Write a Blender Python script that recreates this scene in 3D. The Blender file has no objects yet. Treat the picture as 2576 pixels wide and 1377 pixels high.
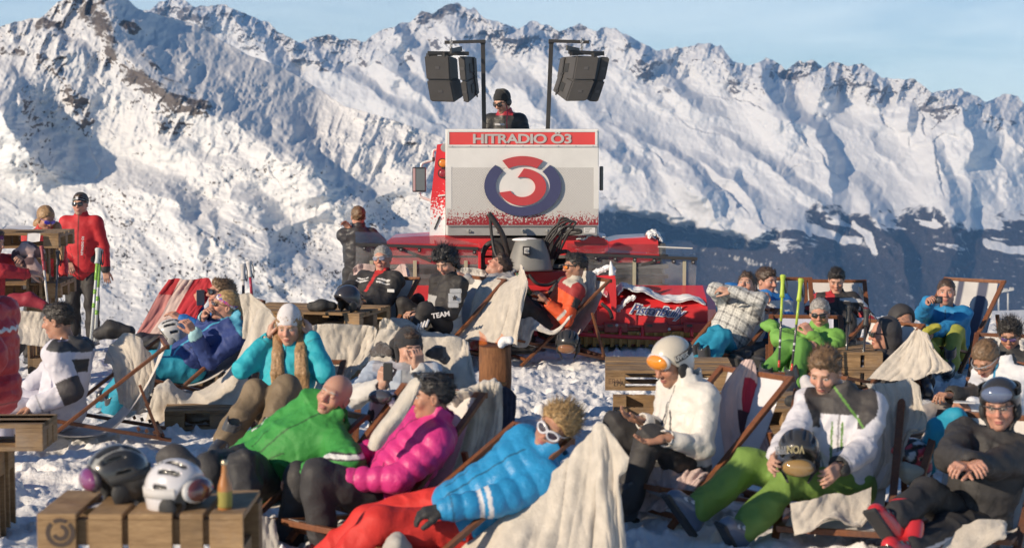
import bpy, bmesh, math, random
import numpy as np
from mathutils import Vector, Matrix
random.seed(7)
SC = bpy.context.scene
COL = SC.collection
PI = math.pi
# ------------------------------------------------------------------ camera
FPX, CX, CY, HC = 4500.0, 1288.0, 688.5, 2.15      # focal length in photograph pixels (2576 wide), image centre, eye height
PITCH = math.atan((CY - 344.0) / FPX)
SP, CP = math.sin(PITCH), math.cos(PITCH)
cam_d = bpy.data.cameras.new('camera'); cam = bpy.data.objects.new('camera', cam_d); COL.objects.link(cam)
cam.location = (0, 0, HC); cam.rotation_euler = (PI/2 - PITCH, 0, 0)
cam_d.sensor_width = 36.0; cam_d.lens = 36.0 * FPX / 2576.0
cam_d.clip_start = 0.1; cam_d.clip_end = 60000
cam_d.dof.use_dof = True; cam_d.dof.focus_distance = 19.5; cam_d.dof.aperture_fstop = 3.6
SC.camera = cam

def W(px, py, D):
    """point seen at photograph pixel (px, py) that stands D metres ahead of the camera (works on arrays)"""
    a = (np.asarray(px, float) - CX) / FPX; b = (CY - np.asarray(py, float)) / FPX
    ry = CP + b * SP; rz = -SP + b * CP
    t = np.asarray(D, float) / ry
    return np.stack([a * t, np.broadcast_to(ry * t, np.shape(a * t)), HC + rz * t], -1)
def WG(px, D, z=0.0):
    dep = D * CP - (z - HC) * SP
    return np.array([(px - CX) / FPX * dep, D, z])
def V(*a): return np.array(a, float)
def unit(v):
    v = np.asarray(v, float); n = np.linalg.norm(v)
    return v / (n if n > 1e-9 else 1.0)
# ------------------------------------------------------------------ noise
def _h(i, j, k, s):
    n = (i * 73856093) ^ (j * 19349663) ^ (k * 83492791) ^ (s * 2654435761 & 0x7fffffff)
    n = (n ^ (n >> 13)) * 1274126177 & 0x7fffffff
    n = (n ^ (n >> 15)) * 668265263 & 0x7fffffff
    return ((n ^ (n >> 13)) & 0xffffff).astype(np.float32) / np.float32(0xffffff)
def vnoise3(P, s=0):
    P = np.asarray(P, np.float32); f = np.floor(P); i = f.astype(np.int64); t = P - f
    t = t * t * (3 - 2 * t); x, y, z = i[..., 0], i[..., 1], i[..., 2]; u, v, w = t[..., 0], t[..., 1], t[..., 2]
    def L(a, b, m): return a + (b - a) * m
    c = [[[_h(x + a, y + b, z + d, s) for d in (0, 1)] for b in (0, 1)] for a in (0, 1)]
    return L(L(L(c[0][0][0], c[1][0][0], u), L(c[0][1][0], c[1][1][0], u), v),
             L(L(c[0][0][1], c[1][0][1], u), L(c[0][1][1], c[1][1][1], u), v), w) * 2 - 1
def vnoise2(x, y, s=0):
    x = np.asarray(x, np.float64); y = np.asarray(y, np.float64)
    fx = np.floor(x); fy = np.floor(y); i = fx.astype(np.int64); j = fy.astype(np.int64); u = x - fx; v = y - fy
    u = u * u * u * (u * (u * 6 - 15) + 10); v = v * v * v * (v * (v * 6 - 15) + 10); k = np.int64(0)
    a = _h(i, j, k, s); b = _h(i + 1, j, k, s); c = _h(i, j + 1, k, s); d = _h(i + 1, j + 1, k, s)
    return (a + (b - a) * u + (c - a) * v + (a - b - c + d) * u * v) * 2 - 1
def fbm2(x, y, o=5, s=0, g=0.5):
    r = 0; a = 1.0
    for k in range(o): r = r + a * vnoise2(x * 2 ** k + 17.3 * k, y * 2 ** k - 9.1 * k, s + k); a *= g
    return r
def ridge2(x, y, o=5, s=0, g=0.5):
    r = 0; a = 1.0; w = 1.0
    for k in range(o):
        n = 1 - np.abs(vnoise2(x * 2.03 ** k + 11.7 * k, y * 2.03 ** k + 5.3 * k, s + k)); n = n * n
        r = r + a * n * w; w = np.clip(n * 1.6, 0, 1); a *= g
    return r
def sst(a, b, x):
    t = np.clip((x - a) / (b - a), 0, 1); return t * t * (3 - 2 * t)
# ------------------------------------------------------------------ objects
def tag(o, label, cat=None, group=None, kind=None):
    if label: o['label'] = label
    if cat: o['category'] = cat
    if group: o['group'] = group
    if kind: o['kind'] = kind
    return o
def thing(name, label, cat, loc=(0, 0, 0), rz=0.0, group=None):
    o = bpy.data.objects.new(name, None); COL.objects.link(o)
    o.location = Vector([float(q) for q in loc]); o.rotation_euler = (0, 0, rz); o.empty_display_size = 0.1
    return tag(o, label, cat, group)
def mesh(name, verts, faces, mat, parent=None, col=None, smooth=True, local=False):
    """one mesh object; verts are world coordinates unless local, and are moved into the parent's space"""
    verts = np.asarray(verts, float).reshape(-1, 3)
    if parent is not None and not local:
        M = world(parent).inverted()
        R = np.array(M.to_3x3()); t = np.array(M.translation); verts = verts @ R.T + t
    me = bpy.data.meshes.new(name)
    if isinstance(faces, np.ndarray) and faces.ndim == 2:
        nf, k = faces.shape
        me.vertices.add(len(verts)); me.vertices.foreach_set('co', verts.astype(np.float32).ravel())
        me.loops.add(nf * k); me.loops.foreach_set('vertex_index', faces.astype(np.int32).ravel())
        me.polygons.add(nf); me.polygons.foreach_set('loop_start', np.arange(0, nf * k, k, dtype=np.int32))
        me.update(calc_edges=True); me.validate()
    else:
        me.from_pydata([tuple(v) for v in verts], [], [tuple(int(q) for q in f) for f in faces]); me.update()
    if col is not None:
        c = np.asarray(col, np.float32)
        if c.ndim == 1: c = np.broadcast_to(c, (len(verts), 3))
        if 'mountain' not in name: c = 0.022 + 0.978 * c          # even black cloth and plastic give back a little light
        at = me.color_attributes.new('Col', 'FLOAT_COLOR', 'POINT')
        at.data.foreach_set('color', np.concatenate([c, np.ones((len(c), 1), np.float32)], 1).astype(np.float32).ravel())
    me.polygons.foreach_set('use_smooth', [bool(smooth)] * len(me.polygons))
    me.materials.append(mat)
    o = bpy.data.objects.new(name, me); COL.objects.link(o)
    if parent is not None: o.parent = parent
    return o
def world(o):
    M = Matrix.LocRotScale(o.location, o.rotation_euler.to_quaternion(), o.scale)
    return world(o.parent) @ M if o.parent else M
class MB:
    """collects shapes into one mesh"""
    def __init__(s): s.v = []; s.f = []; s.c = []; s.n = 0
    def add(s, v, f, c=(1, 1, 1)):
        v = np.asarray(v, float).reshape(-1, 3)
        s.v.append(v); s.f += [tuple(int(q) + s.n for q in k) for k in f]
        c = np.asarray(c, float); s.c.append(np.broadcast_to(c, (len(v), 3)) if c.ndim == 1 else c); s.n += len(v)
        return s
    def box(s, c, size, R=None, bev=0.0, col=(1, 1, 1)):
        bm = bmesh.new(); bmesh.ops.create_cube(bm, size=1.0)
        for q in bm.verts: q.co = Vector((q.co.x * size[0], q.co.y * size[1], q.co.z * size[2]))
        if bev > 0: bmesh.ops.bevel(bm, geom=bm.edges[:], offset=bev, segments=2, profile=0.6, affect='EDGES')
        bm.verts.index_update()
        v = np.array([q.co[:] for q in bm.verts]); f = [[q.index for q in k.verts] for k in bm.faces]; bm.free()
        if R is not None: v = v @ np.asarray(R).T
        return s.add(v + np.asarray(c, float), f, col)
    def beam(s, a, b, w, h, up=(0, 0, 1), bev=0.0, col=(1, 1, 1)):
        a = np.asarray(a, float); b = np.asarray(b, float); x = unit(b - a); y = unit(np.cross(up, x)); z = np.cross(x, y)
        return s.box((a + b) / 2, (np.linalg.norm(b - a), w, h), np.stack([x, y, z], 1), bev, col)
    def tube(s, pts, r, seg=10, col=(1, 1, 1), sub=6, closed=False, smooth=True, cap=True):
        v, f = sweep(pts, r, seg, sub if smooth else 0, closed, cap); return s.add(v, f, col)
    def prism(s, poly, ext, col=(1, 1, 1)):
        """poly: 3-D outline, ext: extrusion vector"""
        p = np.asarray(poly, float); n = len(p); q = p + np.asarray(ext, float)
        f = [tuple(range(n))[::-1], tuple(range(n, 2 * n))] + [(i, (i + 1) % n, (i + 1) % n + n, i + n) for i in range(n)]
        return s.add(np.concatenate([p, q]), f, col)
    def sphere(s, c, r, R=None, col=(1, 1, 1), nu=20, nv=12, ph0=0.0, ph1=PI):
        r = np.broadcast_to(np.asarray(r, float), (3,)); th = np.linspace(0, 2 * PI, nu, endpoint=False); ph = np.linspace(ph0, ph1, nv)
        v = np.array([[math.sin(p) * math.cos(t) * r[0], math.sin(p) * math.sin(t) * r[1], math.cos(p) * r[2]] for p in ph for t in th])
        if R is not None: v = v @ np.asarray(R).T
        f = [(j * nu + i, j * nu + (i + 1) % nu, (j + 1) * nu + (i + 1) % nu, (j + 1) * nu + i)[::-1] for j in range(nv - 1) for i in range(nu)]
        return s.add(v + np.asarray(c, float), f, col)
    def lathe(s, c, prof, axis=(0, 0, 1), seg=20, col=(1, 1, 1)):
        z = unit(axis); x = unit(np.cross(z, (0.3, 0.9, 0.1))); y = np.cross(z, x); v = []
        for r, h in prof:
            for i in range(seg): a = 2 * PI * i / seg; v.append(np.asarray(c, float) + (x * math.cos(a) + y * math.sin(a)) * r + z * h)
        m = len(prof); f = [(j * seg + i, j * seg + (i + 1) % seg, (j + 1) * seg + (i + 1) % seg, (j + 1) * seg + i) for j in range(m - 1) for i in range(seg)]
        f += [tuple(range(seg))[::-1], tuple(range((m - 1) * seg, m * seg))]
        return s.add(v, f, col)
    def build(s, name, mat, parent=None, smooth=False, local=False, useCol=True):
        return mesh(name, np.concatenate(s.v), s.f, mat, parent, np.concatenate(s.c) if useCol else None, smooth, local)
def crom(pts, sub, closed=False):
    p = np.asarray(pts, float); n = len(p)
    if sub <= 1 or n < 3: return p
    q = np.concatenate([p[-1:], p, p[:2]]) if closed else np.concatenate([2 * p[:1] - p[1:2], p, 2 * p[-1:] - p[-2:-1]])
    out = []
    for i in range(1, len(q) - 2):
        for k in range(sub):
            t = k / sub; a, b, c, d = q[i - 1], q[i], q[i + 1], q[i + 2]
            out.append(0.5 * (2 * b + (c - a) * t + (2 * a - 5 * b + 4 * c - d) * t * t + (3 * b - a - 3 * c + d) * t ** 3))
    if not closed: out.append(p[-1])
    return np.array(out)
def sweep(pts, r, seg=10, sub=6, closed=False, cap=True):
    p = np.asarray(pts, float); r = np.broadcast_to(np.asarray(r, float), (len(p),))
    q = crom(np.concatenate([p, r[:, None]], 1), sub, closed); p = q[:, :3]; r = np.maximum(q[:, 3], 1e-4); n = len(p)
    T = np.roll(p, -1, 0) - np.roll(p, 1, 0)
    if not closed: T[0] = p[1] - p[0]; T[-1] = p[-1] - p[-2]
    N = None; v = []
    for i in range(n):
        t = unit(T[i])
        if N is None: N = unit(np.cross(t, (0.31, 0.2, 0.93) if abs(t[2]) < 0.9 else (1, 0, 0)))
        N = unit(N - t * np.dot(N, t)); B = np.cross(t, N)
        for k in range(seg): a = 2 * PI * k / seg; v.append(p[i] + (N * math.cos(a) + B * math.sin(a)) * r[i])
    m = n if closed else n - 1
    f = [(i * seg + k, i * seg + (k + 1) % seg, ((i + 1) % n) * seg + (k + 1) % seg, ((i + 1) % n) * seg + k) for i in range(m) for k in range(seg)]
    if cap and not closed: f += [tuple(range(seg))[::-1], tuple(range((n - 1) * seg, n * seg))]
    return np.array(v), f
def sheet(rows, nu, nv, thick=0.008, fold=0.0, fk=(3, 9), seed=0, out=None):
    """cloth through a grid of 3-D control points: smooth, with folds, given a thickness; returns verts, faces"""
    g = np.asarray(rows, float)
    def up(a, n):
        m = a.shape[0]; s = np.linspace(0, m - 1, n); i = np.clip(np.floor(s).astype(int), 0, m - 2); t = (s - i)[:, None, None]
        p0 = a[np.clip(i - 1, 0, m - 1)]; p1 = a[i]; p2 = a[i + 1]; p3 = a[np.clip(i + 2, 0, m - 1)]
        p0 = np.where((i == 0)[:, None, None], 2 * p1 - p2, p0); p3 = np.where((i == m - 2)[:, None, None], 2 * p2 - p1, p3)
        return 0.5 * (2 * p1 + (p2 - p0) * t + (2 * p0 - 5 * p1 + 4 * p2 - p3) * t * t + (3 * p1 - p0 - 3 * p2 + p3) * t ** 3)
    g = up(g, nv); g = up(g.transpose(1, 0, 2), nu).transpose(1, 0, 2)
    def nrm(g):
        n = np.cross(np.gradient(g, axis=1), np.gradient(g, axis=0)); return n / (np.linalg.norm(n, axis=-1, keepdims=True) + 1e-9)
    n = nrm(g)
    if fold:
        U, Vv = np.meshgrid(np.linspace(0, 1, nu), np.linspace(0, 1, nv))
        w = fbm2(U * fk[1], Vv * fk[0], 3, seed) + 0.5 * (1 - 2 * np.abs(vnoise2(U * fk[1] * 1.7 + Vv * 2, Vv * fk[0] * 0.6, seed + 9)))
        g = g + n * (w * fold)[..., None]; n = nrm(g)
    w = 1.0
    U, Vv = np.meshgrid(np.linspace(0, 1, nu), np.linspace(0, 1, nv))
    e = np.minimum(np.minimum(U, 1 - U) * nu, np.minimum(Vv, 1 - Vv) * nv); w = np.sqrt(np.clip((e + .4) / 2.0, 0, 1))[..., None]
    a = g + n * thick / 2 * w; b = g - n * thick / 2 * w
    idx = np.arange(nu * nv).reshape(nv, nu); o = nu * nv
    q = np.stack([idx[:-1, :-1], idx[:-1, 1:], idx[1:, 1:], idx[1:, :-1]], -1).reshape(-1, 4)
    ring = np.concatenate([idx[0], idx[1:, -1], idx[-1, -2::-1], idx[-2:0:-1, 0]]); nx = np.roll(ring, -1)
    rim = np.stack([ring, ring + o, nx + o, nx], -1)
    return np.concatenate([a.reshape(-1, 3), b.reshape(-1, 3)]), np.concatenate([q[:, ::-1], q + o, rim])
# ------------------------------------------------------------------ materials
def nodes(name):
    m = bpy.data.materials.new(name); m.use_nodes = True; nt = m.node_tree; N = nt.nodes; L = nt.links
    return m, N, L, N['Principled BSDF']
def ramp(N, L, src, stops):
    r = N.new('ShaderNodeValToRGB'); e = r.color_ramp.elements
    while len(e) < len(stops): e.new(0.5)
    for k, (p, c) in enumerate(stops):
        e[k].position = p; e[k].color = (c[0], c[1], c[2], 1) if hasattr(c, '__len__') else (c, c, c, 1)
    L.new(src, r.inputs[0]); return r.outputs[0]
def mixc(N, L, fac, a, b, mode='MIX'):
    m = N.new('ShaderNodeMix'); m.data_type = 'RGBA'; m.blend_type = mode
    for s, v in ((m.inputs[0], fac), (m.inputs[6], a), (m.inputs[7], b)):
        if hasattr(v, 'is_output'): L.new(v, s)
        elif hasattr(v, '__len__'): s.default_value = (v[0], v[1], v[2], 1)
        else: s.default_value = v
    return m.outputs[2]
def tex(N, L, scale, detail=4, rough=0.55, kind='Object', vec=None, stretch=None, dist=0.0):
    t = N.new('ShaderNodeTexNoise'); t.inputs['Scale'].default_value = scale; t.inputs['Detail'].default_value = detail
    t.inputs['Roughness'].default_value = rough; t.inputs['Distortion'].default_value = dist
    if vec is None: vec = N.new('ShaderNodeTexCoord').outputs[kind]
    if stretch:
        mp = N.new('ShaderNodeMapping'); mp.inputs['Scale'].default_value = stretch; L.new(vec, mp.inputs[0]); vec = mp.outputs[0]
    L.new(vec, t.inputs['Vector']); return t.outputs['Fac']
def bump(N, L, B, h, strength, dist):
    b = N.new('ShaderNodeBump'); b.inputs['Strength'].default_value = strength; b.inputs['Distance'].default_value = dist
    L.new(h, b.inputs['Height'])
    old = B.inputs['Normal'].links
    if old: L.new(old[0].from_socket, b.inputs['Normal'])
    L.new(b.outputs[0], B.inputs['Normal'])
def attr(N): a = N.new('ShaderNodeAttribute'); a.attribute_name = 'Col'; return a.outputs['Color']
def colmat(name, rough, spec=0.4, bumps=(), var=0.12, vscale=6, coat=0.0, sheen=0.0, sss=0.0, metal=0.0):
    """material whose own colour is kept per vertex in Col, with a little unevenness and relief"""
    m, N, L, B = nodes(name)
    n = tex(N, L, vscale, 5)
    k = ramp(N, L, n, [(0.3, (1 - var,) * 3), (0.7, (1 + var * 0.6,) * 3)])
    L.new(mixc(N, L, 1.0, attr(N), k, 'MULTIPLY'), B.inputs['Base Color'])
    B.inputs['Roughness'].default_value = rough; B.inputs['Specular IOR Level'].default_value = spec
    B.inputs['Coat Weight'].default_value = coat; B.inputs['Coat Roughness'].default_value = 0.08; B.inputs['Metallic'].default_value = metal
    if sheen: B.inputs['Sheen Weight'].default_value = sheen; B.inputs['Sheen Roughness'].default_value = 0.5
    if sss: B.inputs['Subsurface Weight'].default_value = sss; B.inputs['Subsurface Radius'].default_value = (0.012, 0.005, 0.003); B.inputs['Subsurface Scale'].default_value = 1.0
    for sc, st, di in bumps: bump(N, L, B, tex(N, L, sc, 4, 0.6), st, di)
    return m
M = {}
M['shell'] = colmat('ski_fabric', 0.62, 0.3, [(9, 0.5, 0.02), (30, 0.35, 0.006)], 0.10, 5)
M['puffer'] = colmat('puffer_fabric', 0.44, 0.4, [(14, 0.5, 0.02), (45, 0.4, 0.006)], 0.08, 6)
M['fleece'] = colmat('fleece', 0.95, 0.1, [(150, 0.8, 0.006), (45, 0.5, 0.008)], 0.14, 16, sheen=0.4)
M['wool'] = colmat('wool_knit', 0.9, 0.15, [(220, 0.6, 0.003)], 0.12, 20, sheen=0.2)
M['skin'] = colmat('skin', 0.48, 0.4, [(120, 0.12, 0.002)], 0.07, 14, sss=0.12)
M['hair'] = colmat('hair', 0.42, 0.45, [(260, 0.5, 0.004)], 0.35, 60)
M['gloss'] = colmat('hard_shell', 0.28, 0.5, [(60, 0.05, 0.001)], 0.07, 9, coat=0.5)
M['matte'] = colmat('matte_plastic', 0.5, 0.4, [(80, 0.1, 0.001)], 0.10, 9)
M['paint'] = colmat('vehicle_paint', 0.33, 0.5, [(3, 0.06, 0.01)], 0.08, 4, coat=0.35)
M['metal'] = colmat('bare_metal', 0.35, 0.5, [(40, 0.1, 0.002)], 0.15, 8, metal=0.8)
M['lens'] = colmat('mirrored_lens', 0.06, 0.8, [], 0.02, 5, coat=0.6)
M['canvas'] = colmat('canvas', 0.8, 0.2, [(300, 0.3, 0.001), (8, 0.3, 0.01)], 0.08, 8)
M['paper'] = colmat('paper', 0.8, 0.2, [(20, 0.3, 0.004)], 0.04, 8)
def wood_mat(name, c0, c1, rough, stretch):
    m, N, L, B = nodes(name)
    n = tex(N, L, 9, 7, 0.65, stretch=stretch, dist=0.6); n2 = tex(N, L, 3, 5)
    c = ramp(N, L, n, [(0.25, c0), (0.55, [(a + b) / 2 for a, b in zip(c0, c1)]), (0.8, c1)])
    c = mixc(N, L, ramp(N, L, n2, [(0.4, 0.0), (0.75, 0.65)]), c, [q * 0.5 for q in c0])
    n3 = tex(N, L, 1.7, 6, 0.7); c = mixc(N, L, ramp(N, L, n3, [(0.5, 0.0), (0.72, 0.5)]), c, [sum(c1) / 3 * 0.6] * 3)
    L.new(mixc(N, L, 1.0, c, attr(N), 'MULTIPLY'), B.inputs['Base Color']); B.inputs['Roughness'].default_value = rough
    bump(N, L, B, n, 0.35, 0.004)
    return m
M['pallet'] = wood_mat('raw_pallet_wood', (0.20, 0.115, 0.052), (0.50, 0.33, 0.17), 0.8, (1.2, 1.2, 9))
M['chairwood'] = wood_mat('oiled_wood', (0.13, 0.045, 0.02), (0.30, 0.115, 0.045), 0.5, (6, 6, 1.5))
M['log'] = wood_mat('log_bark', (0.13, 0.055, 0.025), (0.36, 0.16, 0.065), 0.85, (7, 7, 1.2))
# ------------------------------------------------------------------ light and sky
SUN = unit(V(-0.77, -0.53, 0.375))
sun_d = bpy.data.lights.new('sun', 'SUN'); sun = bpy.data.objects.new('sun', sun_d); COL.objects.link(sun)
sun_d.energy = 4.2; sun_d.angle = math.radians(0.5); sun_d.color = (1.0, 0.83, 0.62)
sun.rotation_euler = Vector(-SUN).to_track_quat('-Z', 'Y').to_euler()
wd = bpy.data.worlds.new('World'); SC.world = wd; wd.use_nodes = True
N, L = wd.node_tree.nodes, wd.node_tree.links
sky = N.new('ShaderNodeTexSky'); sky.sky_type = 'NISHITA'; sky.sun_disc = False
sky.sun_elevation = math.asin(SUN[2]); sky.sun_rotation = math.atan2(SUN[0], SUN[1]) % (2 * PI)
sky.altitude = 1500; sky.air_density = 1.0; sky.dust_density = 0.4; sky.ozone_density = 3.0
tc = N.new('ShaderNodeTexCoord').outputs['Generated']
n1 = tex(N, L, 2.2, 7, 0.6, vec=tc, stretch=(1.2, 1.2, 9.0), dist=0.8)
cl = ramp(N, L, n1, [(0.36, 0.1), (0.80, 0.7)])
blue = mixc(N, L, 1.0, sky.outputs[0], (0.74, 1.0, 1.18), 'MULTIPLY')
sz = N.new('ShaderNodeSeparateXYZ'); L.new(tc, sz.inputs[0])
low = ramp(N, L, sz.outputs[2], [(0.0, 1.0), (0.10, 0.75), (0.22, 0.15), (0.35, 0.0)])
veil = N.new('ShaderNodeMath'); veil.operation = 'MULTIPLY'; L.new(cl, veil.inputs[0]); L.new(low, veil.inputs[1])
vl = N.new('ShaderNodeMath'); vl.operation = 'MULTIPLY_ADD'; L.new(low, vl.inputs[0]); vl.inputs[1].default_value = 0.33; L.new(veil.outputs[0], vl.inputs[2])
skc = mixc(N, L, vl.outputs[0], blue, (13.0, 14.6, 14.8))
L.new(skc, N['Background'].inputs[0]); N['Background'].inputs[1].default_value = 0.068
SC.view_settings.view_transform = 'Standard'; SC.view_settings.look = 'None'; SC.view_settings.gamma = 1.0
SC.view_settings.exposure = 0.22
SC.render.engine = 'CYCLES'
SC.cycles.max_bounces = 6; SC.cycles.diffuse_bounces = 3; SC.cycles.glossy_bounces = 3; SC.cycles.transmission_bounces = 5
SC.cycles.transparent_max_bounces = 12; SC.cycles.caustics_reflective = False; SC.cycles.caustics_refractive = False
SC.cycles.use_denoising = True; SC.cycles.use_adaptive_sampling = True; SC.cycles.adaptive_threshold = 0.015
# ------------------------------------------------------------------ mountains: real relief, kilometres away
def grid_faces(ny, nx):
    i = np.arange(nx * ny).reshape(ny, nx)
    return np.stack([i[:-1, :-1], i[1:, :-1], i[1:, 1:], i[:-1, 1:]], -1).reshape(-1, 4)
def seg_prof(U, Y, pts):
    """signed distance (right of the line > 0) to a ridge polyline and the place along it (0..1)"""
    best = np.full(U.shape, 1e9); sg = np.zeros(U.shape); par = np.zeros(U.shape); p = np.asarray(pts, float)
    n = len(p) - 1
    for k in range(n):
        a, b = p[k], p[k + 1]; d = b - a; L2 = (d * d).sum(); t = np.clip(((U - a[0]) * d[0] + (Y - a[1]) * d[1]) / L2, 0, 1)
        ex = U - a[0] - t * d[0]; ey = Y - a[1] - t * d[1]; ds = np.hypot(ex, ey); m = ds < best
        best = np.where(m, ds, best); sg = np.where(m, np.sign(-(d[0] * (Y - a[1]) - d[1] * (U - a[0]))), sg); par = np.where(m, (k + t) / n, par)
    return best * sg, par
def spur(U, Y, pts, amp, wl, wr):
    """a spur of the mountain: stands amp out towards the viewer, wl wide on its sunny side, wr on its shaded side"""
    d, t = seg_prof(U, Y, pts)
    w = np.where(d > 0, wr, wl); q = np.abs(d) / w
    return amp * (0.8 * np.clip(1 - q, 0, 1) ** 1.08 + 0.2 * np.exp(-q * q * 2)) * (0.25 + 0.75 * np.sin(PI * np.clip(t * 0.86 + 0.07, 0, 1)))
def normals(Pt):
    n = np.cross(np.gradient(Pt, axis=1), np.gradient(Pt, axis=0)); n /= np.linalg.norm(n, axis=-1, keepdims=True) + 1e-9
    return np.where(n[..., 1:2] > 0, -n, n)
def mountain_mat(name, tscale):
    m, N, L, B = nodes(name)
    a = N.new('ShaderNodeAttribute'); a.attribute_name = 'Col'
    sp = N.new('ShaderNodeSeparateColor'); L.new(a.outputs['Color'], sp.inputs[0])
    co = N.new('ShaderNodeTexCoord').outputs['Object']
    n1 = tex(N, L, tscale, 8, 0.68, vec=co); n2 = tex(N, L, tscale * 5, 5, 0.6, vec=co)
    rock = mixc(N, L, n2, (0.07, 0.062, 0.062), (0.22, 0.19, 0.175))
    # rock shows where its cover value beats the noise
    ad = N.new('ShaderNodeMath'); ad.operation = 'ADD'; L.new(sp.outputs[0], ad.inputs[0]); L.new(n1, ad.inputs[1])
    k = ramp(N, L, ad.outputs[0], [(0.86, 0.0), (0.93, 1.0)])
    snow = mixc(N, L, n1, (0.66, 0.66, 0.67), (0.77, 0.76, 0.75))
    c = mixc(N, L, k, snow, rock)
    tr = N.new('ShaderNodeTexVoronoi'); tr.inputs['Scale'].default_value = tscale * 26; L.new(co, tr.inputs['Vector'])
    forest = mixc(N, L, ramp(N, L, tr.outputs['Distance'], [(0.1, 0.0), (0.75, 1.0)]), (0.016, 0.018, 0.022), (0.070, 0.060, 0.068))
    ad2 = N.new('ShaderNodeMath'); ad2.operation = 'ADD'; L.new(sp.outputs[1], ad2.inputs[0]); L.new(n2, ad2.inputs[1])
    c = mixc(N, L, ramp(N, L, ad2.outputs[0], [(0.80, 0.0), (1.04, 1.0)]), c, forest)
    L.new(c, B.inputs['Base Color']); B.inputs['Roughness'].default_value = 0.9; B.inputs['Specular IOR Level'].default_value = 0.1
    return m
K = 0.5027
SKY = [(-200, 60), (-60, 20), (0, 15), (65, -14), (110, 25), (145, -5), (300, -5), (347, 22), (377, 25), (417, -4), (440, -12), (462, 0), (495, 18), (558, 9), (598, 30), (674, 58), (700, 85),
       (754, 105), (790, 96), (824, 88), (865, 100), (910, 108), (966, 70), (1031, 55), (1061, 28), (1091, 35), (1121, 18), (1152, 9), (1177, 25), (1192, 20), (1217, 43), (1267, 60), (1302, 73), (1332, 53),
       (1373, 60), (1408, 78), (1458, 58), (1498, 75), (1549, 69), (1584, 95), (1629, 115), (1659, 126), (1699, 121), (1730, 118), (1756, 108), (1786, 108), (1814, 116), (1844, 156), (1877, 166), (1927, 146),
       (1977, 173), (2013, 153), (2053, 156), (2070, 171), (2098, 156), (2138, 161), (2168, 160), (2214, 191), (2274, 204), (2302, 194), (2347, 234), (2415, 219), (2445, 236), (2480, 259), (2520, 234), (2561, 244), (2576, 261), (2650, 240), (2800, 275), (2900, 240), (3060, 300)]
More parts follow.
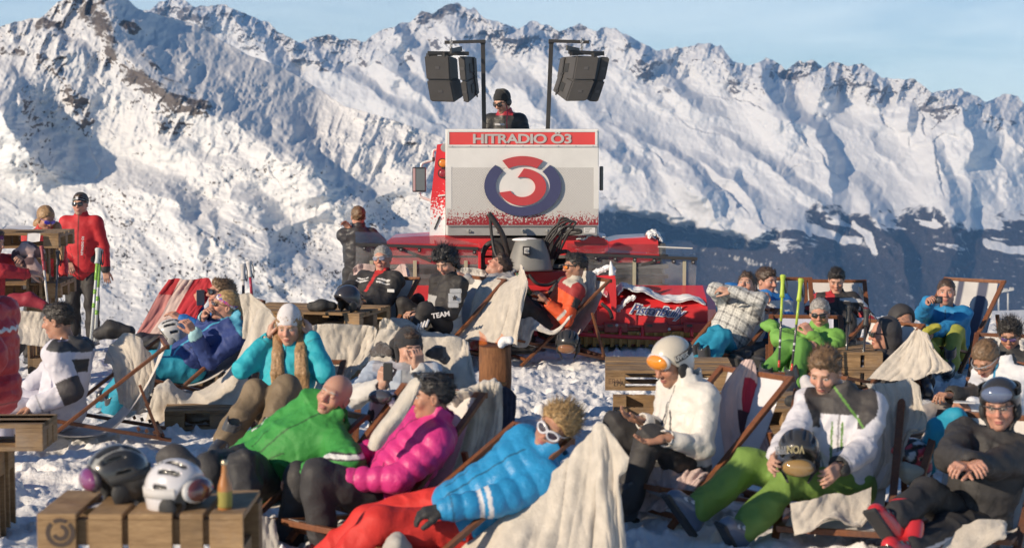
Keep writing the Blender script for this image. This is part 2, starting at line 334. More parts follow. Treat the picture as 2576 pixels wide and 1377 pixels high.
def far_range():
    step = 2.1
    xs = np.arange(300, 3060, step); sx, sy = np.array(SKY).T
    top = np.interp(xs, sx, sy) + 5.0 * fbm2(xs / 22, xs * 0, 4, 3) * 0.8
    bot = 1010.0; ny = 400; t = np.linspace(0, 1, ny) ** 1.25
    U = np.broadcast_to(xs, (ny, len(xs))); Y = top[None] + (bot - top[None]) * t[:, None]
    dep = Y - top[None]                                   # pixels below the crest
    rel = 0.0
    S = [  # pts, stand-out, lit width, shaded width
        ([(1905, 160), (1932, 225), (1985, 310)], 85, 60, 46), ([(2062, 170), (2078, 215), (2060, 262)], 60, 40, 34), ([(1935, 290), (2050, 330), (2088, 400), (2096, 520)], 70, 120, 36),
        ([(2300, 200), (2420, 260), (2440, 340), (2445, 440)], 120, 120, 75), ([(2270, 270), (2276, 330)], 36, 30, 20), ([(1800, 345), (1905, 400), (2010, 480), (2090, 540)], 46, 80, 22),
        ([(1740, 405), (1830, 450), (1900, 530)], 50, 60, 30), ([(1690, 430), (1760, 480), (1815, 545)], 55, 60, 34), ([(1560, 330), (1700, 400), (1800, 500)], 36, 60, 20),
        ([(1500, 360), (1590, 430), (1670, 500)], 46, 60, 30), ([(1640, 210), (1700, 230), (1790, 280)], 44, 40, 26), ([(1100, 25), (1130, 80), (1180, 130), (1200, 180)], 80, 60, 50),
        ([(1180, 30), (1290, 95), (1370, 150)], 60, 60, 40), ([(1560, 70), (1600, 130), (1650, 170)], 60, 60, 40), ([(960, 75), (1050, 130), (1075, 210)], 46, 50, 30), ([(910, 120), (1010, 200), (1090, 280)], 44, 40, 30),
        ([(870, 190), (960, 250), (1060, 300)], 44, 50, 24), ([(1350, 100), (1400, 190), (1480, 260)], 40, 40, 34), ([(1250, 190), (1370, 270), (1420, 330)], 46, 40, 30), ([(1010, 60), (985, 130), (1010, 190)], 30, 30, 20),
        ([(1320, 300), (1440, 350), (1560, 400)], 36, 40, 20), ([(1760, 110), (1800, 150), (1850, 200)], 50, 50, 34), ([(2160, 165), (2200, 230), (2215, 270)], 36, 50, 20), ([(2480, 260), (2530, 330), (2576, 380), (2640, 400)], 70, 40, 70),
        ([(2330, 340), (2380, 420), (2400, 520)], 34, 60, 22), ([(2500, 370), (2540, 430), (2576, 470)], 46, 40, 40), ([(2140, 470), (2200, 530), (2260, 640), (2300, 760)], 70, 90, 40), ([(2380, 500), (2400, 600), (2350, 760)], 60, 120, 60),
        ([(1900, 560), (2000, 640), (2200, 800)], 120, 160, 90), ([(540, 12), (600, 60), (690, 100)], 55, 60, 50), ([(450, 0), (500, 40), (540, 80)], 60, 40, 40), ([(650, 100), (690, 160), (730, 210)], 40, 40, 34), ([(740, 110), (790, 150), (860, 190)], 40, 40, 34)]
    wx = 14 * fbm2(U / 70, Y / 70, 4, 41); wy = 14 * fbm2(U / 70, Y / 70, 4, 47)
    for p, a, l, r in S: rel = rel - spur(U + wx, Y + wy, p, a * 1.7, l * 1.5, r * 1.15)
    a = U * 0.80 + Y * 0.60; b = -U * 0.60 + Y * 0.80      # streaks run down to the right
    c1 = sst(10, 120, dep)
    rel = rel - 15 * (ridge2(b / 120 + wx / 100, a / 330, 3, 5, 0.4) - 0.9) - 20 * fbm2(b / 150 + wx / 200, a / 260, 2, 7)
    rug = np.clip(1.15 - dep / 95, 0.07, 1) * (0.6 + 0.7 * sst(-0.2, 0.5, fbm2(U / 160, Y / 120, 2, 61)))
    rel = rel - 34 * rug * (ridge2(U / 40 + Y / 120, Y / 60, 5, 23, 0.55) - 0.8)
    rel = rel - 6 * (0.22 + rug) * fbm2(U / 13, Y / 13, 4, 29, 0.6)
    # wooded lower slopes turn away from the sun towards the valley
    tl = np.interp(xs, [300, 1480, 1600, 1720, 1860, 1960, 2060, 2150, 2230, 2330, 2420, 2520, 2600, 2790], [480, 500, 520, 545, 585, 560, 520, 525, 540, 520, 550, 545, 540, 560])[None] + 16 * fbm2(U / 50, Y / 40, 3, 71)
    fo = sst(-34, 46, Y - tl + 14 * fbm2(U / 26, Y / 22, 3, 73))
    for ln, w_ in (([(1480, 505), (1620, 532), (1760, 560), (1865, 583)], 11), ([(1985, 572), (2080, 582), (2165, 607)], 9), ([(2480, 612), (2540, 624), (2640, 640)], 9), ([(1700, 500), (1800, 530), (1930, 556)], 14), ([(1930, 470), (2010, 540), (2040, 590)], 8), ([(2150, 560), (2190, 590), (2200, 640)], 7)):
        r_, t_ = seg_prof(U + wx * .5, Y + wy * .5, ln); fo = fo * (1 - sst(w_ * 1.5, w_ * .5, np.abs(r_)))
    low = np.clip(Y - tl, 0, 600)
    val = sst(2000, 1560, U - 0.55 * (Y - 560)) * sst(0, 50, low)
    rel = rel + val * (U - 1500) * 1.9
    dr = 7300 * np.exp(1.55 * (560 - Y) / FPX + 0.35 * np.minimum(0, 560 - Y) / FPX)
    Dm = dr * (1 + rel / FPX)
    Pt = W(U, Y, Dm); n = normals(Pt)
    steep = 1 - n[..., 2]
    bands = sst(0.15, 0.8, fbm2(U / 90 + 5, Y / 38, 3, 83))
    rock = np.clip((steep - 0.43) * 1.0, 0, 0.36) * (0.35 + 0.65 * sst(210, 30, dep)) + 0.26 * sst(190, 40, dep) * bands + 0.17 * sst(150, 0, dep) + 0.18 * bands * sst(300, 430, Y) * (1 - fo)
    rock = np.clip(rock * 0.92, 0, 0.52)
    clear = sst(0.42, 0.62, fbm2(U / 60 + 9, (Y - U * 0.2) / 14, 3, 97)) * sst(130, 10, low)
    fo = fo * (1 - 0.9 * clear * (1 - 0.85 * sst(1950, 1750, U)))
    back = Pt[0] + V(0, 1500, -900)
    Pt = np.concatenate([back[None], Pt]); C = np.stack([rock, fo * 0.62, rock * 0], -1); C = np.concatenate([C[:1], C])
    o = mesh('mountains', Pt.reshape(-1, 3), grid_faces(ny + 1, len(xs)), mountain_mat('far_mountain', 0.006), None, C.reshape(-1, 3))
    return tag(o, 'jagged snowy mountain range with a dark wooded valley side across the back', None, None, 'structure')
def near_mountain():
    step = 2.1
    xs = np.arange(-220, 1560, step)
    rx = [-220, -40, 0, 60, 100, 145, 200, 300, 347, 377, 420, 493, 548, 620, 704, 800, 865, 990, 1116, 1250, 1350, 1450, 1560]
    ry = [70, 60, 66, 48, 46, 6, -22, -20, 22, 32, 40, 62, 96, 136, 166, 222, 266, 302, 347, 470, 640, 900, 990]
    top = np.interp(xs, rx, ry) + 3.5 * fbm2(xs / 20, xs * 0, 4, 13) * sst(520, 120, xs) + 1.2 * fbm2(xs / 14, xs * 0, 3, 15) + 16 * fbm2(xs / 36, xs * 0, 4, 17) * sst(1120, 1200, xs)
    bot = 1010.0; ny = 440; t = np.linspace(0, 1, ny) ** 1.1
    U = np.broadcast_to(xs, (ny, len(xs))); Y = top[None] + (bot - top[None]) * t[:, None]; dep = Y - top[None]
    wx = 13 * fbm2(U / 60, Y / 60, 4, 141); wy = 13 * fbm2(U / 60, Y / 60, 4, 147); rel = 0.0
    S = [([(230, -10), (262, 70), (310, 160), (400, 225), (470, 268), (560, 300), (650, 350), (720, 392)], 130, 150, 150), ([(300, 70), (352, 120), (430, 190), (520, 250)], 46, 40, 60),
         ([(40, 110), (120, 140), (190, 250), (215, 340)], 70, 90, 70), ([(-40, 180), (10, 200), (-10, 300), (30, 380), (110, 420)], 60, 50, 40), ([(0, 300), (60, 340), (90, 390), (160, 420)], 30, 60, 30), ([(100, 75), (200, 130), (225, 170)], 40, 50, 30),
         ([(330, 500), (400, 470), (440, 510), (470, 545)], 30, 60, 34), ([(400, 560), (520, 560), (600, 590)], 20, 60, 26), ([(660, 330), (760, 380), (800, 430), (860, 470)], 50, 90, 60), ([(860, 372), (905, 400), (935, 440)], 30, 30, 34),
         ([(480, 520), (560, 540), (640, 570), (700, 640)], 30, 60, 30), ([(780, 480), (900, 520), (1000, 600)], 40, 80, 40), ([(330, 340), (420, 350), (520, 410), (620, 440)], 26, 60, 30), ([(600, 600), (700, 640), (820, 700)], 30, 80, 30), ([(240, 560), (330, 600), (420, 680)], 26, 80, 30),
         ([(890, 355), (990, 400), (1060, 470), (1120, 540)], 40, 60, 50), ([(60, 540), (150, 600), (240, 700)], 26, 80, 30)]
    S += [([(20, 150), (48, 200), (60, 270), (80, 330)], 110, 60, 95), ([(-60, 230), (-5, 270), (30, 340), (90, 400)], 130, 60, 90), ([(250, 460), (330, 470), (420, 500), (480, 560)], 70, 80, 56), ([(330, 590), (450, 590), (560, 620), (640, 690)], 60, 120, 56), ([(640, 440), (690, 400), (760, 402), (850, 440), (900, 490)], 70, 120, 52), ([(560, 500), (640, 520), (720, 600)], 56, 100, 46)]
    for p, a, l, r in S: rel = rel - spur(U + wx, Y + wy, p, a * 1.5, l * 1.5, r * 1.2)
    # the face beyond the main spur turns away to the right
    d, tt = seg_prof(U + wx * 0.6, Y + wy * 0.6, [(260, -40), (290, 120), (400, 218), (470, 262), (560, 295), (720, 385), (800, 440)])
    away = sst(0, 30, d) * sst(900, 760, U + 0.1 * Y)
    rel = rel + np.clip(d, 0, 260) * 1.55 * sst(1000, 840, U + 0.2 * Y)
    a = U * 0.74 + Y * 0.67; b = -U * 0.67 + Y * 0.74
    upper = sst(360, 170, Y - U * 0.18)
    rel = rel - 9 * (ridge2(b / 80 + wx / 130, a / 300, 3, 105) - 0.9) * (0.2 + 0.5 * upper) * (1 - 0.6 * away)
    rug = (1 - 0.55 * away) * upper * (0.35 + 0.8 * sst(-0.3, 0.5, fbm2(U / 110, Y / 80, 3, 161)))
    rel = rel - 24 * rug * (ridge2(U / 34 + Y / 90, Y / 55, 5, 123, 0.58) - 0.8)
    # rolling lower ground with knolls and boulders
    lower = 1 - upper
    rel = rel - 46 * lower * (ridge2((U * 0.9 - Y * 0.5) / 210 + wx / 120, (Y * 0.9 + U * 0.35) / 120, 2, 171, 0.4) - 0.8) - 6 * lower * fbm2(U / 40, Y / 20, 4, 177, 0.6)
    pat = sst(-0.25, 0.35, fbm2(U / 130, Y / 60, 3, 181))
    rel = rel - 2.6 * lower * pat * np.clip(fbm2(U / 7.5, Y / 5.5, 2, 187), 0.0, 2) * 1.6
    rel = rel - 2.6 * upper * fbm2(U / 10, Y / 10, 3, 189, 0.6)
    Dm = 1500 * np.exp((1.5 * np.clip(560 - Y, 0, 900) + 2.2 * np.minimum(560 - Y, 0)) / FPX * 1.0) * (1 + rel / FPX)
    Pt = W(U, Y, Dm); n = normals(Pt); steep = 1 - n[..., 2]
    global NEARM; NEARM = (xs, Pt.copy(), U, Y, pat * lower)
    r1, t1 = seg_prof(U + wx, Y + wy, [(235, 30), (300, 150), (380, 215), (450, 250), (530, 262)]); rb = sst(56, 8, np.abs(r1))
    r2, t2 = seg_prof(U + wx, Y + wy, [(560, 130), (620, 170), (670, 230)]); rb = np.maximum(rb, sst(34, 6, np.abs(r2)) * 0.8)
    r3, t3 = seg_prof(U + wx, Y + wy, [(360, 130), (420, 190), (500, 245), (530, 270)]); rb = np.maximum(rb, sst(30, 6, np.abs(r3)))
    for ln, w_, k_ in (([(20, 120), (90, 150), (150, 175), (200, 250), (216, 340)], 26, .8), ([(90, 70), (160, 75), (235, 50), (270, 20)], 30, .8), ([(300, 60), (345, 105), (400, 170)], 22, .8), ([(560, 200), (600, 260), (650, 300)], 24, .6), ([(70, 220), (90, 280), (110, 360)], 24, .7), ([(480, 160), (520, 230), (560, 270)], 20, .6), ([(340, 270), (430, 300), (480, 330)], 16, .5), ([(590, 560), (700, 600), (740, 660)], 22, .7), ([(240, 500), (300, 540), (330, 560)], 18, .7)):
        r_, t_ = seg_prof(U + wx * 1.5, Y + wy * 1.5, ln); rb = np.maximum(rb, sst(w_, 4, np.abs(r_)) * k_)
    rock = np.clip((steep - 0.40) * 1.05, 0, 0.36) * (0.4 + 0.6 * upper) + 0.42 * rb + 0.18 * upper * sst(160, 20, dep) * sst(420, 300, U)
    spots = sst(0.30, 0.75, fbm2(U / 6.0, Y / 5.0, 2, 191)) * pat * lower
    k1 = sst(0.55, 0.9, fbm2(U / 60 + 3, Y / 26, 3, 197)) * lower
    rock = np.clip(rock * 0.9, 0, 0.56) + 0.34 * spots + 0.26 * k1 * sst(0.0, 0.5, fbm2(U / 5.0, Y / 4, 2, 199))
    shr = sst(0.42, 0.7, fbm2(U / 5.5, Y / 4.2, 2, 203)) * sst(560, 700, Y + U * 0.12) * sst(-0.3, 0.3, fbm2(U / 60, Y / 30, 2, 207)) * 0.6
    back = Pt[0] + V(0, 500, -300)
    Pt = np.concatenate([back[None], Pt]); C = np.stack([np.clip(rock, 0, 0.62), shr, rock * 0], -1); C = np.concatenate([C[:1], C])
    o = mesh('mountain', Pt.reshape(-1, 3), grid_faces(ny + 1, len(xs)), mountain_mat('near_mountain', 0.03), None, C.reshape(-1, 3))
    return tag(o, 'broad snowy mountainside with rock ribs and scattered boulders on the left', None, None, 'structure')
far_range(); near_mountain()
def scrub():
    xs, P, U, Y, pat = NEARM; rn = np.random.RandomState(4); n = 26000; i = rn.randint(0, P.shape[0], n); j = rn.randint(0, P.shape[1], n); u, y = U[i, j], Y[i, j]
    w = sst(-.1, .5, fbm2(u / 46, y / 20, 3, 401)) * sst(440, 640, y + .12 * u) * (0.25 + pat[i, j]); w = np.maximum(w, sst(600, 700, y) * sst(.0, .4, fbm2(u / 60 + 4, y / 30, 2, 403)) * sst(300, 700, u))
    k = rn.rand(n) < w * .55; c = P[i[k], j[k]]; m = len(c); h = (rn.rand(m) ** 2 * 1.5 + .5)[:, None]; r = h * .32; a = rn.rand(m)[:, None] * 6; V_ = [c + np.concatenate([0 * h, 0 * h, h * 1.1], 1)]
    for q in range(4): V_.append(c + np.concatenate([r * np.cos(a + q * PI / 2), r * np.sin(a + q * PI / 2), -.1 * h], 1))
    v = np.concatenate(V_); o = np.arange(m); f = np.concatenate([np.stack([o, o + m * (1 + q), o + m * (1 + (q + 1) % 4)], -1) for q in range(4)])
    mt, N, L, B = nodes('dwarf_pine'); B.inputs['Base Color'].default_value = (.035, .042, .040, 1); B.inputs['Roughness'].default_value = .9
    tag(mesh('dwarf_pines', v, f, mt, None, None, False), 'dark dwarf pines scattered over the lower snow slope', None, None, 'stuff')
scrub()
# ------------------------------------------------------------------ snow ground
def gz(x, y):
    """height of the trodden snow"""
    x = np.asarray(x, float); y = np.asarray(y, float)
    az = x / np.maximum(y, 1.0)
    edge = np.interp(az, [-0.35, -0.2, -0.13, -0.09, 0.0, 0.02, 0.12, 0.18, 0.24, 0.30, 0.5], [22, 22, 20, 18.4, 20, 21, 21.5, 22, 40, 60, 70])
    z = -0.092 * np.clip(y - 20.5, 0, 60)
    z = z * sst(0.12, 0.2, az)
    z = z - 0.42 * np.clip(y - edge, 0, 8) ** 1.35 / 3.0 - 0.62 * np.clip(y - edge - 8, 0, 700)
    z = z - 0.30 * sst(-0.17, -0.225, az) * sst(15, 18, y)
    return z
rnp = np.random.RandomState(12)
def ground():
    ax = np.concatenate([np.arange(-3600, -300, 60.0), np.arange(-300, 2880, 3.0), np.arange(2880, 6200, 60.0)]); az = (ax - CX) / FPX
    D = np.concatenate([np.geomspace(4.2, 26, 620), np.geomspace(26.2, 90, 120), np.geomspace(95, 900, 40)])
    Dg, A = np.meshgrid(D, az, indexing='ij'); X = A * Dg
    z = gz(X, Dg)
    near = sst(60, 20, Dg)
    clump = fbm2(X * 2.3, Dg * 2.3, 2, 301) * 0.022 + np.clip(fbm2(X * 6, Dg * 5, 3, 305, 0.6), -0.25, 2) * 0.028 + np.abs(vnoise2(X * 17, Dg * 15, 309)) * 0.016
    for kx, ky, an in zip(rnp.uniform(-3.5, 4.5, 900), rnp.uniform(7, 21, 900), rnp.uniform(0, 3.14, 900)):
        i0, i1 = np.searchsorted(D, [ky - .2, ky + .2]); j0, j1 = np.searchsorted(az, [(kx - .2) / ky, (kx + .2) / ky])
        if i1 <= i0 or j1 <= j0: continue
        dx = X[i0:i1, j0:j1] - kx; dy = Dg[i0:i1, j0:j1] - ky; u = dx * math.cos(an) + dy * math.sin(an); v = -dx * math.sin(an) + dy * math.cos(an); q = np.sqrt((u / .16) ** 2 + (v / .065) ** 2)
        z[i0:i1, j0:j1] += -0.040 * sst(1.0, .7, q) + 0.014 * np.exp(-((q - 1.15) / .2) ** 2)
    prints = -0.05 * sst(0.40, 0.62, vnoise2(X * 4.1, Dg * 3.4, 311))
    z = z + near * (clump + prints)
    P = np.stack([X, Dg, z], -1)
    m, N, L, B = nodes('trodden_snow')
    n = tex(N, L, 3.0, 6); L.new(mixc(N, L, n, (0.78, 0.79, 0.81), (0.90, 0.89, 0.88)), B.inputs['Base Color'])
    B.inputs['Roughness'].default_value = 0.75; B.inputs['Specular IOR Level'].default_value = 0.25
    bump(N, L, B, tex(N, L, 38, 5, 0.65), 0.7, 0.02)
    o = mesh('snow_ground', P.reshape(-1, 3), grid_faces(len(D), len(ax)), m)
    return tag(o, 'trodden lumpy snow of the terrace floor', None, None, 'structure')
ground()

# ------------------------------------------------------------------ the air between here and the far side of the valley
def haze():
    m = bpy.data.materials.new('valley_air'); m.use_nodes = True; nt = m.node_tree
    for n in list(nt.nodes): nt.nodes.remove(n)
    out = nt.nodes.new('ShaderNodeOutputMaterial'); pv = nt.nodes.new('ShaderNodeVolumePrincipled')
    pv.inputs['Color'].default_value = (0.24, 0.52, 1.0, 1); pv.inputs['Density'].default_value = 3.6e-5; pv.inputs['Anisotropy'].default_value = 0.0
    nt.links.new(pv.outputs[0], out.inputs['Volume'])
    b = MB().box((0, 5500, 200), (14000, 11400, 3800))
    o = b.build('haze', m, useCol=False); tag(o, 'thin blue mountain air', None, None, 'stuff')
haze()
# ------------------------------------------------------------------ the radio snow groomer
RED = (0.70, 0.022, 0.030); DRED = (0.30, 0.012, 0.016); WHT = (0.74, 0.72, 0.69); BLK = (0.022, 0.020, 0.021); NAVY = (0.030, 0.030, 0.115); GREY = (0.24, 0.24, 0.23); YEL = (0.55, 0.30, 0.03); SNOWC = (0.86, 0.86, 0.87)
def glass_mat(name, tint, dirt):
    m, N, L, B = nodes(name); out = N['Material Output']
    t = N.new('ShaderNodeBsdfTransparent'); t.inputs[0].default_value = (*tint, 1); g = N.new('ShaderNodeBsdfGlossy'); g.inputs['Roughness'].default_value = 0.04
    f = N.new('ShaderNodeFresnel'); f.inputs['IOR'].default_value = 1.35; fm = N.new('ShaderNodeMath'); fm.operation = 'MULTIPLY'; fm.inputs[1].default_value = 0.18; L.new(f.outputs[0], fm.inputs[0]); x = N.new('ShaderNodeMixShader'); L.new(fm.outputs[0], x.inputs[0]); L.new(t.outputs[0], x.inputs[1]); L.new(g.outputs[0], x.inputs[2])
    d = N.new('ShaderNodeBsdfDiffuse'); d.inputs[0].default_value = (0.6, 0.6, 0.6, 1); y = N.new('ShaderNodeMixShader')
    n = tex(N, L, 5, 5); r = ramp(N, L, n, [(0.3, dirt * 0.4), (0.75, dirt * 1.8)]); L.new(r, y.inputs[0]); L.new(x.outputs[0], y.inputs[1]); L.new(d.outputs[0], y.inputs[2]); L.new(y.outputs[0], out.inputs[0]); return m
M['plexi'] = glass_mat('plexiglass', (0.93, 0.95, 0.96), 0.03); M['plexi2'] = glass_mat('dirty_plexiglass', (0.86, 0.88, 0.89), 0.13); M['clear'] = glass_mat('clear_glass', (0.9, 0.92, 0.92), 0.02)
def perf_mat():
    """white perforated sheet: rows of round holes; red paint breaks through the spattered snow towards its lower edge"""
    m, N, L, B = nodes('perforated_sheet'); co = N.new('ShaderNodeTexCoord').outputs['Object']; s = N.new('ShaderNodeSeparateXYZ'); L.new(co, s.inputs[0])
    def mth(op, a, b=None, c=None):
        q = N.new('ShaderNodeMath'); q.operation = op
        for k, v in enumerate((a, b, c)):
            if v is None: continue
            if hasattr(v, 'is_output'): L.new(v, q.inputs[k])
            else: q.inputs[k].default_value = v
        return q.outputs[0]
    def cell(a): return mth('SUBTRACT', mth('FRACT', a), 0.5)
    p = 1 / 0.0165
    def dots(ox):
        u = cell(mth('MULTIPLY_ADD', s.outputs[0], p, ox)); v = cell(mth('MULTIPLY_ADD', s.outputs[2], p, ox)); return mth('ADD', mth('MULTIPLY', u, u), mth('MULTIPLY', v, v))
    d = mth('MINIMUM', dots(0.0), dots(0.5)); hole = mth('LESS_THAN', d, 0.040)
    n = tex(N, L, 46, 4, 0.7, vec=co); n2 = tex(N, L, 3.5, 4, 0.6, vec=co)
    # z measured from the lower edge of the sheet
    low = mth('MULTIPLY_ADD', s.outputs[2], -2.6, 0.33); k = mth('ADD', mth('ADD', mth('MULTIPLY_ADD', n, 1.9, -0.45), low), mth('MULTIPLY', n2, 0.75))
    redm = ramp(N, L, k, [(0.985, 0.0), (1.01, 1.0)])
    base = mixc(N, L, hole, (0.70, 0.68, 0.65), (0.13, 0.12, 0.12)); c = mixc(N, L, redm, base, mixc(N, L, hole, (0.36, 0.02, 0.03), (0.10, 0.01, 0.015)))
    L.new(c, B.inputs['Base Color']); B.inputs['Roughness'].default_value = 0.5; return m
M['perf'] = perf_mat()
def splat_mat():
    m, N, L, B = nodes('red_paint_with_snow_spray'); co = N.new('ShaderNodeTexCoord').outputs['Object']; s = N.new('ShaderNodeSeparateXYZ'); L.new(co, s.inputs[0])
    n = tex(N, L, 38, 4, 0.72, vec=co); q = N.new('ShaderNodeMath'); q.operation = 'MULTIPLY_ADD'; L.new(s.outputs[2], q.inputs[0]); q.inputs[1].default_value = -0.62; L.new(n, q.inputs[2])
    c = mixc(N, L, ramp(N, L, q.outputs[0], [(-0.0, 0.0), (0.30, 0.0), (0.34, 1.0)]), RED, SNOWC); L.new(c, B.inputs['Base Color']); B.inputs['Roughness'].default_value = 0.4; B.inputs['Coat Weight'].default_value = 0.3; return m
M['splat'] = splat_mat()
def snowlump_mat():
    m, N, L, B = nodes('settled_snow'); n = tex(N, L, 14, 5); L.new(mixc(N, L, n, (0.80, 0.81, 0.83), (0.90, 0.90, 0.90)), B.inputs['Base Color']); B.inputs['Roughness'].default_value = 0.8
    bump(N, L, B, tex(N, L, 70, 4), 0.5, 0.01); return m
M['snow'] = snowlump_mat()
def pb(mb, x0, y0, x1, y1, D0, D1, bev=0.0, col=(1, 1, 1)):
    """box whose front fills the given pixel rectangle at distance D0 and that runs back to D1"""
    a = W(x0, y1, D0); b = W(x1, y0, D0); c = (a + b) / 2; dy = D1 - D0
    mb.box((c[0], a[1] + dy / 2, c[2]), (abs(b[0] - a[0]), dy, abs(b[2] - a[2])), None, bev, col); return mb
def pp(mb, pts, D0, D1, col=(1, 1, 1)):
    p = [W(x, y, D0) for x, y in pts]; return mb.prism(p, (0, D1 - D0, 0), col)
def ptube(mb, pts, r, seg=9, col=(1, 1, 1), sub=6, **k):
    return mb.tube([W(*p) for p in pts], r, seg, col, sub, **k)
def bolts(mb, pts, D, r=0.012, col=(0.4, 0.4, 0.4)):
    for x, y in pts: mb.lathe(W(x, y, D), [(r, 0.0), (r, -0.008), (r * 0.6, -0.014)], (0, 1, 0), 8, col)
def text_geo(s, bold=0.0, shear=0.0, extr=0.0, space=1.0):
    c = bpy.data.curves.new('lettering', 'FONT'); c.body = s; c.offset = bold; c.shear = shear; c.extrude = extr; c.resolution_u = 4; c.space_character = space
    o = bpy.data.objects.new('lettering', c); COL.objects.link(o); me = bpy.data.meshes.new_from_object(o)
    v = np.array([q.co[:] for q in me.vertices]); f = [tuple(p.vertices) for p in me.polygons]
    bpy.data.objects.remove(o); bpy.data.meshes.remove(me); bpy.data.curves.remove(c); return v, f
def text_on(name, s, c, right, up, w, h, mat, col, parent, depth=0.004, bold=0.0, shear=0.0, space=1.0, bend=None):
    v, f = text_geo(s, bold, shear, 1.0, space); lo = v.min(0); hi = v.max(0); q = (v - (lo + hi) / 2) / np.where(hi - lo < 1e-6, 1, hi - lo)
    R = unit(right); U = unit(np.asarray(up, float) - R * np.dot(up, R)); Nn = np.cross(R, U)
    P = np.asarray(c, float) + q[:, :1] * w * R + q[:, 1:2] * h * U + (q[:, 2:3] + 0.5) * depth * Nn
    if bend is not None: P = bend(P, q)
    return mesh(name, P, f, mat, parent, col, smooth=False)
XR, ZU = V(1, 0, 0), V(0, 0, 1)
def z6(x, y): return (1018.9 + x * .21642, 317.2 + y * .21642)
def z5(x, y): return (1018.9 + x * .21642, 76.9 + y * .21642)
def z8(x, y): return (1326.5 + x * .2513, 538.3 + y * .2513)
def z7(x, y): return (845.9 + x * .2513, 538.3 + y * .2513)
def snowcat():
    D = 18.75; base = WG(1313, 19.6, 0.0)
    t = thing('snow_groomer', 'red snow groomer with white perforated radio cabinet and wide rear tiller', 'snow groomer', base)
    # white cabinet
    b = MB(); pb(b, 1121, 324, 1507, 592, D, D + 0.55, 0.012, WHT); cab = b.build('cabinet', M['paint'], t)
    b = MB(); pb(b, 1126, 328, 1502, 332, D - 0.012, D, 0, WHT); pb(b, 1126, 364, 1503, 369, D - 0.014, D, 0, WHT)
    for q in (1127, 1500): pb(b, q - 3, 332.2, q + 3, 363.8, D - 0.012, D, 0, WHT)
    b.build('sign_frame', M['paint'], cab)
    b = MB(); pb(b, 1130, 332.4, 1497, 363.6, D - 0.006, D, 0, (0.72, 0.035, 0.03)); sg = b.build('sign_band', M['paint'], cab)
    a = W(*z6(790, 205), D - 0.008); e = W(*z6(1935, 95), D - 0.008); c = (a + e) / 2
    text_on('sign_lettering', 'HITRADIO Ö3', (c[0], c[1], c[2] + 0.014), XR, ZU, e[0] - a[0], (e[2] - a[2]) * 1.26, M['matte'], (0.50, 0.47, 0.45), sg, 0.006, 0.028, 0, 0.93)
    # perforated sheet, object origin at its lower left corner so the holes start there
    a = W(*z6(480, 1148), D - 0.004); e = W(*z6(2250, 480), D - 0.004)
    pm = mesh('perforated_sheet', [(a[0], a[1], a[2]), (e[0], a[1], a[2]), (e[0], a[1], e[2]), (a[0], a[1], e[2])], [(0, 1, 2, 3)], M['perf'], None, None, False)
    pm.data.transform(Matrix.Translation(-Vector(a))); pm.location = Vector(a) - cab.matrix_basis.translation - t.location; pm.parent = cab
    b = MB()
    for q in ((472, 540), (2192, 2252)): pb(b, z6(q[0], 0)[0], z6(0, 470)[1], z6(q[1], 0)[0], z6(0, 960)[1], D - 0.007, D, 0, WHT)
    for zx in (550, 760, 965, 1165, 1370, 1575, 1780, 1985, 2185): b.lathe(W(*z6(zx, 232), D - 0.014), [(0.006, 0), (0.006, -0.004)], (0, 1, 0), 6, (0.5, 0.5, 0.5))
    b.build('edge_trim', M['paint'], cab)
    # logo
    lc = W(*z6(1368, 695), D); A, B_ = 447 * .21642 / 240, 347 * .21642 / 240
    def ringpoly(r0, r1, a0, a1, b0, b1, n, ox=0, oz=0):
        o = [(r1 * math.cos(math.radians(q)), r1 * math.sin(math.radians(q))) for q in np.linspace(a0, a1, n)]; i = [(r0 * math.cos(math.radians(q)), r0 * math.sin(math.radians(q))) for q in np.linspace(b1, b0, n)]
        return [(x + ox, z + oz) for x, z in o + i]
    def ringmesh(r0, r1, a0, a1, b0, b1, y0, y1, col, name, par, ox=0, oz=0, n=40):
        pl = ringpoly(r0, r1, a0, a1, b0, b1, n, ox, oz); v = []; m = len(pl)
        for y in (y1, y0): v += [(lc[0] + x * A, lc[1] + y, lc[2] + z * B_) for x, z in pl]
        f = [(i, i + 1, m - 2 - i, m - 1 - i) for i in range(n - 1)]; f = [k[::-1] for k in f] + [tuple(q + m for q in k) for k in f] + [(i, (i + 1) % m, (i + 1) % m + m, i + m) for i in range(m)]
        return mesh(name, v, f, M['paint'], par, col, smooth=False)
    b = MB(); b.add([(lc[0] + 0.735 * A * math.cos(q), lc[1] - 0.009, lc[2] + 0.735 * B_ * math.sin(q)) for q in np.linspace(0, 2 * PI, 48, endpoint=False)], [tuple(range(48))[::-1]], WHT)
    lg = b.build('logo', M['paint'], cab)
    ringmesh(0.70, 1.0, 135, 405, 137, 403, -0.034, -0.008, NAVY, 'logo_ring', lg); ringmesh(0.69, 1.0, 58, 122, 58, 122, -0.034, -0.010, (0.48, 0.025, 0.03), 'logo_cap', lg)
    ringmesh(0.335, 0.62, 86, -163, 112, -157, -0.030, -0.011, (0.52, 0.025, 0.03), 'logo_numeral', lg, -0.01, -0.03, 48)
    # metal sill with wing nuts and a rating plate
    b = MB(); pb(b, 1127, 568, 1502, 592, D - 0.02, D, 0.004, (0.33, 0.33, 0.33)); pb(b, 1127, 567, 1502, 570, D - 0.035, D, 0, (0.2, 0.2, 0.2))
    sl = b.build('sill', M['matte'], cab); b = MB()
    for zx in (740, 1070, 1370, 1655, 1990): b.lathe(W(*z6(zx, 1215), D - 0.02), [(0.018, 0), (0.012, -0.02), (0.006, -0.03)], (0, 1, 0), 8, (0.3, 0.3, 0.3)); b.box(W(*z6(zx, 1222), D - 0.04), (0.05, 0.006, 0.02), None, 0.002, (0.35, 0.35, 0.33))
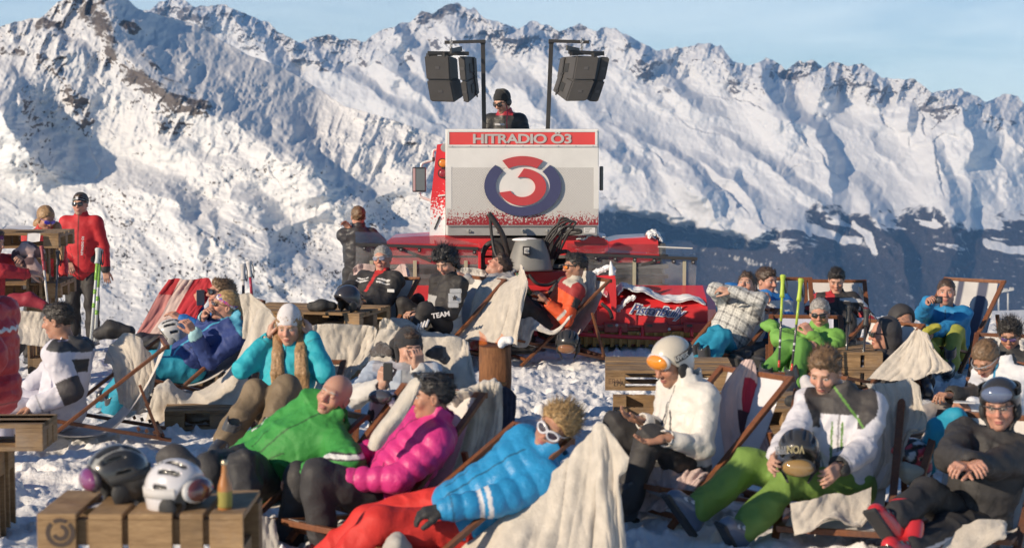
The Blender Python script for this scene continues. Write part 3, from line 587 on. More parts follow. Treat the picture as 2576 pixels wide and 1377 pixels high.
    b.build('wing_nut', M['matte'], sl); b = MB(); pb(b, *z6(2078, 1175), *z6(2212, 1240), D - 0.024, D - 0.021, 0, (0.72, 0.72, 0.72))
    for k, (p, q) in enumerate(((1186, 2170), (1206, 2150), (1222, 2140))): pb(b, z6(2090, 0)[0], z6(0, p)[1], z6(q, 0)[0], z6(0, p + 7)[1], D - 0.025, D - 0.0242, 0, (0.2, 0.2, 0.2))
    b.build('rating_plate', M['paper'], sl)
    # red rear corner of the cab with lamps
    b = MB(); pp(b, [z6(372, 214), z6(468, 200), z6(468, 1292), z6(284, 1292), z6(300, 850)], D + 0.08, D + 0.9, RED); rc = mesh('rear_corner', np.concatenate(b.v), b.f, M['splat'], None, None, False)
    o3 = V(*W(*z6(380, 1292), D + 0.08)); rc.data.transform(Matrix.Translation(-Vector(o3))); rc.location = Vector(o3) - t.location; rc.parent = t
    b = MB(); pp(b, [z6(400, 1040), z6(412, 1060), z6(345, 1205), z6(335, 1190)], D + 0.07, D + 0.09, BLK); pp(b, [z6(385, 800), z6(466, 790), z6(466, 806), z6(385, 818)], D + 0.06, D + 0.09, WHT); b.build('air_slot', M['matte'], rc)
    for cx, cy, cc in ((425, 430, (0.75, 0.22, 0.01)), (425, 548, (0.30, 0.008, 0.02))):
        b = MB(); b.lathe(W(*z6(cx + 14, cy), D + 0.08), [(0.052, 0), (0.052, -0.03), (0.046, -0.03)], (0, 1, 0), 20, BLK); h = b.build('tail_lamp', M['matte'], rc); b = MB(); b.lathe(W(*z6(cx + 14, cy), D + 0.052), [(0.044, 0), (0.040, -0.014), (0.02, -0.022)], (0, 1, 0), 20, cc); b.build('lens', M['gloss'], h, True)
    b = MB(); b.lathe(W(*z6(465, 250), D + 0.06), [(0.045, 0), (0.045, -0.03), (0.036, -0.032)], (0, 1, 0), 18, (0.3, 0.3, 0.3)); b.build('work_lamp', M['gloss'], rc)
    # mirrors
    mr = MB(); pb(mr, 1037, 420, 1071, 483, D + 0.15, D + 0.24, 0.012, BLK); mo = mr.build('mirror', M['gloss'], t); g = MB(); pb(g, 1047, 424, 1069, 479, D + 0.142, D + 0.15, 0.004, (0.10, 0.11, 0.12)); g.build('mirror_glass', M['lens'], mo)
    g = MB(); pb(g, 1039, 423, 1045, 480, D + 0.144, D + 0.15, 0.002, (0.5, 0.3, 0.3)); g.build('reflector', M['gloss'], mo)
    g = MB(); ptube(g, [(*z6(375, 270), D + 0.2), (*z6(330, 285), D + 0.2), (*z6(322, 350), D + 0.2), (*z6(330, 390), D + 0.2), (*z6(240, 415), D + 0.2), (*z6(195, 440), D + 0.2), (*z6(186, 480), D + 0.2)], 0.014, 8, WHT); ptube(g, [(*z6(172, 770), D + 0.2), (*z6(185, 820), D + 0.2), (*z6(300, 865), D + 0.2)], 0.014, 8, WHT); pb(g, *z6(316, 360), *z6(344, 412), D + 0.17, D + 0.23, 0.004, BLK); g.build('mirror_arm', M['paint'], mo)
    mr = MB(); pb(mr, 1508.5, 418, 1518, 479, D + 0.15, D + 0.24, 0.01, BLK); mr.build('mirror', M['gloss'], t)
    # cab, deck and engine body behind
    b = MB(); pb(b, 1100, 372, 1500, 592, D + 1.1, D + 2.6, 0.05, RED); b.build('cab', M['paint'], t)
    b = MB(); pb(b, 1090, 598, 1500, 640, D + 0.1, D + 3.4, 0.02, (0.05, 0.045, 0.045)); pb(b, 1130, 575, 1495, 598, D + 0.62, D + 1.08, 0.0, (0.06, 0.06, 0.06)); b.build('deck', M['matte'], t)
    # fenders over the tracks
    b = MB(); pp(b, [(973, 606), (985, 598), (1050, 594), (1096, 592), (1120, 592), (1238, 594), (1238, 664), (976, 664)], D + 0.06, D + 0.8, RED); pp(b, [(1098, 596), (1236, 598), (1236, 624), (1090, 622)], D + 0.03, D + 0.08, RED); f = b.build('fender', M['paint'], t)
    b = MB(); pp(b, [(1384, 600), (1400, 590), (1510, 592), (1530, 606), (1530, 645), (1376, 640)], D + 0.06, D + 0.8, RED); pp(b, [(1531, 607), (1560, 600), (1640, 596), (1655, 604), (1660, 660), (1531, 660)], D + 0.05, D + 0.8, RED); b.build('fender', M['paint'], t)
    for x0, x1 in ((965, 1236), (1392, 1676)):
        b = MB(); pb(b, x0, 640, x1, 846, D + 0.12, D + 3.6, 0.16, (0.05, 0.048, 0.05))
        for k in range(8): pb(b, x0 - 6, 640 + 25 * k, x1 + 6, 650 + 25 * k, D + 0.06, D + 0.2, 0.01, (0.17, 0.165, 0.16))
        b.build('track', M['matte'], t)
    b = MB(); pb(b, 1660, 612, 1676, 644, D + 0.03, D + 0.6, 0.02, (0.06, 0.06, 0.06)); b.build('track_guard', M['matte'], t)
    # rear plexiglass flaps on a black frame
    Dp = D - 0.28
    for nm, top, low, posts, strut in (('l', [(893, 584), (1098, 588), (1205, 616), (895, 611)], [(895, 618), (1203, 628), (1203, 742), (894, 736)], (935, 1044, 1172), ((1000, 622), (1085, 656))),
                                       ('r', [(1427, 606), (1740, 606), (1754, 642), (1427, 634)], [(1427, 640), (1753, 652), (1748, 762), (1440, 756)], (1470, 1596, 1722), ((1549, 684), (1664, 652)))):
        g = MB(); g.prism([W(*p, Dp) for p in low], (0, 0.008, 0)); pl = g.build('flap', M['plexi2'], t)
        q = [W(*top[0], Dp + 0.45), W(*top[1], Dp + 0.45), W(*top[2], Dp), W(*top[3], Dp)]; g = MB(); g.prism(q, (0, -0.003, 0.007)); g.build('top_pane', M['plexi'], pl)
        g = MB(); g.beam(W(*[(895, 614), (1427, 638)][nm == 'r'], Dp - 0.02), W(*[(1203, 625), (1754, 650)][nm == 'r'], Dp - 0.02), 0.05, 0.030, col=BLK)
        a, e = [((895, 618), (1203, 629)), ((1427, 641), (1754, 654))][nm == 'r']
        for k in np.linspace(0.07, 0.97, 7): pb(g, a[0] + (e[0] - a[0]) * k - 4.5, a[1] + (e[1] - a[1]) * k, a[0] + (e[0] - a[0]) * k + 4.5, a[1] + (e[1] - a[1]) * k + 10, Dp - 0.03, Dp - 0.005, 0.003, BLK); bolts(g, [(a[0] + (e[0] - a[0]) * k, a[1] + (e[1] - a[1]) * k + 5)], Dp - 0.03, 0.009, (0.3, 0.3, 0.3))
        g.beam(W(*strut[0], Dp + 0.06), W(*strut[1], Dp - 0.02), 0.03, 0.03, col=BLK); g.build('flap_rail', M['matte'], pl)
        g = MB()
        for x in posts: pb(g, x - 4.5, 655, x + 4.5, 731, Dp - 0.016, Dp - 0.002, 0.003, (0.42, 0.40, 0.28))
        g.build('flap_batten', M['matte'], pl)
        if nm == 'r': g = MB(); g.beam(W(1655, 620, Dp + 0.22), W(1742, 624, Dp + 0.2), 0.012, 0.012, col=WHT); g.build('pane_edge', M['matte'], pl)
    # grey blower cowl in the middle
    prof = [(0.232, 0.0), (0.236, 0.02), (0.225, 0.05), (0.20, 0.16), (0.165, 0.26), (0.15, 0.30), (0.12, 0.322), (0.0, 0.33)]
    c = W(1333, 679, D - 0.35); b = MB(); v0 = len(b.v); b.lathe((0, 0, 0), prof, (0, 0, 1), 28, (0.20, 0.20, 0.19)); v = b.v[0]; v[:, 1] *= 0.8; b.v[0] = v + c; cw = b.build('cowl', M['matte'], t, True)
    b = MB(); pb(b, 1315, 620, 1334, 641, D - 0.57, D - 0.48, 0.004, BLK); pb(b, 1318.5, 623, 1331, 637, D - 0.578, D - 0.57, 0, (0.6, 0.6, 0.58)); b.lathe(W(1325, 630, D - 0.578), [(0.018, 0), (0.015, -0.01), (0.008, -0.01)], (0, 1, 0), 12, (0.25, 0.25, 0.25)); b.build('cowl_plate', M['matte'], cw)
    b = MB(); b.sphere(W(1322, 602.5, D - 0.35), (0.14, 0.10, 0.022), col=SNOWC); b.build('snow_cap', M['snow'], cw, True)
    b = MB()
    ptube(b, [(1232, 538, D - 0.3), (1234, 560, D - 0.3), (1238, 600, D - 0.3), (1247, 640, D - 0.35), (1268, 660, D - 0.4)], 0.016, 9, BLK); ptube(b, [(1228, 536, D - 0.32), (1246, 560, D - 0.32), (1264, 590, D - 0.3), (1276, 630, D - 0.25), (1282, 655, D - 0.2)], 0.026, 10, BLK); ptube(b, [(1231, 535, D - 0.3), (1253, 566, D - 0.28), (1270, 600, D - 0.26), (1275, 640, D - 0.2)], 0.02, 9, BLK)
    for k, (x, y) in enumerate(((1438, 557), (1448, 560), (1430, 553), (1442, 572))): ptube(b, [(1368 + 4 * k, 648, D - 0.25), (1370 + 3 * k, 610 + 3 * k, D - 0.3), (1390 + 4 * k, 575 + 4 * k, D - 0.34), (x - 20, y - 3, D - 0.36), (x, y, D - 0.36), (x - 12, y + 14, D - 0.34), (1398 + 5 * k, 612 + 3 * k, D - 0.28), (1382 + 6 * k, 650, D - 0.2)], 0.013, 8, BLK)
    ptube(b, [(1396, 592, D - 0.1), (1430, 580, D - 0.12), (1456, 578, D - 0.12), (1461, 584, D - 0.12), (1440, 588, D - 0.1), (1410, 594, D - 0.05)], 0.015, 8, BLK)
    ring = [(1240 + 27 * math.cos(q), 652 + 42 * math.sin(q), D - 0.15) for q in np.linspace(0, 2 * PI, 14, endpoint=False)]
    ptube(b, ring, 0.03, 10, BLK, 4, closed=True)
    ptube(b, [(1372, 660, D - 0.2), (1395, 640, D - 0.2), (1425, 632, D - 0.18), (1440, 650, D - 0.16)], 0.022, 9, BLK); ptube(b, [(1330, 690, D - 0.5), (1350, 712, D - 0.52), (1378, 716, D - 0.45), (1400, 706, D - 0.4)], 0.018, 9, BLK)
    b.build('hydraulic_hose', M['matte'], t, True)
    # dark gap and red hitch behind the cowl
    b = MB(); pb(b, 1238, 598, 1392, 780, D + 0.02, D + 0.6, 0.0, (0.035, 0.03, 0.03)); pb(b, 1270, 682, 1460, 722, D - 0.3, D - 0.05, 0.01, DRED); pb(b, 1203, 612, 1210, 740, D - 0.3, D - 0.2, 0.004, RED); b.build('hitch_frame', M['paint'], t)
    # tiller
    Dt = D - 0.75
    pr = [(0.0, 0.14), (-0.06, 0.16), (-0.05, 0.42), (0.12, 0.52), (0.45, 0.62), (0.50, 0.30), (0.45, 0.14)]
    x0, x1 = W(905, 800, Dt)[0], W(1779, 800, Dt)[0]
    b = MB(); b.prism([(x0, Dt + y, z) for y, z in pr], (x1 - x0, 0, 0), RED); tl = b.build('tiller', M['paint'], t)
    b = MB(); b.prism([(x1, Dt + y, z) for y, z in pr], (0.10, 0.16, -0.02), RED); b.build('tiller_end', M['paint'], tl)
    for x in (1527, 1300, 1100): b = MB(); pp(b, [(x, 701), (x + 22, 701), (x + 24, 760), (x + 21, 806), (x + 14, 806), (x + 8, 750)], Dt - 0.12, Dt + 0.04, RED); b.build('tiller_rib', M['paint'], tl)
    for x in (1711, 1600, 1500): b = MB(); pb(b, x - 1.5, 762, x + 1.5, 824, Dt - 0.066, Dt - 0.05, 0, DRED); b.build('tiller_seam', M['paint'], tl)
    b = MB(); pb(b, 1470, 692, 1548, 716, Dt + 0.0, Dt + 0.1, 0.01, RED); b.build('tiller_arm', M['paint'], tl)
    b = MB()
    for x, w in ((1440, 40), (1520, 60), (1620, 60), (1720, 70)): pb(b, x, 812, x + w, 836, Dt - 0.16, Dt - 0.07, 0.008, DRED); pb(b, x + 8, 815, x + 22, 822, Dt - 0.165, Dt - 0.15, 0.003, BLK)
    pb(b, 1420, 818, 1790, 824, Dt - 0.14, Dt - 0.05, 0.004, DRED); bolts(b, [z8(895, 1110), z8(1420, 1150), z8(1140, 1200)], Dt - 0.165, 0.016, (0.6, 0.6, 0.6)); b.build('hinge_rail', M['paint'], tl)
    b = MB(); ptube(b, [(1415, 838, Dt - 0.2), (1560, 846, Dt - 0.2), (1750, 854, Dt - 0.2)], 0.02, 10, RED, 2)
    for x in (1445, 1497, 1560, 1616, 1740): ptube(b, [(x, 820, Dt - 0.14), (x, 846, Dt - 0.2)], 0.018, 8, RED, 1)
    b.build('guard_bar', M['paint'], tl, True)
    b = MB(); ptube(b, [z8(740, 890) + (Dt - 0.2,), z8(820, 960) + (Dt - 0.22,), z8(850, 1040) + (Dt - 0.2,)], 0.018, 8, BLK); ptube(b, [z8(640, 880) + (Dt - 0.2,), z8(620, 980) + (Dt - 0.2,)], 0.014, 8, BLK); ptube(b, [z8(1780, 1000) + (Dt + 0.1,), z8(1840, 1010) + (Dt + 0.1,), z8(1850, 1110) + (Dt + 0.1,)], 0.025, 8, BLK); b.build('tiller_hose', M['matte'], tl, True)
    b = MB(); pb(b, 1415, 832, 1768, 866, Dt - 0.10, Dt + 0.3, 0.01, YEL)
    for x in range(1425, 1765, 22): pb(b, x, 834, x + 9, 872, Dt - 0.15, Dt - 0.09, 0.004, (0.48, 0.27, 0.04))
    pb(b, 1771, 806, 1801, 840, Dt + 0.05, Dt + 0.3, 0.01, YEL); b.build('finisher_comb', M['paint'], tl)
    # name on the tiller
    c = W(1655, 785, Dt - 0.062); R = unit(W(1722, 792, Dt) - W(1587, 780, Dt))
    text_on('name_decal', 'PistenBully', c, R, ZU, 0.585, 0.150, M['paint'], (0.72, 0.72, 0.74), tl, 0.004, 0.060, 0.5, 0.9)
    text_on('name_decal', 'PistenBully', c + V(0, -0.004, 0), R, ZU, 0.55, 0.122, M['paint'], (0.04, 0.07, 0.28), tl, 0.004, -0.004, 0.5, 0.9)
    # snow lying on it
    def lump(px, D0, D1, hgt, nm, seed):
        top = [W(x, y, D0) for x, y in px]; n = len(top); nv = 7; rows = []
        for j in range(nv):
            s = j / (nv - 1); rows.append([p + V(0, (D1 - D0) * s, hgt * math.sin(PI * min(1, s * 0.9 + 0.1)) * (0.5 + 0.5 * math.sin(PI * (i + 0.5) / n)) + 0.02 * math.sin(i * 2.1 + seed)) for i, p in enumerate(top)])
        v, f = sheet(rows, n * 6, nv * 5, 0.03, 0.012, (4, 10), seed); mesh(nm, v, f, M['snow'], t)
    lump([(1552, 748), (1568, 728), (1590, 730), (1620, 742), (1650, 752), (1700, 757), (1745, 760), (1776, 768)], Dt - 0.03, Dt + 0.4, 0.04, 'settled_snow', 1)
    lump([(1552, 790), (1560, 776), (1578, 762), (1600, 756)], Dt - 0.07, Dt + 0.05, 0.03, 'settled_snow', 2); lump([(1450, 600), (1470, 597), (1495, 596), (1525, 600)], D + 0.02, D + 0.5, 0.02, 'settled_snow', 3)
    lump([(1490, 690), (1510, 686), (1530, 684), (1550, 680)], Dt - 0.02, Dt + 0.12, 0.03, 'settled_snow', 4); lump([(1495, 748), (1510, 742), (1528, 748)], Dt - 0.06, Dt + 0.2, 0.03, 'settled_snow', 5); lump([(1630, 597), (1650, 596), (1668, 606)], D, D + 0.5, 0.03, 'settled_snow', 6)
    b = MB(); ptube(b, [(1540, 692, Dt - 0.1), (1538, 672, Dt - 0.1), (1536, 656, Dt - 0.1)], [0.035, 0.022, 0.006], 8, SNOWC); b.build('settled_snow', M['snow'], t, True)
    return t
snowcat()
# ------------------------------------------------------------------ loudspeaker arrays on their black gallows
SPK = (0.056, 0.052, 0.051)
def gallows(lab, pole, bar, r):
    t = thing('speaker_gallows', lab, 'pole', W(pole[1][0], pole[1][1], 19.38) * V(1, 1, 0) + V(0, 0, 0.9), 0, 'black poles that carry the loudspeakers')
    b = MB(); a, e = W(*pole[0], 19.35), W(*pole[1], 19.4); e = e + (e - a) * 0.35; b.beam(a, e, 0.046, 0.046, (0, 1, 0), 0.004, BLK); b.beam(a + V(0, 0, -0.02), a + V(0, 0, 0.02), 0.06, 0.06, (0, 1, 0), 0.004, BLK); b.build('pole', M['matte'], t)
    b = MB(); b.beam(W(*bar[0], 19.32), W(*bar[1], 19.32), 0.034, 0.034, (0, 1, 0), 0.003, BLK); b.build('crossbar', M['matte'], t)
gallows('black gallows pole with its crossbar reaching left, left of the disc jockey', (z5(905, 130), z5(920, 1130)), (z5(460, 138), z5(932, 125)), 0)
gallows('black gallows pole with its crossbar reaching right, right of the disc jockey', (z5(1700, 130), z5(1660, 1130)), (z5(1670, 120), z5(2140, 135)), 0)
def array(lab, cabs, frame, plate, chain, Dc):
    cc = np.mean([W(*z5(*p), Dc) for p in cabs[0][0]], 0); t = thing('loudspeaker_array', lab, 'loudspeakers', cc, 0, 'loudspeaker arrays hanging over the cabinet')
    for q, ext, dz, handle in cabs:
        p = np.array([W(*z5(*k), Dc + d) for k, d in zip(q, dz)]); ext = V(*ext); n = unit(np.cross(p[1] - p[0], p[3] - p[0])); c = p.mean(0); bk = c + ext + (p - c) * 0.86
        v = np.concatenate([p, bk]); f = [(0, 3, 2, 1), (4, 5, 6, 7), (0, 1, 5, 4), (1, 2, 6, 5), (2, 3, 7, 6), (3, 0, 4, 7)]
        bm = bmesh.new(); vs = [bm.verts.new(Vector(k)) for k in v]; [bm.faces.new([vs[i] for i in k]) for k in f]; bmesh.ops.recalc_face_normals(bm, faces=bm.faces[:]); bmesh.ops.bevel(bm, geom=bm.edges[:], offset=0.012, segments=2, affect='EDGES'); bm.verts.index_update()
        o = mesh('cabinet', [k.co[:] for k in bm.verts], [[i.index for i in k.verts] for k in bm.faces], M['matte'], t, SPK, False); bm.free()
        if np.dot(n, V(0, -1, 0)) < 0: n = -n
        g = c + (p - c) * 0.90 + n * 0.005; b = MB(); b.prism(g, n * -0.01, (0.064, 0.060, 0.059)); gr = b.build('grille', M['canvas'], o)
        R = unit(p[1] - p[0]); U = unit(p[0] - p[3]); b = MB(); b.box(c + n * 0.007, (0.045, 0.004, 0.03), np.stack([R, n, U], 1), 0.001, (0.075, 0.07, 0.07)); b.build('badge', M['matte'], gr)
        if handle is not None:
            i, j = handle; s = (v[i] + v[j] + v[i + 4] + v[j + 4]) / 4; e1 = unit(v[i + 4] - v[i]); e2 = unit(v[i] - v[j]); hn = unit(np.cross(e1, e2)); hn = hn if np.dot(hn, s - (c + ext / 2)) > 0 else -hn
            b = MB(); b.box(s + hn * 0.002, (0.075, 0.008, 0.095), np.stack([e1, hn, e2], 1), 0.002, (0.012, 0.012, 0.012)); b.box(s + hn * 0.008 + e1 * 0.05, (0.018, 0.012, 0.22), np.stack([e1, hn, e2], 1), 0.003, BLK); b.box(s + hn * 0.008 + e1 * 0.05 - e2 * 0.06, (0.05, 0.012, 0.02), np.stack([e1, hn, e2], 1), 0.003, BLK); b.build('handle', M['matte'], o)
    b = MB(); 
    for a, e in frame: b.beam(W(*z5(*a), Dc + 0.02), W(*z5(*e), Dc + 0.1), 0.05, 0.04, (0, 0, 1), 0.004, BLK)
    b.beam(W(*z5(*plate[0]), Dc - 0.1), W(*z5(*plate[1]), Dc + 0.22), 0.02, 0.05, (0, 0, 1), 0.002, (0.05, 0.048, 0.05)); b.build('rigging_frame', M['matte'], t)
    b = MB(); a, e = W(*z5(*chain[0]), Dc + 0.3), W(*z5(*chain[1]), Dc + 0.12); n = 7
    for k in range(n):
        c = a + (e - a) * (k + 0.5) / n; h = np.linalg.norm(e - a) / n * 0.62; x = V(1, 0, 0) if k % 2 else V(0, 1, 0)
        b.tube([c + V(0, 0, h), c + x * 0.012, c - V(0, 0, h), c - x * 0.012], 0.005, 6, (0.35, 0.35, 0.36), 4, closed=True)
    b.build('chain', M['metal'], t, True)
array('left pair of grey loudspeaker columns hanging from the crossbar reaching left',
      [(((220, 290), (512, 290), (528, 577), (246, 574)), (0.10, 0.24, 0), (0.0, 0.0, 0.0, 0.0), None), (((247, 578), (529, 581), (580, 835), (290, 826)), (0.11, 0.22, 0.05), (0.0, 0.0, 0.03, 0.03), None),
       (((614, 300), (690, 298), (708, 586), (642, 590)), (0.13, 0.24, 0.02), (0.03, 0.02, 0.02, 0.03), (1, 2)), (((643, 594), (709, 590), (742, 842), (682, 836)), (0.12, 0.22, 0.09), (0.03, 0.02, 0.05, 0.06), (1, 2))],
      [((262, 262), (740, 268)), ((440, 280), (540, 275)), ((262, 285), (360, 285))], ((530, 238), (655, 212)), ((535, 100), (540, 240)), 18.9)
array('right pair of grey loudspeaker columns hanging from the crossbar reaching right',
      [(((2000, 290), (2262, 300), (2214, 577), (1952, 577)), (-0.19, 0.24, 0.01), (0.0, 0.0, 0.0, 0.0), (0, 3)), (((1951, 581), (2213, 581), (2112, 822), (1868, 826)), (-0.16, 0.22, 0.10), (0.0, 0.0, 0.04, 0.04), (0, 3)),
       (((2285, 300), (2382, 312), (2328, 580), (2232, 580)), (-0.10, 0.24, 0), (0.06, 0.08, 0.08, 0.06), None), (((2231, 584), (2327, 584), (2245, 832), (2140, 824)), (-0.10, 0.22, 0.05), (0.06, 0.08, 0.1, 0.08), None)],
      [((1900, 248), (2310, 268)), ((1925, 272), (2060, 262)), ((2180, 285), (2300, 262))], ((1875, 200), (2020, 232)), ((2055, 96), (2056, 236)), 18.9)
# ------------------------------------------------------------------ soft bodies grown from distance fields
class SDF:
    def __init__(s): s.o = []; s.noise = []; s.lo = np.full(3, 1e9); s.hi = -s.lo.copy()
    def _b(s, *pts, r=0):
        for p in pts: s.lo = np.minimum(s.lo, np.asarray(p) - r); s.hi = np.maximum(s.hi, np.asarray(p) + r)
    def cone(s, a, b, ra, rb, k=0.03, quilt=None, sub=False, flat=None):
        a = np.asarray(a, float); b = np.asarray(b, float); s.o.append(('c', a, b, ra, rb, k, quilt, sub, flat))
        if not sub: s._b(a, b, r=max(ra, rb) + 0.03)
        return s
    def ell(s, c, r, R=None, k=0.03, sub=False, quilt=None):
        r = np.broadcast_to(np.asarray(r, float), (3,)); c = np.asarray(c, float); s.o.append(('e', c, r, np.eye(3) if R is None else np.asarray(R), k, quilt, sub))
        if not sub: s._b(c, r=r.max() + 0.03)
        return s
    def box(s, c, h, R=None, rnd=0.01, k=0.02, sub=False):
        c = np.asarray(c, float); h = np.asarray(h, float); s.o.append(('b', c, h, np.eye(3) if R is None else np.asarray(R), rnd, k, sub))
        if not sub: s._b(c, r=np.linalg.norm(h) + rnd)
        return s
    def plane(s, p, n, k=0.0): s.o.append(('p', np.asarray(p, float), unit(n), k)); return s      # keep the side n points to
    def poly(s, pts, rs, k=0.02, **kw):
        for i in range(len(pts) - 1): s.cone(pts[i], pts[i + 1], rs[i], rs[i + 1], k, **kw)
        return s
    def wrinkle(s, amp, f, seed=0, stretch=None, fold=False): s.noise.append((amp, f, seed, stretch, fold)); return s
    def __call__(s, P):
        P = np.asarray(P, np.float32); d = None
        for o in s.o:
            sub = False
            if o[0] == 'c':
                _, a, b, ra, rb, k, ql, sub, flat = o; ba = (b - a).astype(np.float32); L = float(np.dot(ba, ba)) + 1e-12; pa = P - a.astype(np.float32); h = np.clip(pa @ ba / L, 0, 1)
                e = pa - h[:, None] * ba
                if flat is not None: e = e + (e @ flat[0].astype(np.float32))[:, None] * flat[0].astype(np.float32) * (flat[1] - 1)
                q = np.sqrt((e * e).sum(1)) - (ra + (rb - ra) * h)
                if ql: q = q - ql[1] * (np.abs(np.sin(PI * h * math.sqrt(L) / ql[0] + (ql[2] if len(ql) > 2 else 0))) - 0.6)
            elif o[0] == 'e':
                _, c, r, R, k, ql, sub = o; l = (P - c.astype(np.float32)) @ R.astype(np.float32); k0 = np.sqrt(((l / r.astype(np.float32)) ** 2).sum(1)); k1 = np.sqrt(((l / (r * r).astype(np.float32)) ** 2).sum(1)); q = k0 * (k0 - 1) / np.maximum(k1, 1e-6)
                if ql: q = q - ql[1] * (np.abs(np.sin(PI * l[:, 2] / ql[0])) - 0.6)
            elif o[0] == 'b':
                _, c, hh, R, rnd, k, sub = o; l = np.abs((P - c.astype(np.float32)) @ R.astype(np.float32)) - hh.astype(np.float32); q = np.sqrt((np.maximum(l, 0) ** 2).sum(1)) + np.minimum(l.max(1), 0) - rnd
            else:
                _, p, n, k = o; q = -((P - p.astype(np.float32)) @ n.astype(np.float32))
                d = np.maximum(d, q) if k == 0 else -smin(-d, -q, k); continue
            if d is None: d = q
            elif sub: d = -smin(-d, q, k)
            else: d = smin(d, q, k)
        for amp, f, seed, st, fold in s.noise:
            X = P if st is None else P @ st.astype(np.float32)
            n = vnoise3(X * f, seed)
            if fold:                                             # cloth: thin raised folds with hollows between them
                wv = vnoise3(X * (f * .55), seed + 5) * .55; d = d + amp * (0.5 * n - 1.25 * np.maximum(0.30 - np.abs(vnoise3(X * (f * .8) + wv[:, None], seed + 77)), -.25))
            else: d = d + amp * (n if amp < .0045 else 0.55 * n + 0.9 * (0.32 - np.abs(vnoise3(X * f * 0.8, seed + 77))))
        return d
    def surface(s, h, col=None):
        return surface_nets(s, s.lo - 0.02, s.hi + 0.02, h)
def smin(a, b, k):
    if k <= 0: return np.minimum(a, b)
    h = np.clip(0.5 + 0.5 * (b - a) / k, 0, 1); return b + (a - b) * h - k * h * (1 - h)
def surface_nets(fn, lo, hi, h):
    Bn = 8; nb = np.maximum(np.ceil((hi - lo) / (h * Bn)).astype(int), 1)
    bi = np.stack(np.meshgrid(*[np.arange(n) for n in nb], indexing='ij'), -1).reshape(-1, 3)
    act = bi[np.abs(fn(lo + (bi + 0.5) * Bn * h)) < h * Bn * 0.87 * 1.5 + 0.012]
    g = np.arange(Bn + 1); loc = np.stack(np.meshgrid(g, g, g, indexing='ij'), -1).reshape(-1, 3)
    X = lo + ((act * Bn)[:, None, :] + loc[None]) * h
    n = len(act); d = np.concatenate([fn(X[i:i + 150].reshape(-1, 3)) for i in range(0, n, 150)]).reshape(n, Bn + 1, Bn + 1, Bn + 1)
    ins = d < 0; cor = [(a, b, c) for a in (0, 1) for b in (0, 1) for c in (0, 1)]
    def sl(A, c): return A[:, c[0]:c[0] + Bn, c[1]:c[1] + Bn, c[2]:c[2] + Bn]
    cnt = sum(sl(ins, c).astype(np.int8) for c in cor); mix = (cnt > 0) & (cnt < 8)
    acc = np.zeros(mix.shape + (3,), np.float32); num = np.zeros(mix.shape, np.float32)
    for ax in range(3):
        for c in cor:
            if c[ax]: continue
            c2 = list(c); c2[ax] = 1; a = sl(d, c); b = sl(d, c2); cr = (a < 0) != (b < 0); t = np.where(cr, a / np.where(cr, a - b, 1), 0)
            p = np.zeros(mix.shape + (3,), np.float32); p += np.array(c, np.float32); p[..., ax] += t; acc += p * cr[..., None]; num += cr
    w = np.nonzero(mix); cell = act[w[0]] * Bn + np.stack(w[1:], -1); pos = lo + (cell + acc[w] / np.maximum(num[w], 1)[:, None]) * h
    S = (nb * Bn + 2).astype(np.int64); key = (cell[:, 0] * S[1] + cell[:, 1]) * S[2] + cell[:, 2]; od = np.argsort(key); ks = key[od]
    def look(c):
        q = (c[:, 0] * S[1] + c[:, 1]) * S[2] + c[:, 2]; j = np.clip(np.searchsorted(ks, q), 0, len(ks) - 1); return np.where(ks[j] == q, od[j], -1)
    F = []
    for ax in range(3):
        u, v = (ax + 1) % 3, (ax + 2) % 3; e = [0, 0, 0]; e[ax] = 1
        a = sl(ins, (0, 0, 0))[w]; b = sl(ins, e)[w]; m = a != b; c = cell[m]; eu = np.zeros(3, int); eu[u] = 1; ev = np.zeros(3, int); ev[v] = 1
        q = np.stack([look(c - eu - ev), look(c - ev), look(c), look(c - eu)], -1); fl = a[m]
        q = np.where(fl[:, None], q, q[:, ::-1]); F.append(q[(q >= 0).all(1)])
    return pos, np.concatenate(F)
# ------------------------------------------------------------------ people
SKINS = {'fair': (0.56, 0.315, 0.225), 'tan': (0.43, 0.215, 0.135), 'ruddy': (0.54, 0.275, 0.195), 'bald': (0.50, 0.265, 0.185)}
HAIRC = {'brown': (0.060, 0.032, 0.018), 'dark': (0.016, 0.013, 0.012), 'grey': (0.34, 0.32, 0.30), 'blond': (0.42, 0.27, 0.115), 'light': (0.17, 0.098, 0.045), 'long': (0.34, 0.20, 0.09)}
def frame_from(yaw, pitch, roll, cam_rel=True):
    """head axes (right, forward, up) for a face turned yaw degrees from the camera towards the picture's left, nodding pitch down, leaning roll"""
    y, p, r = (math.radians(q) for q in (yaw, pitch, roll)); F = V(-math.sin(y), -math.cos(y), 0); F = F * math.cos(p) + V(0, 0, -math.sin(p)); R = unit(np.cross(F, (0, 0, 1))); U = np.cross(R, F)
    R2 = R * math.cos(r) + U * math.sin(r); U2 = U * math.cos(r) - R * math.sin(r); return np.stack([R2, F, U2], 1)
def ik(a, tgt, hint, l1, l2):
    a = np.asarray(a, float); d = np.asarray(tgt, float) - a; L = np.linalg.norm(d); L2 = np.clip(L, abs(l1 - l2) * 1.05 + 0.02, (l1 + l2) * 0.995); x = unit(d)
    p = np.asarray(hint, float) - a; p = unit(p - x * np.dot(p, x)); c = (l1 * l1 + L2 * L2 - l2 * l2) / (2 * l1 * L2); c = np.clip(c, -1, 1)
    return a + l1 * (x * c + p * math.sqrt(1 - c * c)), a + x * L2
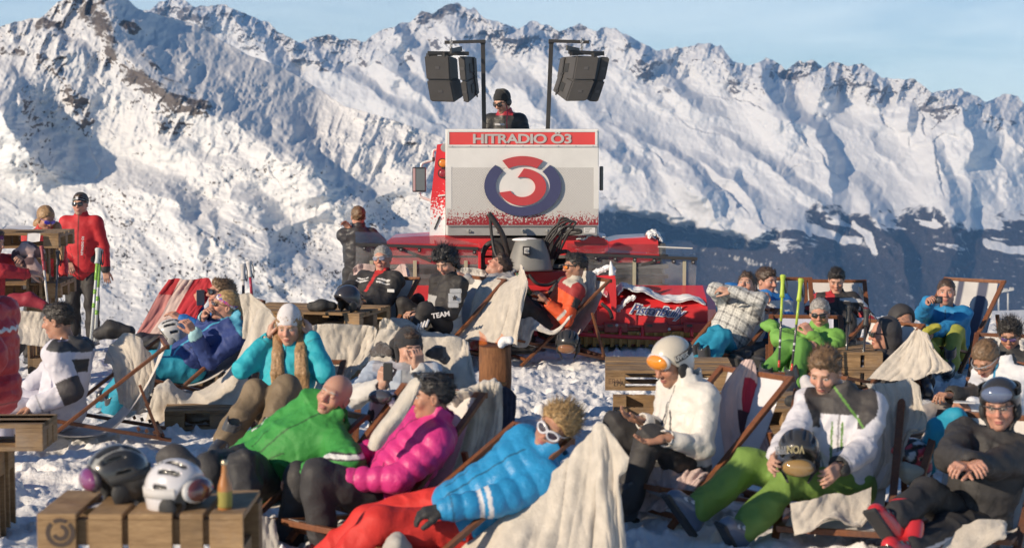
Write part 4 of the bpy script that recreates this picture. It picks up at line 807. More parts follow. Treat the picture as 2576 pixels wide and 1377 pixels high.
def head_sdf(c, R, s, neck=None, ears=True):
    S = SDF()
    def w(x, y, z): return c + R @ (V(x, y, z) * s)
    def E(x, y, z, a, b, d, k, sub=False): S.ell(w(x, y, z), V(a, b, d) * s, R, k * s, sub)
    E(0, -.014, .036, .077, .097, .087, .0); E(0, .020, -.030, .060, .070, .084, .04); E(0, .060, -.094, .026, .026, .022, .03)
    for q in (-1, 1): E(q * .040, .064, -.022, .024, .022, .022, .025); E(q * .048, .0, -.062, .018, .03, .03, .03)
    S.cone(w(-.034, .082, .030), w(.034, .082, .030), .011 * s, .011 * s, .018 * s)
    for q in (-1, 1): E(q * .031, .100, .009, .017, .016, .011, .012, True); E(q * .031, .077, .008, .013, .013, .012, .003)
    S.cone(w(0, .088, .020), w(0, .112, -.022), .0085 * s, .0135 * s, .010 * s)
    for q in (-1, 1): E(q * .012, .099, -.026, .010, .012, .009, .006)
    E(0, .0885, -.056, .023, .010, .0065, .005); E(0, .0865, -.069, .020, .011, .0075, .005); S.cone(w(-.02, .100, -.0625), w(.02, .100, -.0625), .0025 * s, .0025 * s, .003 * s, sub=True)
    if ears:
        for q in (-1, 1): E(q * .079, -.008, -.002, .009, .019, .031, .008); E(q * .088, -.003, .0, .008, .010, .018, .005, True)
    if neck is not None: S.cone(w(0, -.022, -.055), neck, .054 * s, .060 * s, .03 * s)
    return S
def head_col(P, c, R, s, skin, browc, lipc=(0.40, 0.13, 0.11), stubble=0.0, closed=False):
    l = ((P - c) @ R) / s; C = np.tile(np.array(skin, float), (len(P), 1)); x, y, z = l.T
    def mixin(m, col): return C * (1 - m[:, None]) + np.array(col) * m[:, None]
    red = np.array(skin) * V(1.12, 0.80, 0.76)
    C = mixin(0.55 * np.exp(-((np.abs(x) - .042) / .022) ** 2 - ((z + .022) / .026) ** 2) * (y > .03), red); C = mixin(0.6 * np.exp(-(x / .018) ** 2 - ((z + .022) / .02) ** 2) * (y > .08), red)
    if stubble: C = mixin(stubble * sst(-.035, -.060, z) * sst(-.02, .02, y), np.array(skin) * 0.42 + 0.01)
    C = mixin(sst(.0075, .0055, np.hypot((z + .0625) * 0.75, np.maximum(np.abs(x) - .016, 0))) * (y > .070), lipc)
    C = mixin(sst(.0065, .004, np.abs(z - .0305 + 5 * (np.abs(x) - .03) ** 2)) * sst(.010, .014, np.abs(x)) * sst(.054, .048, np.abs(x)) * (y > .05) * 0.85, browc)
    if not closed:
        e = np.hypot((np.abs(x) - .031) / .0135, (z - .008) / .0062); C = mixin((e < 1) * (y > .06) * 1.0, (0.55, 0.53, 0.50)); C = mixin((np.hypot(np.abs(x) - .031, z - .008) < .0056) * (e < 1.05) * (y > .06) * 1.0, (0.03, 0.022, 0.016))
        C = mixin(sst(.32, .1, np.abs(e - 1.08)) * (z > .006) * (y > .06) * 0.8, np.array(browc) * 0.8)
    else: C = mixin(sst(.0028, .0012, np.abs(z - .004 + 8 * (np.abs(x) - .031) ** 2)) * (np.abs(np.abs(x) - .031) < .014) * (y > .06) * 0.8, np.array(skin) * 0.3)
    return C
def hand_sdf(w, X, Z, s, side, curl=0.5, glove=0.0, spread=0.0):
    """w wrist, X towards the fingers, Z out of the back of the hand; side +1 when the thumb lies along Z x X"""
    S = SDF(); X = unit(X); Z = unit(Z - X * np.dot(Z, X)); Y = np.cross(Z, X) * side; R = np.stack([X, Y, Z], 1)
    def p(x, y, z): return w + R @ (V(x, y, z) * s)
    g = glove; S.cone(p(-.045, 0, 0), p(.012, 0, 0), (.026 + g) * s, (.027 + g) * s, .02 * s, flat=(Z, 1.25)); S.box(p(.048, 0, 0), V(.036, .028, .005) * s, R, (.010 + g * .8) * s, .02 * s)
    for i, (y, L) in enumerate(((.029, .070), (.010, .079), (-.010, .073), (-.028, .057))):
        a = p(.088, y, 0); an = 0.0; r = (.0090 + g * 0.6) * s
        for j, f in enumerate((.45, .31, .24)):
            an += curl * (0.75, 1.05, 0.7)[j] * (1 + 0.1 * i); d = X * math.cos(an) - Z * math.sin(an) + Y * (y * 2.2 + spread * (1.5 - i) * 0.12)
            b = a + unit(d) * L * f * 1.02 * s; S.cone(a, b, r, r * 0.93, .004 * s); a = b; r *= 0.93
    a = p(.018, .030, -.004); an = 0.55 - 0.25 * curl
    for j, (L, r) in enumerate(((.046, .0125), (.034, .0102), (.026, .0092))):
        d = X * math.cos(an - 0.1 * j) + Y * math.sin(an * (1 - 0.35 * j)) - Z * (0.30 + 0.35 * curl); b = a + unit(d) * L * s; S.cone(a, b, (r + g * .7) * s, (r * .93 + g * .7) * s, .008 * s); a = b
    return S
def boot_geo(ank, toe, shin, s, h):
    """a ski boot: stiff cuff round the shin, shell over the foot, flat lugged sole; returns shell surface and the axes"""
    X = unit(toe - ank); Zu = unit(shin - ank); Zu = unit(Zu - X * np.dot(Zu, X)); Y = np.cross(Zu, X); R = np.stack([X, Y, Zu], 1)
    def p(x, y, z): return ank + R @ (V(x, y, z) * s)
    S = SDF(); S.cone(p(-.02, 0, .01), p(-.005, 0, .15), .058 * s, .060 * s, .02, flat=(Y, 1.05)); S.cone(p(-.045, 0, -.045), p(.14, 0, -.055), .052 * s, .045 * s, .03, flat=(Y, 1.05)); S.cone(p(.02, 0, .0), p(.12, 0, -.04), .05 * s, .035 * s, .04); S.plane(p(0, 0, -.085), Zu)
    S.cone(p(-.03, 0, .17), p(.02, 0, .18), .045 * s, .045 * s, .01, sub=True)
    v, f = S.surface(h); b = MB()
    b.box(p(.045, 0, -.088), V(.29, .075, .022) * s, R, .006); 
    k = MB()
    for x, z in ((.115, -.012), (.070, .012)): k.box(p(x - .01, .0, z), V(.012, .085, .010) * s, R, .003); k.box(p(x - .01, .042, z - .012), V(.034, .012, .014) * s, R, .003)
    for z in (.085, .145): k.box(p(.062, .01, z), V(.010, .07, .014) * s, R, .003); k.box(p(.045, .060, z), V(.04, .012, .016) * s, R, .003)
    return v, f, b, k
class Person: pass
def person(label, D, neck, yaw=20, rec=42, s=1.0, head=(20, 5, 0), armR=None, armL=None, legR=None, legL=None, jk=None, tr=None, skin='fair', hair=('short', 'brown'), hat=None, glasses=None, boots=(0.03, 0.03, 0.035), glove=None,
           curl=(0.5, 0.5), palm=(None, None), neckd=0.0, lean=0.0, res=None, group='people in the sun', bootpart=True, stubble=0.0, closed=False, handdir=(None, None), headoff=None, parts=None, spine=0.50, pel=None, raw=False, stand=False, gdz=None, showbk=False):
    """one person; picture places are (px, py, metres nearer(-)/farther(+) than D)"""
    h = res or max(0.0075, 0.0115 * D / 18.0)
    at = lambda p: W(p[0], p[1], D + (p[2] if len(p) > 2 else 0.0))
    N0 = at(neck); y = math.radians(yaw); Fh = V(-math.sin(y), -math.cos(y), 0); side = unit(np.cross(Fh, (0, 0, 1))); r = math.radians(rec)
    U = -Fh * math.sin(r) + V(0, 0, math.cos(r)); U = unit(U + side * math.sin(math.radians(lean)))
    if pel is not None: U = unit(N0 - at(pel))
    Rv = unit(np.cross(Fh, U)); F = np.cross(U, Rv); TF = np.stack([Rv, F, U], 1); P0 = N0 - U * spine * s
    def tl(x, f, u): return P0 + TF @ V(x * s, f * s, u * s)
    HR = frame_from(*head); hc = N0 + unit(U * 0.55 + HR[:, 2] * 0.6 + HR[:, 1] * 0.12) * 0.155 * s
    if headoff is not None: hc = at(headoff); N0 = N0
    J = Person(); J.P0, J.N0, J.TF, J.HR, J.hc, J.s, J.D = P0, N0, TF, HR, hc, s, D
    sh = {'R': tl(.175, 0, spine - .055), 'L': tl(-.175, 0, spine - .055)}; hp = {'R': tl(.09, 0, 0.0), 'L': tl(-.09, 0, 0.0)}; sg = {'R': 1, 'L': -1}
    J.sh = sh; el, wr, kn, an = {}, {}, {}, {}
    for q, a in (('R', armR), ('L', armL)):
        if a is None: a = (tl(sg[q] * .30, .05, .20), tl(sg[q] * .12, .28, .10))
        else: a = tuple(at(k) if len(k) < 4 else np.array(k[:3]) for k in a)
        el[q], wr[q] = ik(sh[q], a[1], a[0], .285 * s, .255 * s) if not raw else a
    for q, a in (('R', legR), ('L', legL)):
        if stand:
            g0 = float(gz(hp[q][0], hp[q][1])); a = (hp[q] + V(0, 0, -.4) + Fh * .2 + Rv * sg[q] * .03, V(hp[q][0] + Rv[0] * sg[q] * .03, hp[q][1] + Rv[1] * sg[q] * .03, g0 + .11))
        elif a is None:
            k0 = hp[q] + Fh * .40 * s + V(0, 0, .07); k1 = k0 + Fh * .22 * s; a = (k0 + V(0, 0, .15), V(k1[0], k1[1], max(float(gz(k1[0], k1[1])) + .10, P0[2] - .5)))
        else: a = tuple(at(k) if len(k) < 4 else np.array(k[:3]) for k in a)
        kn[q], an[q] = ik(hp[q], a[1], a[0], .43 * s, .42 * s)
    J.el, J.wr, J.kn, J.an = el, wr, kn, an
    o = thing('person', label, 'person', (P0[0], P0[1], float(gz(P0[0], P0[1]))), 0, group); J.o = o
    sk = SKINS[skin] if isinstance(skin, str) else skin; hcol = HAIRC[hair[1]] if isinstance(hair[1], str) else hair[1]
    # body: head and neck, hands, and the figure under the clothes, as one mesh
    Sh = head_sdf(hc, HR, s, N0 - U * .02); hv, hf = Sh.surface(min(h * 0.62, 0.0068)); hcl = head_col(hv, hc, HR, s, sk, np.array(hcol) * 0.9 + 0.004, stubble=stubble, closed=closed)
    vs, fs, cs = [hv], [hf], [hcl]; n = len(hv); J.hand = {}
    core = SDF(); core.ell(tl(0, 0, spine - .17), V(.15, .10, .18) * s, TF); core.ell(tl(0, 0, .12), V(.14, .10, .16) * s, TF, .08); core.cone(N0 - U * .08, N0 + U * .02, .05 * s, .05 * s)
    for q in 'RL':
        core.poly([sh[q], el[q], wr[q]], [.045 * s, .038 * s, .026 * s]); core.poly([hp[q], kn[q], an[q]], [.075 * s, .05 * s, .04 * s])
    v, f = core.surface(0.022); vs.append(v); fs.append(f + n); cs.append(np.tile(sk, (len(v), 1))); n += len(v)
    gl = None
    for i, q in enumerate('RL'):
        X = unit(wr[q] - el[q]) if handdir[i] is None else unit(handdir[i]); Zb = palm[i] if palm[i] is not None else unit(F * 0.6 + V(0, 0, 0.8)); Zb = np.asarray(Zb, float)
        S = hand_sdf(wr[q] + X * .012, X, Zb, s, -sg[q], curl[i], 0.0 if glove is None else 0.007); v, f = S.surface(0.0058 if glove is None and D < 16 else 0.0075)
        J.hand[q] = wr[q] + X * .07 * s
        if glove is not None: mesh('glove', v, f, M['shell'], o, glove)
        else: vs.append(v); fs.append(f + n); cs.append(np.tile(np.array(sk) * 0.95, (len(v), 1))); n += len(v)
    mesh('body', np.concatenate(vs), np.concatenate(fs), M['skin'], o, np.concatenate(cs))
    # jacket
    j = dict(col=(.05, .05, .05), mat='shell', pad=.010, wr=.017, hood=True, collar=.05, hem=.0, quilt=None, cuff=None, patch=None); j.update(jk or {}); p = j['pad']; ql = j['quilt']
    S = SDF(); S.ell(tl(0, -.005, spine - .18), V(.182 + p, .128 + p, .20) * s, TF, 0, quilt=ql); S.ell(tl(0, .01, .17), V(.168 + p, .135 + p, .17) * s, TF, .07, quilt=ql); S.ell(tl(0, .01, .03 - j['hem']), V(.182 + p, .145 + p, .13 + j['hem']) * s, TF, .05, quilt=ql)
    S.cone(sh['R'] - Rv * .03, sh['L'] + Rv * .03, (.078 + p * .6) * s, (.078 + p * .6) * s, .05)
    for q in 'RL':
        e2 = (ql[0], ql[1] * 0.9) if ql else None; S.cone(sh[q], el[q], (.070 + p) * s, (.058 + p) * s, .035, e2); S.cone(el[q], wr[q] - unit(wr[q] - el[q]) * .005, (.058 + p) * s, (.044 + p * .8) * s, .02, e2)
    ca = N0 - U * .035 * s - F * .005; cb = ca + unit(U + HR[:, 2] * .3) * (j['collar'] + .035) * s; S.cone(ca, cb, .088 * s, .078 * s, .02)
    if j['hood']: S.ell(N0 - F * .095 * s - U * .045 * s, V(.12, .062, .085) * s, TF, .03)
    S.cone(cb - U * .012, cb + U * .07, .060 * s, .068 * s, .012, sub=True)
    for q in 'RL': S.cone(wr[q] + unit(wr[q] - el[q]) * .0, wr[q] + unit(wr[q] - el[q]) * .08, .033 * s, .033 * s, .006, sub=True)
    sd = int(abs(N0[0] * 91 + D * 37)) % 500
    fd = ql is None; S.wrinkle(j['wr'] * (1.0 if fd else .9), 6.5, sd, TF, fd); S.wrinkle(j['wr'] * (.85 if fd else .6), 12.0, sd + 3, TF * V(1, 1, 1.7), fd); S.wrinkle(j['wr'] * 0.25, 30.0, sd + 5, None, fd)
    v, f = S.surface(h); C = np.tile(np.array(j['col'], float), (len(v), 1))
    if True:
        l = (v - P0) @ TF / s; ctx = Person(); ctx.r, ctx.f, ctx.u = l.T; ctx.P = v
        segs = [(tl(0, 0, .05), tl(0, 0, spine - .12), .15), (sh['R'], el['R'], .0), (el['R'], wr['R'], .0), (sh['L'], el['L'], .0), (el['L'], wr['L'], .0)]; ds, ts = [], []
        for a, b, rr in segs: ba = b - a; t = np.clip((v - a) @ ba / np.dot(ba, ba), -.2, 1.2); ds.append(np.linalg.norm(v - a - np.clip(t, 0, 1)[:, None] * ba, axis=1) - rr); ts.append(t)
        ctx.seg = np.argmin(ds, 0); ctx.t = np.take_along_axis(np.array(ts), ctx.seg[None], 0)[0]; ctx.ts = ts; ctx.px = None; ctx.C = C; ctx.J = J
        fr_ = (ctx.f > .03) & (ctx.seg == 0); C[fr_ & (np.abs(ctx.r) < .0055) & (ctx.u < .50)] *= .35; C[fr_ & (np.abs(np.abs(ctx.r) - .085 - (ctx.u - .15) * .25) < .005) & (ctx.u > .06) & (ctx.u < .20)] *= .4; C[(ctx.seg == 0) & (np.abs(ctx.u + .05 + j['hem']) < .006)] *= .5
        C[((ctx.seg == 2) | (ctx.seg == 4)) & (np.abs(ctx.t - .88) < .02)] *= .55
        if j['cuff'] is not None: C[((ctx.seg == 2) | (ctx.seg == 4)) & (ctx.t > .86)] = j['cuff']
        if j['patch']: j['patch'](ctx)
    J.jk = mesh('jacket', v, f, M[j['mat']], o, C); J.jv = v
    # trousers
    t = dict(col=(.03, .03, .033), mat='shell', wr=.016, pad=0.0, flare=.020, patch=None); t.update(tr or {})
    S = SDF(); S.ell(tl(0, -.01, .0), V(.165, .125, .12) * s, TF, 0)
    for q in 'RL':
        S.cone(hp[q], kn[q], (.096 + t['pad']) * s, (.072 + t['pad']) * s, .05, None); e = an[q] + unit(kn[q] - an[q]) * .03; S.cone(kn[q], e, (.070 + t['pad']) * s, (.062 + t['flare']) * s, .025)
    S.wrinkle(t['wr'] * 1.2, 6.5, sd + 11, V(1, 1, 1) * np.eye(3), True); S.wrinkle(t['wr'] * .8, 13.0, sd + 13, None, True); v, f = S.surface(h); C = np.tile(np.array(t['col'], float), (len(v), 1))
    if t['patch']:
        ctx = Person(); ctx.P = v; ctx.C = C; ctx.J = J
        for q in 'RL':
            for nm, a, b in (('th', hp[q], kn[q]), ('sh', kn[q], an[q])): ba = b - a; tt = (v - a) @ ba / np.dot(ba, ba); setattr(ctx, nm + q, (tt, np.linalg.norm(v - a - np.clip(tt, 0, 1)[:, None] * ba, axis=1)))
        t['patch'](ctx)
    J.tr = mesh('trousers', v, f, M[t['mat']], o, C)
    if bootpart:
        for q in 'RL':
            td = Fh if boots is None or len(boots) < 4 else boots[3][q]; v, f, sole, bk = boot_geo(an[q], an[q] + unit(td) * .2 * s, kn[q], s, max(h, .009)); bo = mesh('boot', v, f, M['gloss'], o, boots[:3] if not hasattr(boots[0], '__len__') else boots[0])
            sole.c = [np.broadcast_to((0.02, 0.02, 0.02), c.shape) for c in sole.c]; sole.build('sole', M['matte'], bo)
            bc = (0.35, 0.35, 0.36) if not hasattr(boots[0], '__len__') else boots[1]; 
            if showbk:
                for i in range(2):
                    kb = MB()
                    for m_ in (2 * i, 2 * i + 1): n0 = sum(len(a_) for a_ in bk.v[:m_]); kb.add(bk.v[m_], [tuple(k_ - n0 for k_ in ff) for ff in bk.f if n0 <= ff[0] < n0 + len(bk.v[m_])], bc)
                    kb.build('buckle', M['gloss'], bo)
    J.h = h; headwear(J, hair, hcol, hat, glasses, sk)
    return J
def headwear(J, hair, hcol, hat, glasses, sk):
    c, R, s, o, h = J.hc, J.HR, J.s, J.o, min(J.h * 0.75, .009)
    def w(x, y, z): return c + R @ (V(x, y, z) * s)
    def E(S, x, y, z, a, b, d, k=0.0, sub=False): S.ell(w(x, y, z), V(a, b, d) * s, R, k * s, sub)
    st = hair[0]
    if st in ('short', 'puffy', 'spiky', 'grey', 'bob', 'tied', 'long', 'crop'):
        S = SDF(); g = {'short': .008, 'crop': .004, 'puffy': .030, 'spiky': .016, 'grey': .007, 'bob': .020, 'tied': .008, 'long': .013}[st]
        E(S, 0, -.018, .040 + g * .3, .077 + g, .098 + g, .087 + g)
        if st in ('bob', 'puffy'): E(S, 0, -.045, -.02, .078 + g * .6, .06 + g, .075 + g * .5, .03)
        if st in ('short', 'spiky'): E(S, 0, .055, .098, .050, .035, .024 + g * .3, .02)
        S.plane(w(0, .082, .068 if st != 'bob' else .058), R @ unit(V(0, -.74, .67)), .006 * s)
        if st in ('short', 'grey', 'crop', 'spiky'):
            for q in (-1, 1): E(S, q * .088, .002, -.012, .022, .026, .036, .008, True)
            S.plane(w(0, -.06, -.072), R @ unit(V(0, -.25, 1)), .01)
        if st == 'tied': E(S, 0, -.105, .055, .034, .034, .034, .02)
        if st in ('bob', 'puffy', 'long'):
            for q in (-1, 1): S.cone(w(q * .075, .0 if st != 'bob' else .012, .03), w(q * .070, .0, -.035), .020 * s, .015 * s, .02)
        fr = {'spiky': 55, 'puffy': 26}.get(st, 60); am = {'spiky': .010, 'puffy': .036, 'short': .009, 'crop': .003}.get(st, .0035)
        S.wrinkle(am * s, fr, 3, R * V(1, .35, 1)); S.wrinkle(am * .6 * s, fr * 2.3, 5, R * V(1, .3, .8))
        v, f = S.surface(h * .8); k = vnoise3(((v - c) @ R) * V(160, 40, 90), 9)
        if J.D < 18:                                              # loose strands standing off the surface
            rn = np.random.RandomState(int(J.D * 100) % 997); m = 900; ix = rn.randint(0, len(v), m); nn = (v[ix] - w(0, -.02, .03)); nn /= np.linalg.norm(nn, axis=1, keepdims=True); ln = {'spiky': .052, 'puffy': .050, 'short': .024, 'bob': .03, 'long': .02}.get(st, .012) * s
            fl = R @ V(0, -.75, .35) if st != 'spiky' else R @ V(0, .1, .9); dr = nn * .55 + fl * .6 + rn.randn(m, 3) * .30; dr /= np.linalg.norm(dr, axis=1, keepdims=True); t1 = np.cross(dr, rn.randn(m, 3)); t1 /= np.linalg.norm(t1, axis=1, keepdims=True); t2 = np.cross(dr, t1); b0 = v[ix] - nn * .003; rr = .0022 * s
            o0 = len(v); v = np.concatenate([v, b0 + t1 * rr, b0 - t1 * rr * .5 + t2 * rr * .87, b0 - t1 * rr * .5 - t2 * rr * .87, b0 + dr * (ln * (.5 + rn.rand(m, 1)))]); a_ = np.arange(m) + o0
            tri = np.concatenate([np.stack([a_ + i_ * m, a_ + ((i_ + 1) % 3) * m, a_ + 3 * m, a_ + 3 * m], -1) for i_ in range(3)]); k = np.concatenate([k, np.tile(k[ix] + rn.randn(m) * .5, 4)])
            f = [tuple(q_) for q_ in f] + [tuple(q_[:3]) for q_ in tri]
        mesh('hair', v, f, M['hair'], o, np.array(hcol)[None] * (1 + .35 * k[:, None]))
    if st == 'bald':
        S = SDF(); E(S, 0, -.024, .005, .080, .098, .075); S.plane(w(0, 0, .030), R @ V(0, .25, -1), .01); S.plane(w(0, -.002, 0), R @ V(0, -1, 0.05), .01); S.plane(w(0, 0, -.06), R @ V(0, 0, 1), .01); v, f = S.surface(h * .8); mesh('hair', v, f, M['hair'], o, np.array(sk) * 0.62)
    if len(hair) > 2:                                            # locks: paths given in the picture
        S = SDF()
        for pts, rr in hair[2]: q = [W(p[0], p[1], J.D + p[2]) for p in pts]; S.poly(q, rr, .012)
        S.wrinkle(.003, 70, 7, V(1, 1, .12) * np.eye(3)); S.wrinkle(.002, 150, 8, V(1, 1, .1) * np.eye(3)); v, f = S.surface(h * .85); k = vnoise3(v * V(120, 120, 14), 9) + .6 * vnoise3(v * V(300, 300, 20), 4); mesh('hair_locks', v, f, M['hair'], o, np.array(hcol)[None] * np.clip(1.1 + .25 * k[:, None], .5, 2))
    J.hat = None
    if hat:
        kind, col = hat[0], hat[1]; S = SDF()
        if kind == 'beanie':
            E(S, 0, -.016, .046, .089, .109, .098 + hat[2].get('tall', 0)); S.plane(w(0, .1, hat[2].get('front', .052)), R @ unit(V(0, -.40, 1)), .004); S.cone(w(0, 0, -.2), w(0, 0, .005), .07 * s, .066 * s, .02, sub=True)
            S.wrinkle(.003, 40, 5, R * V(1, 1, .35)); v, f = S.surface(h * .8); l = (v - c) @ R / s; C = np.tile(np.array(col, float), (len(v), 1))
            if 'band' in hat[2]:
                hh = l[:, 2] - .40 * (l[:, 1] - .1) * 1.0 - hat[2].get('front', .052)
                for a, b, cc in hat[2]['band']: C[(hh > a) & (hh < b)] = cc
            J.hat = mesh('beanie', v, f, M['wool'], o, C)
            if hat[2].get('flaps'):
                S = SDF()
                for q in (-1, 1): S.cone(w(q * .08, -.01, .02), w(q * .066, .01, -.085), .022 * s, .018 * s, .01)
                S.cone(w(-.06, -.08, .02), w(.06, -.08, .02), .045 * s, .045 * s, .02); S.cone(w(-.05, -.07, -.07), w(.05, -.07, -.07), .045 * s, .045 * s, .03); v, f = S.surface(h * .8); mesh('beanie_flap', v, f, M['wool'], J.hat, col)
        elif kind == 'helmet': J.hat = helmet(o, c, R, s, col, hat[2], h)
        elif kind == 'hood':
            E(S, 0, -.035, .025, .118, .125, .130); E(S, 0, -.06, -.08, .11, .10, .09, .05); S.plane(w(0, hat[2].get('open', .045), 0), R @ unit(V(0, -1, .16)), .02); E(S, 0, .07, -.01, .082, .115, .112, .01, True); S.wrinkle(.006, 16, 4); v, f = S.surface(h); J.hat = mesh('hood', v, f, M['shell'], o, col)
        elif kind == 'band':
            E(S, 0, -.016, .040, .085, .105, .094); S.plane(w(0, .1, .052), R @ unit(V(0, -.35, 1)), .004); S.plane(w(0, .1, .105), R @ unit(V(0, .35, -1)), .004); v, f = S.surface(h * .8); n1 = vnoise3(v * 45, 3); n2 = vnoise3(v * 45, 8); C = np.tile(np.array(col, float), (len(v), 1)); C[n1 > .15] = (.62, .05, .22); C[n2 > .3] = (.08, .12, .42); C[(n1 < -.3)] = (.75, .72, .70); J.hat = mesh('headband', v, f, M['wool'], o, C)
        elif kind == 'phones':
            b = MB(); b.tube([w(-.088, -.005, .0), w(-.090, -.008, .06), w(-.05, -.01, .135), w(0, -.01, .145), w(.05, -.01, .135), w(.090, -.008, .06), w(.088, -.005, .0)], .008, 8, (.03, .03, .03)); hp_ = b.build('headphones', M['matte'], o, True)
            for q in (-1, 1): b = MB(); b.lathe(w(q * .074, -.005, -.002), [(.034, 0), (.042, .008), (.042, .02), (.03, .03), (.012, .032)], R @ V(q, 0, 0), 18, (.025, .025, .026)); b.build('ear_cup', M['matte'], hp_, True)
    if glasses:
        lens, frm, kind = glasses[0], glasses[1], glasses[2] if len(glasses) > 2 else 'sport'; g = MB(); yo = .104; zo = .010
        if kind == 'up': zo = .115; yo = .060
        big = 1.35 if kind in ('big', 'white') else 1.0
        g.tube([w(-.060 * (1 + .05 * big), yo - .022, zo + .012), w(-.034, yo + .006, zo + .016 * big), w(0, yo + .012, zo + .010), w(.034, yo + .006, zo + .016 * big), w(.063, yo - .022, zo + .012)], .0042 * s * (1.4 if kind == 'white' else 1), 7, frm)
        for q in (-1, 1):
            g.tube([w(q * .062, yo - .022, zo + .012), w(q * .076, .055, zo + .010), w(q * .083, -.005, zo + .008), w(q * .080, -.03, zo - .008)], .0038 * s, 6, frm)
            if kind == 'white': a = np.linspace(0, 2 * PI, 14, endpoint=False); g.tube([w(q * (.034 + .030 * math.cos(t) * (1 + .15 * math.sin(t))), yo + .004 - .010 * math.cos(t), zo - .003 + .023 * math.sin(t)) for t in a], .0060 * s, 7, frm, 2, closed=True)
        fr = g.build('sunglasses' if kind != 'clear' else 'spectacles', M['gloss'], o, True)
        for q in (-1, 1):
            b = MB(); Rl = R @ np.array(Matrix.Rotation(-q * .30, 3, 'Z')); b.sphere(w(q * .034, yo - .002, zo - .004), V(.029 * big ** .4, .0065, .0175 * big) * s, Rl, lens, 16, 10)
            b.build('lens', M['lens'] if kind != 'clear' else M['clear'], fr, True)
def helmet(o, c, R, s, col, opt, h, name='helmet'):
    def w(x, y, z): return c + R @ (V(x, y, z) * s)
    S = SDF(); S.ell(w(0, -.020, .046), V(.108, .128, .112) * s, R); S.ell(w(0, -.05, -.02), V(.100, .085, .085) * s, R, .04)
    S.plane(w(0, .1, .050), R @ unit(V(0, -.10, 1)), .006) if opt.get('noears') else S.plane(w(0, .062, .048), R @ unit(V(0, -.80, .60)), .008)
    S.plane(w(0, 0, -.085), R @ V(0, -.2, 1), .012); S.ell(w(0, .01, -.03), V(.083, .11, .12) * s, R, .006, True)
    S.cone(w(-.03, -.15, .075), w(.03, -.15, .075), .01 * s, .01 * s, .008, sub=True)
    sl_ = [(V(q * .034, .058, .128), V(q * .038, -.02, .153)) for q in (-1, 1)] + [(V(q * .070, .045, .105), V(q * .078, -.03, .118)) for q in (-1, 1)] + [(V(q * .034, -.05, .148), V(q * .034, -.10, .115)) for q in (-1, 1)] + [(V(q * .100, .0, .055), V(q * .102, -.045, .062)) for q in (-1, 1)]
    if opt.get('novents'): sl_ = []
    for a_, b_ in sl_: S.cone(w(*a_), w(*b_), .0095 * s, .0085 * s, .005, sub=True)
    v, f = S.surface(h * .85); C = np.tile(np.array(col, float), (len(v), 1)); l = (v - c) @ R / s
    if 'patch' in opt: opt['patch'](C, l)
    for a_, b_ in sl_: ba = b_ - a_; t_ = np.clip((l - a_) @ ba / (ba @ ba), 0, 1); C[np.linalg.norm(l - a_ - t_[:, None] * ba, axis=1) < .0115] = (.015, .015, .016)
    hl = mesh(name, v, f, M[opt.get('mat', 'gloss')], o, C)
    if not opt.get('noears'):
        for q in (-1, 1):
            S = SDF(); S.ell(w(q * .090, -.005, -.022), V(.022, .040, .052) * s, R); S.cone(w(q * .088, .005, -.05), w(q * .052, .045, -.115), .012 * s, .007 * s, .01); v, f = S.surface(h * .85); mesh('ear_pad', v, f, M['shell'], hl, opt.get('pad', (.02, .02, .022)))
    g = opt.get('goggles')
    if g:
        up = g.get('z', .075); yy = .082 if up < .1 else .074
        S = SDF(); S.ell(w(0, yy - .004, up), V(.090, .033, .054) * s, R); S.ell(w(0, yy - .05, up), V(.09, .066, .075) * s, R, .005, True); v, f = S.surface(h * .8); fr = mesh('goggles', v, f, M['matte'], hl, g['frame'])
        S = SDF(); S.ell(w(0, yy + .010, up), V(.081, .0385, .047) * s, R); S.ell(w(0, yy - .045, up), V(.09, .066, .075) * s, R, .002, True); v, f = S.surface(h * .7); mesh('lens', v, f, M['lens'], fr, g['lens'])
        pts = [w(.108 * math.cos(t) * 1.0, -.020 + .128 * math.sin(t), up - .002 + .02 * (1 - math.sin(t)) * .3) for t in np.linspace(math.radians(28), math.radians(-208), 30)]
        b = MB(); vv = []; 
        for p in pts:
            n = unit((p - w(0, -.02, up)) - R[:, 2] * np.dot(p - w(0, -.02, up), R[:, 2])); vv += [p + n * .006 + R[:, 2] * .019 * s, p + n * .006 - R[:, 2] * .019 * s, p - n * .006 - R[:, 2] * .019 * s, p - n * .006 + R[:, 2] * .019 * s]
        m = len(pts); f = [(4 * i + k, 4 * i + (k + 1) % 4, 4 * i + 4 + (k + 1) % 4, 4 * i + 4 + k) for i in range(m - 1) for k in range(4)]; st = mesh('strap', vv, f, M['canvas'], fr, g.get('strap', (.02, .02, .02)))
        return hl, fr, st, w
    return hl, None, None, w
# ------------------------------------------------------------------ places read off enlargements of the photograph
def ZR(x0, y0, w, Wd):
    k = w / Wd * 0.96119
    return lambda x, y, d=0.0: (x0 * 0.96119 + x * k, y0 * 0.96119 + y * k, d)
zA = ZR(0, 480, 700, 1854); zB = ZR(600, 600, 700, 1854); zC = ZR(1150, 560, 750, 1844); zD = ZR(1800, 640, 880, 2020); zE = ZR(0, 760, 700, 1432); zF = ZR(500, 960, 700, 2038)
zG = ZR(1000, 980, 700, 2128); zH = ZR(1560, 840, 640, 1486); zI = ZR(2080, 900, 600, 1550); zJ = ZR(880, 560, 520, 1989); zS = ZR(1060, 80, 580, 2576)
CREAM = (0.60, 0.545, 0.47); PINK = (0.62, 0.47, 0.445); OFF = (0.64, 0.60, 0.55)
